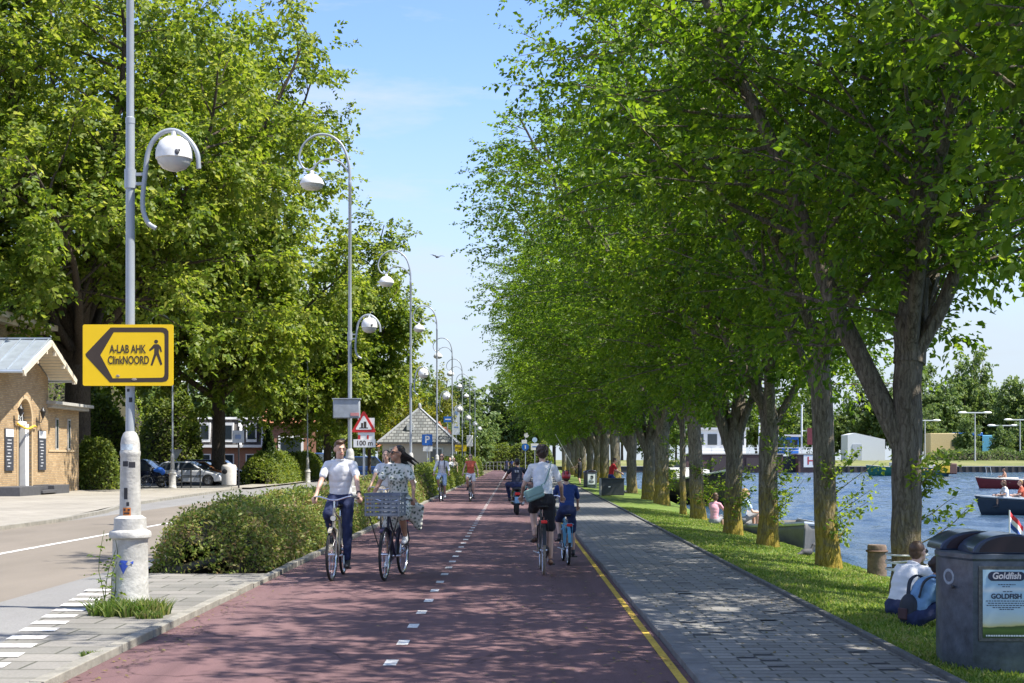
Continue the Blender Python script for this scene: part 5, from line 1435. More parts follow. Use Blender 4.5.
    if look.get('helmet'):
        g = MB().ell(H(0,-.014,.05), (.098*k,.12*k,.10*k), HR).ell(H(0,-.03,.02), (.096*k,.105*k,.07*k), HR)
        c_ = fuse(g, 'helmet', look['helmet'], t, .01, 2); mb = MB()
        for x in (-.045, 0, .045): mb.tube([H(x,.09,.09), H(x*1.1,.03,.148), H(x*1.15,-.05,.145), H(x,-.12,.075)], .011*k, 6)
        mb.build('helmet_vent', M_BLACK, c_)
    if look.get('glasses'):
        g = MB()
        for s in (-1, 1): g.ell(H(s*.032,.093,.010), (.027*k,.007*k,.021*k), HR, 12, 6); g.bar(H(s*.056,.088,.016), H(s*.08,-.01,.012), .004*k, .007*k)
        g.bar(H(-.012,.097,.014), H(.012,.097,.014), .005*k, .006*k)
        g.build('sunglasses', M_BLACK, t)
    t['_j'] = 0
    del t['_j']
    t_info = dict(root=t, sh=sh, el=el, wr=wr, hp=hp, kn=kn, an=an, chest=chest, neck=neck, pel=pel, H=H, tilt=tilt, up=up)
    return t_info

# ------------------------------------------------------------------ bicycles, front towards +Y
def bicycle(label, loc, rz, frame=None, tyre=None, R_=.345, wb=1.1, crank=0.0, step=True, rack=True, light=True, steer=0.0, guard=True, k=1.0, group='bicycles ridden on the path', white_tyre=False, hand='city'):
    t = thing('bicycle', label, 'bicycle', loc, rz, group)
    fm = frame or M_BLACK; ym = tyre or M_RUBBER
    fy, ry = wb*.5, -wb*.5; bb = Vector((0, -.10*k, .285*k)); st = Vector((0, -.26*k, .80*k)); ht, hb = Vector((0, .30*k, .93*k)), Vector((0, .355*k, .70*k))
    def wheel(y, par, stee=0):
        ax = Vector((math.cos(stee), math.sin(stee), 0)); c = Vector((0, y, R_))
        w_ = MB().torus(c, R_-.032, .010, ax, 36, 6, 1.3).build('wheel', M_CHROME, par)
        MB().torus(c, R_-.019, .019, ax, 40, 8).build('tyre', ym, w_)
        sp_ = MB(); d = Vector((-ax.y, ax.x, 0))
        for i in range(18):
            a = 2*PI*i/18; e = c + (d*math.cos(a)+Vector((0,0,math.sin(a))))*(R_-.035); h_ = c + ax*(.025 if i % 2 else -.025) + (d*math.cos(a+.5)+Vector((0,0,math.sin(a+.5))))*.018
            sp_.tube([h_, e], .0017, 3)
        sp_.cyl(c-ax*.05, c+ax*.05, .022, seg=10).build('spokes', M_CHROME, w_)
        return w_
    wheel(ry, t); wheel(fy, t, steer)
    f = MB().tube([bb, st], .016*k, 8).tube([bb, hb+Vector((0,0,.03))], .018*k, 8).tube([hb-Vector((0,0,.03)), ht], .02*k, 8)
    if step: f.tube([ht-Vector((0,.0,.06)), (0,.12*k,.68*k), (0,-.1*k,.56*k), (0,-.21*k,.55*k)], .014*k, 8)
    else: f.tube([ht-Vector((0,0,.05)), st-Vector((0,0,.05))], .015*k, 8)
    for s in (-1, 1):
        f.tube([bb+Vector((s*.03,0,0)), (s*.055, ry, R_)], .010*k, 6).tube([st-Vector((0,0,.06)), (s*.05, ry, R_)], .008*k, 6)
    f.build('frame', fm, t)
    fk = MB()
    for s in (-1, 1): fk.tube([hb-Vector((0,0,.02)), hb+Vector((s*.05,.02,-.06)), (s*.052*math.cos(steer), fy+s*.052*math.sin(steer), R_)], [.014,.014,.008], 6)
    fk.build('fork', fm, t)
    for y, a0, a1 in ((ry, 15, 165), (fy, 5, 125)):
        n = 14; mg = MB()
        for i in range(n):
            a, b_ = R(a0+(a1-a0)*i/n), R(a0+(a1-a0)*(i+1)/n)
            mg.bar((0, y-math.cos(a)*-(R_+.022) if False else y+math.cos(PI-a)*(R_+.022), R_+math.sin(a)*(R_+.022)), (0, y+math.cos(PI-b_)*(R_+.022), R_+math.sin(b_)*(R_+.022)), .05, .004)
        mg.build('mudguard', fm, t)
    sd = MB().tube([st, st+Vector((0,-.02,.12*k))], .012*k, 6).build('seat_post', M_CHROME, t)
    s0 = st+Vector((0,-.02,.14*k))
    fuse(MB().ell(s0+Vector((0,-.06*k,.01)), (.095*k,.10*k,.035*k)).ell(s0+Vector((0,.05*k,.005)), (.045*k,.11*k,.028*k)), 'saddle', mat('saddle_black', (.02,.018,.016), .5), t, .012, 2)
    hz = ht.z+.10*k
    MB().tube([ht, (0, ht.y-.01, hz)], .013*k, 8).build('stem', M_CHROME, t)
    cs, sn = math.cos(steer), math.sin(steer)
    def hbp(x, y, z): return (x*cs-(y)*sn, ht.y+x*sn+y*cs, hz+z)
    if hand == 'city': c_ = [(-.29,-.20,.02),(-.28,-.08,.03),(-.20,.03,.05),(0,.04,.0),(.20,.03,.05),(.28,-.08,.03),(.29,-.20,.02)]
    else: c_ = [(-.29,-.06,.03),(-.2,.0,.03),(0,.01,0),(.2,.0,.03),(.29,-.06,.03)]
    c_ = [hbp(x*k, y*k, z) for x, y, z in c_]
    MB().tube(curve_pts(c_, 5), .011, 8).build('handlebar', M_CHROME, t)
    for i, j in ((0, 1), (-1, -2)):
        a, b_ = Vector(c_[i]), Vector(c_[j]); MB().cap(a, a.lerp(b_, .85), .017, .016).build('grip', M_BLACK, t)
    if light:
        l = MB().lathe([(.015,-.04),(.04,-.01),(.044,.03),(.04,.035)], 14, (0, fy-.16, .80*k), (0,1,0)).build('headlight', M_BLACK, t); MB().cyl((0,fy-.125,.80*k),(0,fy-.120,.80*k),.036).build('lens', M_CHROME, l)
    # crank and pedals
    c0 = Vector((math.sin(crank)*0, 0, 0)); cr_ = MB()
    pd = {}
    for s, a in ((1, crank), (-1, crank+PI)):
        e = bb + Vector((s*.075, math.cos(a)*.165*k, math.sin(a)*.165*k)); cr_.bar(bb+Vector((s*.065,0,0)), e, .014, .024); pd[s] = e + Vector((s*.055, 0, 0))
    cr_.cyl(bb-Vector((.06,0,0)), bb+Vector((.06,0,0)), .02).build('crank', M_CHROME, t)
    for s in (-1, 1): MB().box(pd[s], (.09,.07,.022)).build('pedal', M_BLACK, t)
    if guard: MB().prism([(ry-.05,R_-.04),(bb.y+.06,bb.z-.085),(bb.y+.12,bb.z),(bb.y+.06,bb.z+.085),(ry-.05,R_+.05),(ry-.09,R_)], (.05,0,0), (0,1,0), (0,0,1), .022).build('chain_case', fm, t, bevel=.006)
    if rack:
        r_ = MB()
        for s in (-1, 1): r_.tube([(s*.06, st.y-.04, R_*2+.07), (s*.06, ry-.22, R_*2+.07)], .007, 6).tube([(s*.065, ry-.02, R_*2+.07), (s*.06, ry, R_)], .006, 6)
        for y in (.05, -.05, -.15): r_.tube([(-.06, ry+y, R_*2+.07), (.06, ry+y, R_*2+.07)], .006, 5)
        r_.build('rear_rack', fm, t)
        MB().box((0, ry-.235, R_*2+.06), (.085,.035,.045)).build('rear_light', mat('red_reflector', (.65,.02,.02), .2), t, bevel=.01)
    else: MB().box((0, ry-.16, R_*2-.02), (.07,.03,.06)).build('rear_light', mat('red_reflector', (.65,.02,.02), .2), t, bevel=.01)
    if steer == 0: MB().tube([(-.05,ry+.1,R_-.05), (-.13,ry+.32,R_-.03)], .008, 6).build('kickstand', M_STEEL, t)
    W_ = lambda p: Vector(p)
    gl = Vector(c_[0]).lerp(Vector(c_[1]), .4); gr_ = Vector(c_[-1]).lerp(Vector(c_[-2]), .4)
    return dict(root=t, pedal=pd, gripL=gl, gripR=gr_, saddle=s0, fy=fy, ry=ry, hz=hz, ht=ht)
def rider_pose(bk, k=1.0, lean=.17, head_f=.05, yaw=0, pitch=0, handL=None, handR=None, feet=None):
    s = bk['saddle']
    pel = s + Vector((0, -.03, .10*k))
    chest = pel + Vector((0, lean*.75, .36*k)); neck = pel + Vector((0, lean, .52*k))
    def hand(g): return Vector(g) + Vector((0, -.085*k, .035*k))
    J = dict(pelvis=pel, chest=chest, neck=neck, head=neck+Vector((0, head_f, .158*k)), yaw=yaw, pitch=pitch,
             handL=handL or hand(bk['gripL']), handR=handR or hand(bk['gripR']), elbL=(-.4,-.4,-.7), elbR=(.4,-.4,-.7))
    for s_, key in ((-1, 'L'), (1, 'R')):
        J['foot'+key] = bk['pedal'][s_] + Vector((-s_*.02, -.10*k, .105*k)); J['toe'+key] = (s_*.06, 1, -.12)
    if feet: J.update(feet)
    return J
def place(bk, J, label, look, **kw):
    r = bk['root']
    return person(label, r.location, r.rotation_euler.z, J, look, **kw)

# the man in a white polo and the woman in a floral dress, riding towards the camera
M_TAN = mat('cream_bike_paint', (.46,.40,.30), .4, var=.1)
bk = bicycle('cream framed bicycle with high handlebars under the man in the white polo', (-2.40, 19.05, 0), R(179), frame=M_TAN, crank=R(100), step=False, steer=R(-3), k=1.03)
J = rider_pose(bk, 1.0, lean=.05, yaw=R(22), pitch=R(-8), head_f=.03)
man = place(bk, J, 'man in white polo shirt and dark blue trousers riding towards the camera', dict(skin=SKIN, hair=HAIR_B, top=CL_WHITE, sleeve=.62, bottom='long', bottom_mat=CL_NAVY, shoe=SHOE_D, hairstyle='tousled', collar=True), vox=.008, group='people riding towards the camera')
w_ = man['wr'][-1]; MB().torus(w_-(w_-man['el'][-1]).normalized()*.03, .029, .008, (w_-man['el'][-1]), 16, 6).build('wrist_watch', M_BLACK, man['root'])

bk = bicycle('dark bicycle carrying a big crate under the woman in the floral dress', (-1.64, 19.1, 0), R(172), frame=mat('dark_violet_paint', (.025,.022,.05), .35), crank=R(-80), steer=R(2), k=1.0, light=False)
cm = mat('grey_crate_plastic', (.20,.23,.27), .5, var=.12)
cr_ = thing('crate', 'grey slatted plastic crate fixed on the front of the bicycle', 'crate', (-1.64, 19.1, 0), R(172))
c0 = Vector((0, .50, .865)); lx, ly, lz = .45, .36, .28
mb = MB()
for z in (0, .055, .11, .165, .215): 
    for s in (-1, 1): mb.box(c0+Vector((0, s*ly/2, z+.02)), (lx, .012, .026)); mb.box(c0+Vector((s*lx/2, 0, z+.02)), (.012, ly, .026))
for s in (-1, 1):
    for x in (-lx/2, -lx/4, 0, lx/4, lx/2): mb.box(c0+Vector((x, s*(ly/2-.004), lz*.45)), (.024, .010, lz*.95))
    for y in (-ly/2, 0, ly/2): mb.box(c0+Vector((s*(lx/2-.004), y, lz*.45)), (.010, .024, lz*.95))
mb.build('slats', cm, cr_)
mb = MB()
for s in (-1, 1): mb.box(c0+Vector((0, s*ly/2, lz)), (lx+.04, .03, .035)); mb.box(c0+Vector((s*lx/2, 0, lz)), (.03, ly+.04, .035))
mb.build('rim', mat('blue_crate_rim', (.10,.13,.19), .5), cr_); MB().box(c0, (lx, ly, .012)).build('base', cm, cr_)
MB().tube([c0+Vector((-.2,.1,0)), (-.05,.55,.36)], .008, 6).tube([c0+Vector((.2,.1,0)), (.05,.55,.36)], .008, 6).build('stays', M_BLACK, cr_)
J = rider_pose(bk, .96, lean=.10, yaw=R(-50), pitch=R(4), head_f=.02)
J['handL'] = Vector(bk['gripL'])+Vector((0,-.08,.035)); J['hem'] = [bk['saddle']+Vector((-.30+.012*q,-.16-.02*q,.0-.058*q)) for q in range(6)]+[bk['saddle']+Vector((0,-.18,-.05)), bk['saddle']+Vector((.12,-.1,-.06))]
place(bk, J, 'woman in a floral dress and sunglasses with dark hair blown to one side', dict(skin=SKIN2, hair=HAIR_D, female=True, top=CL_FLORAL, top_name='dress_top', sleeve=.55, bottom='skirt', bottom_mat=CL_FLORAL, shoe=SHOE_W, hairstyle='blown', glasses=True, socks=None), vox=.008, k=.96, group='people riding towards the camera')

bk = bicycle('bicycle half hidden behind the woman in the floral dress', (-2.50, 27.2, 0), R(180), crank=R(80), light=False)
J = rider_pose(bk, .95, lean=.08)
place(bk, J, 'dark haired woman in a white top half hidden behind the floral dress', dict(skin=SKIN, hair=HAIR_D, female=True, top=CL_WHITE, sleeve=.5, bottom='skirt', bottom_mat=CL_BEIGE, shoe=SHOE_W, hairstyle='long'), vox=.012, k=.95, group='people riding towards the camera')
bk = bicycle('bicycle under the rider in white with a rucksack', (-2.80, 54, 0), R(178), crank=R(60))
J = rider_pose(bk, 1.0, lean=.12)
p = place(bk, J, 'rider in a loose white shirt with blue straps coming along the hedge', dict(skin=SKIN, hair=HAIR_B, top=CL_WHITE, sleeve=1.4, bottom='knee', bottom_mat=CL_SKY, shoe=SHOE_W, hairstyle='bob', glasses=True), vox=.013, group='people riding towards the camera')
mb = MB()
for s in (-1, 1): mb.tube([p['neck']+Vector((s*.10,.03,.03)), p['chest']+Vector((s*.11,.14,.0)), p['chest']+Vector((s*.13,.09,-.16))], .016, 6)
mb.build('rucksack_straps', CL_NAVY, p['root'])
bk = bicycle('bicycle under the rider in the coral top', (-1.68, 54, 0), R(180), crank=R(95))
J = rider_pose(bk, 1.0, lean=.16)
place(bk, J, 'rider in a coral sleeveless top and white shorts coming down the path', dict(skin=SKIN, hair=HAIR_B, female=True, top=CL_CORAL, sleeve=0, bottom='short', bottom_mat=CL_WHITE, shoe=SHOE_D, hairstyle='pony', glasses=True), vox=.013, group='people riding towards the camera')

# going away: woman with the pale green bag, child, moped rider
bk = bicycle('black city bicycle with tan tyres under the woman in the white tee', (.40, 20.0, 0), R(1), tyre=mat('tan_tyre', (.30,.25,.19), .8), crank=R(-105), k=1.0)
J = rider_pose(bk, .97, lean=.17, head_f=.06)
p = place(bk, J, 'woman in white tee and dark shorts riding away with a pale green shoulder bag', dict(skin=SKIN, hair=HAIR_B if False else mat('dark_brown_hair', (.04,.02,.013), .5, var=.4, scale=40), female=True, top=CL_WHITE, sleeve=.62, bottom='knee', bottom_mat=CL_BLACK, shoe=SHOE_B, shoe_open=True, hairstyle='curly'), vox=.008, k=.97, group='people riding away from the camera')
bg_ = thing('shoulder_bag', 'pale green shoulder bag hanging behind the woman in the white tee', 'bag', (.40, 20.0, 0), R(1))
GB = mat('sage_leather', (.22,.36,.33), .5, var=.08)
c0 = p['pel']+Vector((-.13,-.165,.09)); rm = Matrix.Rotation(R(-22), 3, 'Y')
MB().box(c0, (.27,.085,.17), rm).build('bag_body', GB, bg_, bevel=.03, seg=3); MB().box(c0+Vector((.01,-.046,.035)), (.25,.012,.10), rm).build('flap', GB, bg_, bevel=.005)
mb = MB(); n_ = p['neck']; ch = p['chest']
path = [c0+Vector((.1,.0,.12)), ch+Vector((.03,-.155,-.10)), ch+Vector((.10,-.125,.10)), n_+Vector((.125,-.04,.035)), n_+Vector((.11,.06,-.0)), ch+Vector((.04,.15,0)), ch+Vector((-.12,.15,-.2)), c0+Vector((-.10,.14,.1)), c0+Vector((-.12,.02,.08))]
pts = curve_pts(path, 5)
for a, b_ in zip(pts, pts[1:]): mb.bar(a, b_, .006, .02)
mb.build('strap', GB, bg_)
bk = bicycle('small light blue child bicycle riding beside the woman', (.80, 21.75, 0), R(3), frame=mat('sky_blue_paint', (.12,.36,.52), .4), R_=.28, wb=.90, crank=R(-70), step=False, k=.80, guard=False, rack=True, hand='flat')
J = rider_pose(bk, .74, lean=.15, head_f=.03)
place(bk, J, 'child in a blue tee and red helmet riding the small light blue bicycle', dict(skin=SKIN, hair=HAIR_B, top=CL_BLUE, sleeve=.8, bottom='knee', bottom_mat=CL_NAVY, shoe=SHOE_D, hairstyle='short', helmet=mat('red_helmet', (.48,.02,.03), .3, coat=.4)), vox=.008, k=.76, group='people riding away from the camera')

# moped
t = thing('moped', 'black moped with a pale blue rear box riding away on the left of the woman', 'moped', (.07, 41.4, 0), R(2))
for y in (-.62, .62):
    w_ = MB().torus((0,y,.22),.15,.03,(1,0,0),24,6).cyl((-.04,y,.22),(.04,y,.22),.07).build('wheel', M_STEEL, t); MB().torus((0,y,.22),.17,.055,(1,0,0),28,8).build('tyre', M_RUBBER, w_)
fuse(MB().ell((0,-.45,.58),(.19,.36,.18)).ell((0,-.65,.52),(.17,.2,.14)).ell((0,.05,.33),(.18,.35,.08)).cap((0,.42,.4),(0,.36,.88),.14,.12).ell((0,.44,.9),(.17,.14,.14)), 'body', mat('moped_black', (.015,.016,.02), .25, coat=.5), t, .025)
fuse(MB().ell((0,-.42,.76),(.15,.36,.06)), 'seat', M_BLACK, t, .02); MB().box((0,-.86,.62),(.16,.05,.08)).build('tail_light', mat('red_reflector', (.65,.02,.02), .2), t, bevel=.02)
MB().box((0,-.88,.44),(.16,.015,.18)).build('number_plate', mat('pale_blue_plate', (.25,.48,.70), .4), t); MB().tube([(-.34,.28,1.02),(0,.36,1.04),(.34,.28,1.02)],.014,8).build('handlebar', M_BLACK, t)
for s in (-1, 1): m_ = MB().tube([(s*.2,.33,1.04),(s*.3,.36,1.24)],.008,6).ell((s*.31,.36,1.29),(.07,.02,.05)).build('mirror', M_BLACK, t)
MB().bar((.16,-.9,.36),(.16,-.3,.3),.07,.08).build('exhaust', M_STEEL, t)
J = dict(pelvis=(0,-.40,.87), chest=(0,-.33,1.2), neck=(0,-.27,1.37), head=(0,-.22,1.525), yaw=R(18), handL=(-.33,.2,1.06), handR=(.33,.2,1.06), elbL=(-1,-.3,-.3), elbR=(1,-.3,-.3), footL=(-.2,.08,.47), footR=(.2,.08,.47), kneeL=(-.6,1,.6), kneeR=(.6,1,.6))
p = person('moped rider in a navy tee with pale print on its back', (.07, 41.4, 0), R(2), J, dict(skin=SKIN2, hair=HAIR_D, top=mat('navy_tee', (.02,.026,.05), .85, var=.1), sleeve=.6, bottom='long', bottom_mat=CL_NAVY, shoe=SHOE_D, hairstyle='bun'), vox=.012, group=None)
MB().box((-.04,-.455,1.27),(.05,.012,.07)).box((.03,-.455,1.27),(.05,.012,.07)).build('shirt_print', mat('pale_print', (.45,.46,.48), .6), p['root'])

# two people sitting on the grass beside the bin
gx_, gy_ = 3.93, 12.55
sit = lambda dx=0: dict(pelvis=(0,0,.11), chest=(0,.10,.40), neck=(0,.21,.53), head=(0,.29,.665), handL=(-.14,.45,.42), handR=(.16,.45,.40), footL=(-.12,.72,.09), footR=(.12,.70,.09), kneeL=(-.1,.3,1), kneeR=(.1,.3,1), elbL=(-.8,-.2,-.5), elbR=(.8,-.2,-.5))
J = sit(); J['yaw'] = R(6)
person('man in a white shirt sitting on the grass with his back half turned', (3.99, 14.5, -.03), R(-58), J, dict(skin=SKIN, hair=HAIR_B, top=CL_WHITE, sleeve=1.6, bottom='long', bottom_mat=CL_NAVY, shoe=SHOE_D, hairstyle='short', glasses=True, collar=True), vox=.008, k=.95, group='couple sitting on the grass')
J = sit(); J['yaw'] = R(-12); J['chest'] = (0,.13,.36); J['neck'] = (0,.25,.465); J['head'] = (0,.34,.585)
wo = person('woman in a light denim jacket sitting close beside the man in white', (3.88, 13.6, -.03), R(-66), J, dict(skin=SKIN2, hair=HAIR_D if False else mat('dark_brown_hair', (.04,.02,.013), .5), female=True, top=CL_DENIM, sleeve=1.7, bottom='long', bottom_mat=CL_NAVY, shoe=SHOE_W, hairstyle='bun', glasses=True), vox=.008, k=.88, group='couple sitting on the grass')
bp = thing('rucksack', 'dark rucksack on the back of the woman in the denim jacket', 'bag', (3.88, 13.6, -.03), R(-66))
ch = wo['chest']
fuse(MB().ell(ch+Vector((-.02,-.17,-.17)),(.115,.07,.145)).ell(ch+Vector((-.02,-.19,-.24)),(.105,.065,.085)), 'bag_body', mat('dark_nylon', (.025,.03,.045), .7, var=.2), bp, .014)
for s in (-1, 1):
    mb = MB(); pp = curve_pts([ch+Vector((s*.08,-.13,-.06)), ch+Vector((s*.10,-.085,.09)), ch+Vector((s*.115,.03,.135)), ch+Vector((s*.125,.12,.04)), ch+Vector((s*.145,.04,-.15)), ch+Vector((s*.10,-.10,-.24))], 5)
    for a, b_ in zip(pp, pp[1:]): mb.bar(a, b_, .035, .014)
    mb.build('strap', mat('dark_nylon', (.025,.03,.045), .7, var=.2), bp)
MB().box(ch+Vector((-.02,-.245,-.22)),(.13,.02,.11)).build('pocket', mat('maroon_nylon', (.06,.025,.03), .7), bp, bevel=.01)

# standing and walking people further off
def walker(label, loc, rz, top, bottom, hair, kind='long', sk=None, female=False, hs='short', stride=.25, sleeve=.6, group='people far along the path', k=1.0, **kw):
    J = dict(pelvis=(0,0,.93*k), chest=(0,.02,1.28*k), neck=(0,.02,1.46*k), head=(0,.05,1.615*k), handL=(-.28*k,.14,.86*k), handR=(.28*k,-.08,.86*k), palmL=(1,0,0), palmR=(-1,0,0), footL=(-.1*k,-stride,.10), footR=(.1*k,stride*.8,.09), kneeL=(0,1,0), kneeR=(0,1,0))
    J.update(kw.pop('J', {}))
    return person(label, loc, rz, J, dict(skin=sk or SKIN, hair=hair, female=female, top=top, sleeve=sleeve, bottom=kind, bottom_mat=bottom, shoe=SHOE_D, hairstyle=hs), vox=.016, k=k, group=group)
walker('dark clothed walker, left of two at the far end of the path', (-1.1, 205, 0), 0, CL_NAVY, CL_NAVY, HAIR_D)
walker('walker in blue, right of two at the far end of the path', (-.35, 203, 0), 0, CL_BLUE, CL_BLACK, HAIR_D, hs='long', female=True)
walker('walker in dark clothes far along the footpath under the elms', (3.9, 165, .04), 0, CL_NAVY, CL_DENIM, HAIR_D)
walker('walker in a pale top standing by the kiosk hedge', (-3.85, 84, .02), R(180), CL_WHITE, CL_BEIGE, HAIR_D, hs='bob', female=True)
walker('brown haired walker in a beige top by the kiosk hedge', (-3.7, 86.5, .02), R(160), CL_BEIGE, CL_NAVY, HAIR_B, hs='long', female=True)
walker('walker in a pink top far along the hedge', (-3.8, 112, .02), R(170), CL_PINK, CL_GREY, HAIR_B)
walker('walker in pale blue far along the hedge', (-3.6, 116, .02), R(190), CL_SKY, CL_NAVY, HAIR_D)
p = walker('bare legged figure in dark shorts standing by the portrait bin with a pale pole', (4.15, 88, -.0), R(60), CL_BLACK, CL_BLACK, HAIR_D, kind='knee', stride=.06, sleeve=0, group=None, J=dict(handL=(-.2,.42,1.12), handR=(.12,.42,1.02)))
t = thing('pole', 'long pale pole held up slantwise by the figure in dark shorts', 'pole', (4.15, 88, 0), R(60))
MB().tube([(.25,.36,.75),(.0,.44,1.1),(-.9,.7,2.3),(-1.6,.9,3.2)], [.024,.022,.02,.016], 8).build('shaft', mat('pale_pole', (.6,.58,.5), .5), t); MB().cap((.25,.36,.75),(.1,.41,.96),.03,.03).build('handle_grip', M_BLACK, t)
# man in red sitting on the low box
J = dict(pelvis=(0,0,.90), chest=(0,.06,1.25), neck=(0,.12,1.42), head=(0,.19,1.572), pitch=R(-14), handL=(-.13,.46,1.02), handR=(.15,.46,1.02), footL=(-.13,.62,.22), footR=(.12,.58,.18), kneeL=(0,1,.3), kneeR=(0,1,.3), elbL=(-.7,-.4,-.6), elbR=(.7,-.4,-.6))
person('man in a red tee sitting on the dark box looking to the water', (4.28, 62, 0), R(-82), J, dict(skin=SKIN, hair=HAIR_L if False else HAIR_B, top=CL_RED, sleeve=.6, bottom='long', bottom_mat=CL_BLUE, shoe=SHOE_D, hairstyle='short'), vox=.012)
# ------------------------------------------------------------------ parked cars
def car(label, loc, rz, paint, L=4.2, H_=1.48, wid=1.74, kind='hatch', group='parked cars by the forecourt'):
    """front towards +Y"""
    t = thing('parked_car', label, 'car', loc, rz, group)
    f, r = L/2, -L/2; wr_ = .31; fw, rw = f-.82, r+.78
    belt = .92 if kind != 'van' else 1.0
    def archp(c): return [(c+.37*math.cos(R(a)), wr_+.37*math.sin(R(a))-.0) for a in range(0, 181, 20)]
    low = [(f-.02,.28),(fw+.37,.24)]+archp(fw)[1:-1]+[(fw-.37,.22),(rw+.37,.22)]+archp(rw)[1:-1]+[(rw-.37,.26),(r+.02,.32),(r,.62),(r+.06,belt),(f-1.15,belt+.02),(f-.45,belt-.14),(f-.06,belt-.30),(f,.5)]
    MB().prism(low, (-wid/2,0,0), (0,1,0), (0,0,1), wid).build('body', paint, t, smooth=45, bevel=.06, seg=3)
    if kind == 'van': cab = [(r+.05,belt-.05),(r+.12,H_-.08),(r+.35,H_),(f-1.55,H_),(f-.75,belt-.04)]
    elif kind == 'wagon': cab = [(r+.08,belt-.05),(r+.38,H_-.06),(r+.65,H_),(f-1.9,H_),(f-1.0,belt-.04)]
    else: cab = [(r+.10,belt-.05),(r+.55,H_-.10),(r+.95,H_),(f-1.95,H_-.02),(f-1.0,belt-.04)]
    def inset(z): return wid/2-.05-.16*max(0, (z-belt)/(H_-belt))
    n = len(cab); vs = [(-inset(z), y, z) for y, z in cab]+[(inset(z), y, z) for y, z in cab]
    cb = MB().add(vs, [tuple(range(n)), tuple(range(2*n-1, n-1, -1))]+[(i, n+i, n+(i+1)%n, (i+1)%n) for i in range(n)]).build('cabin', paint, t, smooth=45, bevel=.05, seg=3)
    g = glass_mat('car_glass', (.035,.045,.055), .05)
    ws = MB(); yb, yt = cab[-1][0], cab[-2][0]; rb0, rt = cab[0][0], cab[1][0]
    ins = lambda y, z: inset(z)+.004
    zl, zh = belt+.05, H_-.10
    def ylerp(a, b, za, zb, z): return a+(b-a)*(z-za)/(zb-za)
    for s in (-1, 1):
        y0l = ylerp(cab[0][0], cab[1][0], cab[0][1], cab[1][1], zl)+.12; y0h = ylerp(cab[0][0], cab[1][0], cab[0][1], cab[1][1], zh)+.14
        y1l = ylerp(yb, yt, cab[-1][1], cab[-2][1], zl)-.16; y1h = ylerp(yb, yt, cab[-1][1], cab[-2][1], zh)-.12
        m = (y0l+y1l)/2
        for a, b, c, d in ((y0l, m-.05, m-.05, y0h), (m+.05, y1l, y1h, m+.05)):
            pts = [(s*(inset(zl)+.003), a, zl), (s*(inset(zl)+.003), b, zl), (s*(inset(zh)+.003), c, zh), (s*(inset(zh)+.003), d, zh)]
            MB().add(pts+[(x+s*.012, y, z) for x, y, z in pts], [(0,1,2,3),(7,6,5,4),(0,4,5,1),(1,5,6,2),(2,6,7,3),(3,7,4,0)]).build('side_window', g, t, smooth=0)
    for (yb_, zb_), (yt_, zt_), nm in ((cab[-1], cab[-2], 'windscreen'), (cab[0], cab[1], 'rear_window')):
        P = []
        for q in (.14, .88):
            y, z = yb_+(yt_-yb_)*q, zb_+(zt_-zb_)*q
            for s in (-1, 1): P.append((s*(inset(z)-.09), y, z))
        nn_ = Vector((0, (zt_-zb_), -(yt_-yb_))).normalized()
        if nm == 'rear_window': nn_ = -nn_
        nn_ = nn_ if nn_.z > -.2 else -nn_
        P2 = [Vector(p)+nn_*.02 for p in P]; P = [Vector(p)-nn_*.02 for p in P]
        MB().add(P+P2, [(0,1,3,2),(4,6,7,5),(0,4,5,1),(1,5,7,3),(3,7,6,2),(2,6,4,0)]).build(nm, g, t, smooth=0)
    for y in (fw, rw):
        for s in (-1, 1):
            w_ = MB().cyl((s*(wid/2-.19),y,wr_),(s*(wid/2-.01),y,wr_),wr_-.004,seg=28).build('wheel', M_RUBBER, t, bevel=.02)
            rm_ = MB().cyl((s*(wid/2-.02),y,wr_),(s*(wid/2+.005),y,wr_),.205,seg=24)
            for i in range(5): a = 2*PI*i/5; rm_.bar((s*(wid/2+.01),y,wr_),(s*(wid/2+.01),y+.19*math.cos(a),wr_+.19*math.sin(a)),.03,.05)
            rm_.build('rim', M_CHROME, w_)
    for s in (-1, 1):
        MB().ell((s*(wid/2-.24),f-.10,.67),(.17,.13,.09)).build('headlight', mat('headlight_glass', (.7,.72,.74), .1), t)
        MB().box((s*(wid/2-.13),r+.01,.80),(.2,.07,.28)).build('tail_light', mat('red_reflector', (.65,.02,.02), .2), t, bevel=.02)
        MB().ell((s*(wid/2+.06),f-1.25,belt+.09),(.10,.06,.07)).build('wing_mirror', paint, t)
    MB().box((0,f+.0,.42),(.52,.03,.11)).build('number_plate', SYEL, t); MB().box((0,f-.01,.40),(wid-.35,.05,.14)).build('grille', M_BLACK, t)
    MB().box((-wid/2-.004,.1,.6),(.012,L*.45,.06)).box((wid/2+.004,.1,.6),(.012,L*.45,.06)).build('side_strip', M_BLACK, t)
    return t
P_NAVY = mat('navy_car_paint', (.012,.018,.04), .25, .3, var=.05, coat=.6); P_SILVER = mat('silver_car_paint', (.66,.67,.69), .3, .3, var=.03, coat=.6)
P_WHITE = mat('white_car_paint', (.68,.68,.67), .3, var=.03, coat=.6); P_BROWN = mat('copper_car_paint', (.36,.15,.06), .3, .3, var=.05, coat=.6); P_BLUE = mat('blue_car_paint', (.02,.06,.20), .25, .2, var=.05, coat=.6)
car('dark navy hatchback parked beyond the forecourt, nearest the gatehouse', (-21.4, 80.5, .03), R(-90), P_NAVY, 4.3, 1.62, kind='wagon')
car('silver hatchback with its nose to the white round bin', (-19.9, 86, .03), R(-92), P_SILVER, 4.25, 1.5)
car('pale grey car left of the dark navy hatchback, half behind the lamp post', (-25.6, 87, .03), R(-88), P_SILVER, 4.1, 1.5)
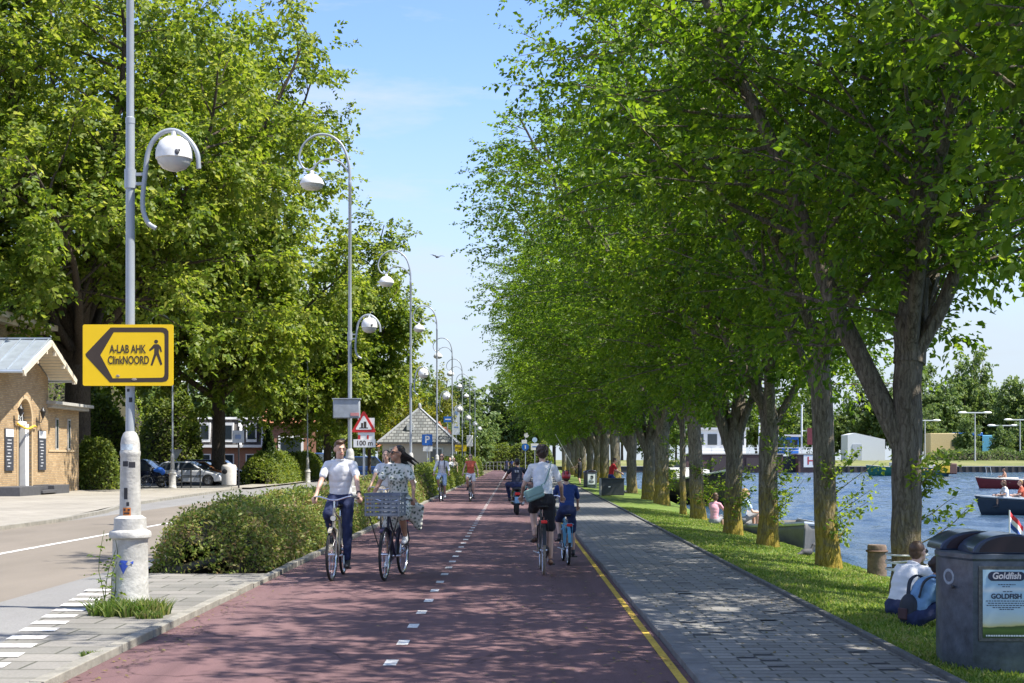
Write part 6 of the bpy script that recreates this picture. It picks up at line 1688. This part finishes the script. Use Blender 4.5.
car('copper brown car with only its roof showing behind the silver hatchback', (-20.1, 91, .03), R(-90), P_BROWN, 4.1, 1.5)
car('long dark estate car behind the copper brown car', (-20.6, 97, .03), R(-90), P_NAVY, 4.9, 1.6, kind='wagon')
car('white car behind the dark estate car', (-26.0, 101, .03), R(-90), P_WHITE, 4.2, 1.5)
car('blue car among the ivy trunks beyond the creeper bank', (-17.3, 124, .03), R(-20), P_BLUE, 4.2, 2.2, kind='van')
car('dark blue van seen under the trees beyond the creeper bank', (-13.2, 126, .03), R(-80), P_BLUE, 4.6, 1.9, kind='van')

# bollard bin, bike with blue bag, railings at the forecourt edge
t = thing('round_bin', 'white round concrete bin with a dark opening beside the silver car', 'litter bin', (-16.9, 83, .1))
MB().lathe([(.40,0),(.43,.03),(.44,1.05),(.42,1.15),(.36,1.22),(.0,1.24)], 24).build('drum', mat('pale_concrete', (.58,.55,.50), .9, var=.12), t, smooth=40); MB().ell((-.14,-.40,.82),(.2,.05,.16)).build('opening', M_BLACK, t); MB().ell((0,0,1.24),(.16,.16,.09)).build('knob', M_CONC, t)
bk = bicycle('bicycle parked against the roadside lamp with a blue cover over its saddle', (-19.35, 75.6, .09), R(75), group=None, steer=R(25), light=False)
t = thing('saddle_cover', 'bright blue cover draped over the parked bicycle', 'cover', (-19.35, 75.6, .09), R(75))
fuse(MB().ell((0,-.25,.98),(.15,.24,.16)).ell((0,-.05,.95),(.12,.2,.10)).ell((0,-.42,.86),(.12,.14,.17)), 'cloth', mat('bright_blue_nylon', (.02,.13,.55), .6, var=.1, bump=.4, bscale=8), t, .025)
def railing(label, a, b, h, n, m, group=None):
    a, b = Vector(a), Vector(b)
    t = thing('railing', label, 'railing', a, 0, group); d = b-a
    for i in range(n+1): p = d*i/n; MB().box(p+Vector((0,0,h/2)), (.06,.06,h)).build('post', m, t)
    MB().bar(Vector((0,0,h)), d+Vector((0,0,h)), .06, .05).bar(Vector((0,0,h*.55)), d+Vector((0,0,h*.55)), .04, .03).build('rail', m, t)
RAILM = mat('dark_rail_paint', (.03,.035,.035), .5)
railing('low dark railing between the forecourt and the parked cars', (-31, 76, .09), (-21.6, 76, .09), .85, 7, RAILM)
railing('short dark railing beside the roadside lamp', (-17.9, 75.4, .09), (-16.9, 75.4, .09), 1.05, 2, RAILM)
railing('long low railing across the far end of the path', (-7, 212, 0), (.8, 212, 0), 1.3, 14, mat('pale_rail_paint', (.35,.37,.38), .5))
hedge('hedge', 'bright pale hedge closing the far end of the path', 'hedge', [(-9, 216), (6, 216)], 3.2, 3.8, 11000, .3, m_hedge2, 41, None, .5, .35)

# ------------------------------------------------------------------ boats
def boat(name, label, loc, rz, L, beam, free, hullm, rimm, cat='boat', deck=None, group=None, bow=.35, draft=.25):
    """open boat, bow towards +Y, waterline at z = 0"""
    t = thing(name, label, cat, loc, rz, group)
    n, m = 15, 7; vs, vin = [], []
    for i in range(n):
        u = i/(n-1); y = -L/2+L*u
        w_ = beam/2*(1-max(0,(u-.45)/.55)**2.3)*(.86+.14*min(1,u/.25)); w_ = max(w_, .02)
        top = free*(1+bow*max(0,(u-.4)/.6)**2+.06*(1-u)**2); rake = L*.05*max(0,(u-.8)/.2)
        for j in range(m):
            q = j/(m-1); z = -draft+(top+draft)*q
            x = w_*(.45+.55*q**.5) if j else w_*.25
            yy = y+rake*q
            vs.append((x, yy, z))
    full = vs+[(-x, y, z) for x, y, z in vs]; o = n*m; fs = []
    for i in range(n-1):
        for j in range(m-1):
            a = i*m+j; fs += [(a, a+m, a+m+1, a+1), (o+a, o+a+1, o+a+m+1, o+a+m)]
    for i in range(n-1): fs.append((i*m, o+i*m, o+(i+1)*m, (i+1)*m))
    for k in (0, (n-1)*m): fs += [(k+j, k+j+1, o+k+j+1, o+k+j) for j in range(m-1)]
    h = MB().add(full, fs).build('hull', hullm, t, smooth=50)
    sd = h.modifiers.new('thick', 'SOLIDIFY'); sd.thickness = .05; sd.offset = -1
    ptsR = [Vector(vs[i*m+m-1])+Vector((0,0,.015)) for i in range(n)]
    ptsL = [Vector((-p.x, p.y, p.z)) for p in ptsR]
    MB().tube(ptsR+ptsL[::-1][1:], .05, 6).build('gunwale', rimm, t)
    dk = MB(); zs = free*.35; row = []
    for i in range(1, n-1):
        x = vs[i*m+m-2][0]-.06; y = vs[i*m+m-2][1]; row.append((max(.02,x), y))
    dvs = [(x, y, zs) for x, y in row]+[(-x, y, zs) for x, y in row]; k = len(row)
    dk.add(dvs, [(i, i+1, k+i+1, k+i) for i in range(k-1)]).build('floor_boards', deck or mat('boat_boards', (.26,.19,.12), .7, var=.25, scale=6), t, smooth=0)
    th = MB()
    for u in (.2, .5, .74):
        i = int(u*(n-1)); x, y = vs[i*m+m-1][0]*.92, vs[i*m+m-1][1]; th.box((0,y,free*.72),(2*x,.3,.05))
    th.build('thwarts', deck or mat('boat_boards', (.26,.19,.12), .7, var=.25, scale=6), t)
    return t
def sitter(label, loc, rz, top, hair, sk=None, female=False, hs='short', k=1.0, bottom=None, group='people on the boats', sleeve=.6, cap=None):
    J = dict(pelvis=(0,0,.12), chest=(0,.04,.46), neck=(0,.08,.63), head=(0,.13,.80), handL=(-.2,.42,.3), handR=(.2,.42,.3), footL=(-.10,.42,-.12), footR=(.10,.42,-.12), kneeL=(0,1,.4), kneeR=(0,1,.4))
    return person(label, loc, rz, J, dict(skin=sk or SKIN, hair=hair, female=female, top=top, sleeve=sleeve, bottom='knee', bottom_mat=bottom or CL_GREY, shoe=SHOE_D, hairstyle=hs, cap=cap), vox=.016, k=k, group=group)
W0 = WATER_Z
B_RED = mat('red_boat_paint', (.20,.022,.025), .4, var=.12); B_NAVY = mat('navy_boat_paint', (.025,.04,.065), .4, var=.12); B_GREEN = mat('green_boat_paint', (.02,.15,.11), .4, var=.1); B_RIM = mat('cream_rim', (.6,.58,.52), .5)
# red launch and blue launch on the right
D = 110; t = boat('motor_boat', 'dark red launch with a pale rim and low windscreen crossing on the right', (40.4, D, W0), R(86), 7.4, 2.3, .62, B_RED, B_RIM, group='boats under way on the canal')
MB().box((0,-.2,.95),(1.6,.06,.55)).box((-.8,-.6,.9),(.05,.8,.45)).box((.8,-.6,.9),(.05,.8,.45)).build('windscreen', M_GLASS, t); MB().tube([(-.7,3.0,1.0),(-.7,3.1,1.65),(0,3.4,1.7),(.7,3.1,1.65),(.7,3.0,1.0)],.03,6).build('bow_rail', M_CHROME, t); MB().box((0,1.6,.72),(1.3,1.4,.2)).build('foredeck', B_RIM, t, bevel=.05)
sitter('bare chested person standing at the wheel of the red launch', (38.6, D, W0+.62), R(80), SKIN2, HAIR_B, SKIN2); sitter('person with fair hair at the stern of the red launch', (40.6, D, W0+.5), R(90), CL_BEIGE, HAIR_L)
D = 58; t = boat('motor_boat', 'dark blue launch nearer than the red one with people aboard', (22.6, D, W0), R(84), 6.2, 2.1, .52, B_NAVY, mat('pale_grey_rim', (.5,.53,.56), .5), group='boats under way on the canal')
MB().box((0,-2.0,.85),(1.3,.5,.35)).build('engine_box', M_WHITE, t, bevel=.05); MB().box((0,2.1,.6),(.9,.7,.06)).build('foredeck', mat('pale_grey_rim', (.5,.53,.56), .5), t)
sitter('person in a white tee and sunhat in the bow of the blue launch', (20.4, D, W0+.45), R(90), CL_WHITE, HAIR_B, SKIN2, hs='bob'); sitter('person in a pink red top in the middle of the blue launch', (21.1, D, W0+.45), R(80), CL_CORAL, HAIR_L, SKIN); sitter('person in grey at the stern of the blue launch', (23.2, D, W0+.45), R(80), CL_GREY, HAIR_D)
D = 200; t = boat('motor_boat', 'green sloop half behind the rope tied elm', (55.8, D, W0), R(88), 10, 3, 1.1, B_GREEN, B_RIM, group='boats under way on the canal')
MB().box((0,.5,1.5),(2.0,3.0,.7)).build('cabin', B_RIM, t, bevel=.08); MB().box((0,-2.5,1.35),(2.2,1.6,.3)).build('seat', M_WHITE, t)
D = 192; t = boat('motor_boat', 'teal and yellow dinghy with a dark engine just right of the rope tied elm', (56.5, D, W0), R(-86), 6.2, 2.4, .8, mat('teal_boat_paint', (.015,.10,.14), .5), mat('yellow_rim', (.62,.42,.03), .5), group='boats under way on the canal')
MB().box((0,2.3,1.0),(1.7,1.5,1.2)).build('bow_crate', mat('yellow_rim', (.62,.42,.03), .5), t, bevel=.1); MB().box((0,3.5,1.0),(1.6,1.2,1.5)).build('fender', mat('brown_fender', (.11,.06,.05), .8), t, bevel=.15)
for k, (dx, top, hr) in enumerate(((-1.5, CL_WHITE, HAIR_D), (-.2, CL_BEIGE, HAIR_B), (1.0, CL_WHITE, HAIR_B))): sitter(['white shirted person at the stern of the teal dinghy','person in beige in the middle of the teal dinghy','white shirted person near the yellow bow of the teal dinghy'][k], (56.5+dx, D, W0+.9), R(-70), top, hr)
# moored along the bank
t = boat('launch', 'dark moored launch with a white rim and spray hood behind the elm trunks', (9.3, 72.5, W0), R(192.5), 9.5, 2.6, 1.15, mat('dark_violet_hull', (.025,.022,.035), .35, var=.1), M_WHITE, bow=.5)
MB().prism([(-3.4,1.0),(.2,1.05),(-.2,1.7),(-3.0,1.8)], (-.95,0,0), (0,1,0), (0,0,1), 1.9).build('cabin', mat('pale_cabin', (.5,.5,.48), .5), t, bevel=.06)
MB().box((-.97,-1.6,1.42),(.05,1.9,.4)).box((.97,-1.6,1.42),(.05,1.9,.4)).build('cabin_window', M_GLASS, t); MB().ell((.0,-3.2,1.1),(.5,.5,.35)).build('white_fender', M_WHITE, t)
t = boat('rowing_boat', 'open brown rowing boat with a clear bow cover moored at the bank', (6.95, 36.0, W0), R(178), 5.6, 1.9, .5, mat('grey_hull', (.13,.125,.115), .5, var=.2), M_STEEL, bow=.4)
t2 = boat('tender', 'small pale moored tender far behind the elms', (10.0, 94, W0), R(186), 5.5, 2.0, .8, M_WHITE, mat('teak_rim', (.22,.12,.05), .5))
MB().box((0,.2,1.1),(1.3,1.6,.7)).build('cabin', M_WHITE, t2, bevel=.06); MB().box((.66,.2,1.2),(.03,1.2,.3)).box((-.66,.2,1.2),(.03,1.2,.3)).build('cabin_window', M_GLASS, t2)
sitter('person in a pale blue shirt leaning over at the rowing boat', (5.85, 36, -.05), R(-70), CL_SKY, HAIR_L, hs='long', female=True, group=None)
sitter('child in pink sitting on the bank edge by the rowing boat', (5.5, 38.5, -.20), R(-30), CL_PINK, HAIR_B, hs='bob', female=True, k=.85, group=None)
t = boat('sloop', 'near boat mostly hidden behind the litter bin flying a small flag', (10.0, 20.9, W0), R(78), 5.0, 1.8, .55, M_WHITE, M_STEEL)
fl = thing('flag', 'small red white and blue flag on a short staff behind the litter bin', 'flag', (7.22, 20.4, W0+.45))
MB().cyl((0,0,-.1),(0,0,1.02),.011,seg=8).build('staff', M_WHITE, fl)
for k, m_ in enumerate((mat('flag_red', (.50,.03,.04), .8), M_WHITE, mat('flag_blue', (.03,.08,.32), .8))):
    z0 = 1.0-.075*k
    vs = []
    for i in range(9):
        x = .012+.027*i*.9; w_ = .03*math.sin(i*1.1); dz = -.028*i
        vs += [(x, w_, z0+dz), (x, w_, z0-.075+dz), (x, w_+.004, z0+dz), (x, w_+.004, z0-.075+dz)]
    MB().add(vs, [q for i in range(8) for q in ((4*i, 4*i+1, 4*i+5, 4*i+4), (4*i+2, 4*i+6, 4*i+7, 4*i+3), (4*i,4*i+4,4*i+6,4*i+2), (4*i+1,4*i+3,4*i+7,4*i+5))]).build('stripe', m_, fl, smooth=60)
# pigeon at the water's edge and a bird in the sky
def bird(label, loc, rz, flying=False, cat='bird', k=1.0):
    t = thing('bird', label, cat, loc, rz); dk = mat('bird_grey', (.05,.05,.055), .7, var=.3, scale=20)
    m = MB().ell((0,0,.12*k),(.055*k,.11*k,.055*k)).cap((0,.08*k,.14*k),(0,.12*k,.20*k),.03*k,.024*k).ell((0,.13*k,.215*k),(.026*k,.032*k,.026*k)).tube([(0,-.08*k,.11*k),(0,-.2*k,.08*k)],[.035*k,.015*k],8)
    if not flying: m.cap((.02*k,0,.08*k),(.02*k,.01*k,0),.007*k,.005*k).cap((-.02*k,0,.08*k),(-.02*k,.01*k,0),.007*k,.005*k)
    fuse(m, 'body', dk, t, .008*k, 2)
    MB().cap((0,.155*k,.213*k),(0,.185*k,.207*k),.008*k,.003*k,6).build('beak', M_BLACK, t)
    if flying:
        for s in (-1, 1): MB().add([(s*.04*k,.07*k,.15*k),(s*.3*k,.10*k,.24*k),(s*.55*k,-.02*k,.2*k),(s*.3*k,-.06*k,.22*k),(s*.04*k,-.07*k,.14*k),(s*.04*k,.07*k,.135*k),(s*.3*k,.10*k,.225*k),(s*.3*k,-.06*k,.205*k),(s*.04*k,-.07*k,.125*k)], [(0,1,3,4),(1,2,3),(5,8,7,6),(6,7,2),(0,5,6,1),(1,6,2),(4,3,7,8),(3,2,7)]).build('wing', dk, t)
bird('dark pigeon on the stony edge between two elms', (5.35, 25.6, -.24), R(-60), k=1.3)
bird('small dark bird flying in the open sky between the lamps and the elms', (-3.3, 60, 10.2), R(40), True, k=.8)

# ------------------------------------------------------------------ the far side of the canal
m_fartree = leaf_mat('far_leaves', [(0.055,0.10,0.026),(0.10,0.16,0.04),(0.16,0.21,0.06)], .35, patch=.12)
def far_tree(seed, h, rad, lm):
    return broad_tree('far_tree', seed, 'x', (0,0,0), h, rad, h*.12, .3, 9, .55, 15, lm, sec=11, ntw=10, twl=1.6, fork=h*.25)
rf = random.Random(5)
src = [far_tree(201, 15, 5.2, m_fartree), far_tree(202, 18, 5.8, m_fartree), far_tree(203, 12, 4.6, m_fartree)]
spots = []
for px, D, s, lab in [(790,330,.9,'tree left of the white shed across the water'),(815,345,.85,'dark tree behind the white shed'),(842,352,.9,'tree just right of the white shed'),(868,340,1.0,'tree behind the green sloop'),
      (893,335,1.25,'tall pale tree rising behind the rope tied elm'),(915,338,1.35,'tall feathery tree highest on the far bank'),(938,330,1.2,'round tree left of the yellow container'),(955,345,1.15,'tree above the yellow container'),
      (975,352,1.25,'broad round tree above the blue container'),(995,346,1.2,'dark tree right of the blue container top'),(1012,335,1.1,'tree near the right border across the water'),(1032,330,1.25,'tree at the right border across the water'),
      (905,305,.6,'small loose tree by the far lawn'),(930,300,.55,'small bright tree by the far lawn left of the container'),(1002,288,.5,'slim young tree in front of the blue container'),(966,287,.5,'slim young tree in front of the yellow container'),(1022,292,.55,'slim young tree at the far right of the lawn')]:
    spots.append(((px-514)/1400*D, D, s, lab))
for px, D, s, lab in [(548,300,.9,'far tree low between the last elm trunks'),(572,310,1.0,'far tree behind the portrait bin'),(596,318,.95,'far tree behind the red shirted man'),(622,312,1.0,'far tree left of the lock head'),(650,330,1.0,'far tree behind the moored tender'),
      (676,322,.9,'far tree behind the moored launch'),(702,340,1.0,'far tree behind the white control cabin'),(728,332,.85,'far tree right of the white control cabin'),(756,345,.95,'far tree behind the lock gate')]:
    spots.append(((px-514)/1400*D, D, s, lab))
for i, (x, y, s, lab) in enumerate(spots):
    if i < 3: o = src[i]; o.location = (x, y, 1.0); o.scale = (s,s,s*1.35); o['label'] = lab; o['group'] = 'trees on the far bank'
    else: dup(src[[0,2,0,1,2][i%5]], (x, y, 1.0), rf.uniform(0,6), lab, (s,s,s*1.35), 'trees on the far bank')
for k, (x, y, s, lab) in enumerate([(-9, 235, 1.1, 'far tree left of the path end'), (-16, 228, 1.0, 'far tree behind the orange roofs'), (-24, 215, 1.0, 'far tree behind the kiosk'), (-1.5, 250, 1.2, 'far tree closing the middle of the path'), (7, 245, 1.1, 'far tree right of the path end'),
      (-12, 190, .8, 'far tree behind the white banner'), (-34, 190, 1.1, 'far tree behind the mansard house'), (-46, 170, 1.2, 'far tree left of the mansard house'), (-58, 150, 1.2, 'far tree behind the gatehouse yard'), (-40, 205, 1.1, 'far tree behind the parked cars'), (-27, 165, .9, 'far tree behind the orange brick house'), (-6.5, 205, .75, 'far tree behind the farthest lamp post'),(-31,142,.9,'tree between the mansard house and the bushes'),(-19,150,.7,'middling tree behind the ivy trunks')]):
    dup(src[k % 3], (x, y, 0), rf.uniform(0,6), lab, s, 'trees behind the end of the road')
hedge('hedge', 'long reedy hedge along the far lawn across the water', 'hedge', [(82, 278), (130, 278)], 4, 3.4, 9000, .4, m_fartree, 51, None, .3, .3)
for i, (x, y, w_, h_, lm_, lab) in enumerate([(-8.5, 150, 5, 5.0, m_hedge2, 'pale bush before the orange roofs'), (-6.4, 176, 4, 5.2, m_hedge2, 'pale bush beside the far end of the path'), (-11, 140, 5, 4.2, m_bigleaf, 'bush behind the kiosk'), (-38, 110, 18, 10, m_bigleaf, 'tall leafy mass behind the gatehouse porch'), (-30, 84, 5, 5.5, m_bigleaf, 'sunlit bush between the gatehouse annex and the thick trunk')]):
    hedge('bush', lab, 'bush', [(x-w_*.5, y), (x+w_*.5, y)], w_*.8, h_, 7000, .26, lm_, 60+i, None, .45, .4)
# lock walls, shed, containers and lamps across the water
m_lock = brick_mat('lock_brick', (.17,.085,.07), (.22,.115,.095), (.12,.09,.08), .9, .3, .04, axes='xz', dirt=.35, coarse=.15, bump=.2)
t = thing('lock_wall', 'reddish brick lock wall with dark gates across the water', 'lock', (0, 0, 0))
for x0, x1, y in ((31, 48.4, 252), (51.2, 55, 252)): bw_ = MB().box(((x0+x1)/2, y+4, .9), (x1-x0, 8, 3.4)).build('brick_wall', m_lock, t, smooth=0); MB().box(((x0+x1)/2, y+4, 2.68), (x1-x0+.4, 8.4, .2)).build('coping', M_CONC, bw_)
MB().box((49.8,255,.7),(2.8,.5,3.2)).build('gate', mat('dark_gate', (.03,.035,.045), .6, var=.3), t); MB().box((37,251.7,.9),(3.0,.4,2.9)).box((44,251.8,1.2),(4.5,.3,1.6)).build('recess_panel', mat('lock_dark_panel', (.07,.05,.05), .8), t)
rl = MB()
for z in (3.3, 3.8): rl.bar((31,252.5,z),(55,252.5,z),.1,.1)
x = 31
while x < 55: rl.box((x,252.5,3.3),(.1,.1,1.2)); x += 2.3
rl.build('handrail', M_WHITE, t)
hs = MB().box((53.4,251.9,1.4),(2.6,.1,2.2)).build('letter_board', M_WHITE, t)
text('lettering', 'H', 2.0, (53.4,251.83,1.4), (R(90),0,0), mat('lock_red', (.5,.05,.06), .5), hs, bold=.03)
for x, lab in ((52.2, 'white signal mast with a red lamp box at the lock'), (44.5, 'white mast on the left lock wall')):
    t = thing('signal_mast', lab, 'signal mast', (x, 254, 2.7)); MB().cyl((0,0,0),(0,0,9),.16).build('mast', M_WHITE, t); MB().box((1.6,-.2,3.2),(1.3,.5,3)).build('lamp_box', mat('maroon_box', (.16,.03,.035), .5), t); MB().bar((0,0,4.2),(1.6,0,4.2),.15,.15).build('arm', M_WHITE, t)
for x, w_, h_, lab, m_, bl in ((38, 10, 4.5, 'white control cabin on the left lock head', M_WHITE, m_rb), (50, 5.5, 3.2, 'low blue and white works cabin behind the lock gate', SBLUE, M_WHITE)):
    t = thing('cabin', lab, 'cabin', (x, 262, 2.7)); MB().box((0,0,h_/2),(w_,5,h_)).build('wall', m_, t); MB().box((0,0,h_+.2),(w_+1,6,.4)).build('roof', mat('pale_roof', (.55,.55,.55), .6), t)
    for k in range(4): MB().box((-w_/2+w_*(k+.5)/4,-2.53,h_*.6),(w_/4*.7,.1,h_*.45)).build('window', M_GLASS, t)
t = thing('shed', 'white sheet metal shed on the far bank', 'shed', (75.5, 300, 1.4)); MB().prism([(-4,0),(4,0),(4,4.6),(-2.4,6.0),(-4,5.6)], (0,0,0), (1,0,0), (0,0,1), -6).build('wall', mat('white_sheeting', (.62,.64,.67), .5, var=.06), t, smooth=0); MB().box((-2,-.05,1.9),(2,.1,3.4)).build('door', mat('pale_door', (.4,.43,.48), .5), t)
for px, w_, h_, lab, m_ in ((948, 9, 4.6, 'yellow cabin building across the water', mat('pale_yellow_wall', (.62,.48,.24), .6)), (967, 5, 4.8, 'dark blue container beside the yellow cabin', SBLUE), (989, 12, 4.2, 'sky blue painted building across the water', mat('sky_blue_wall', (.13,.42,.62), .6))):
    D = 296; t = thing('container', lab, 'container', ((px-514)/1400*D, D, 1.4)); MB().box((0,0,h_/2+1.2),(w_,5,h_)).build('wall', m_, t, bevel=.1); MB().box((0,-.1,.6),(w_,4.8,1.2)).build('base', M_WHITE, t); MB().box((w_*.1,-2.53,h_*.55+1.2),(w_*.2,.1,h_*.3)).build('window', M_GLASS if px < 960 else M_WHITE, t)
for px, D, h_, lab in ((975, 272, 9.5, 'white double armed lamp on the far bank before the containers'), (1020, 285, 8.5, 'white lamp at the far right of the far bank'), (925, 290, 8.5, 'thin lamp on the far bank left of the containers'), (1003, 292, 7.5, 'lamp rising behind the blue building')):
    t = thing('far_lamp', lab, 'street lamp', ((px-514)/1400*D, D, 1.3), 0, 'lamps on the far bank'); MB().cyl((0,0,0),(0,0,h_),.16,.10,8).build('pole', mat('pale_lamp_grey', (.45,.46,.47), .5), t); MB().bar((-2.2,0,h_),(2.2,0,h_),.2,.2).ell((-2.4,0,h_),(.9,.35,.25)).ell((2.4,0,h_),(.9,.35,.25)).build('lamp_head', M_WHITE, t)
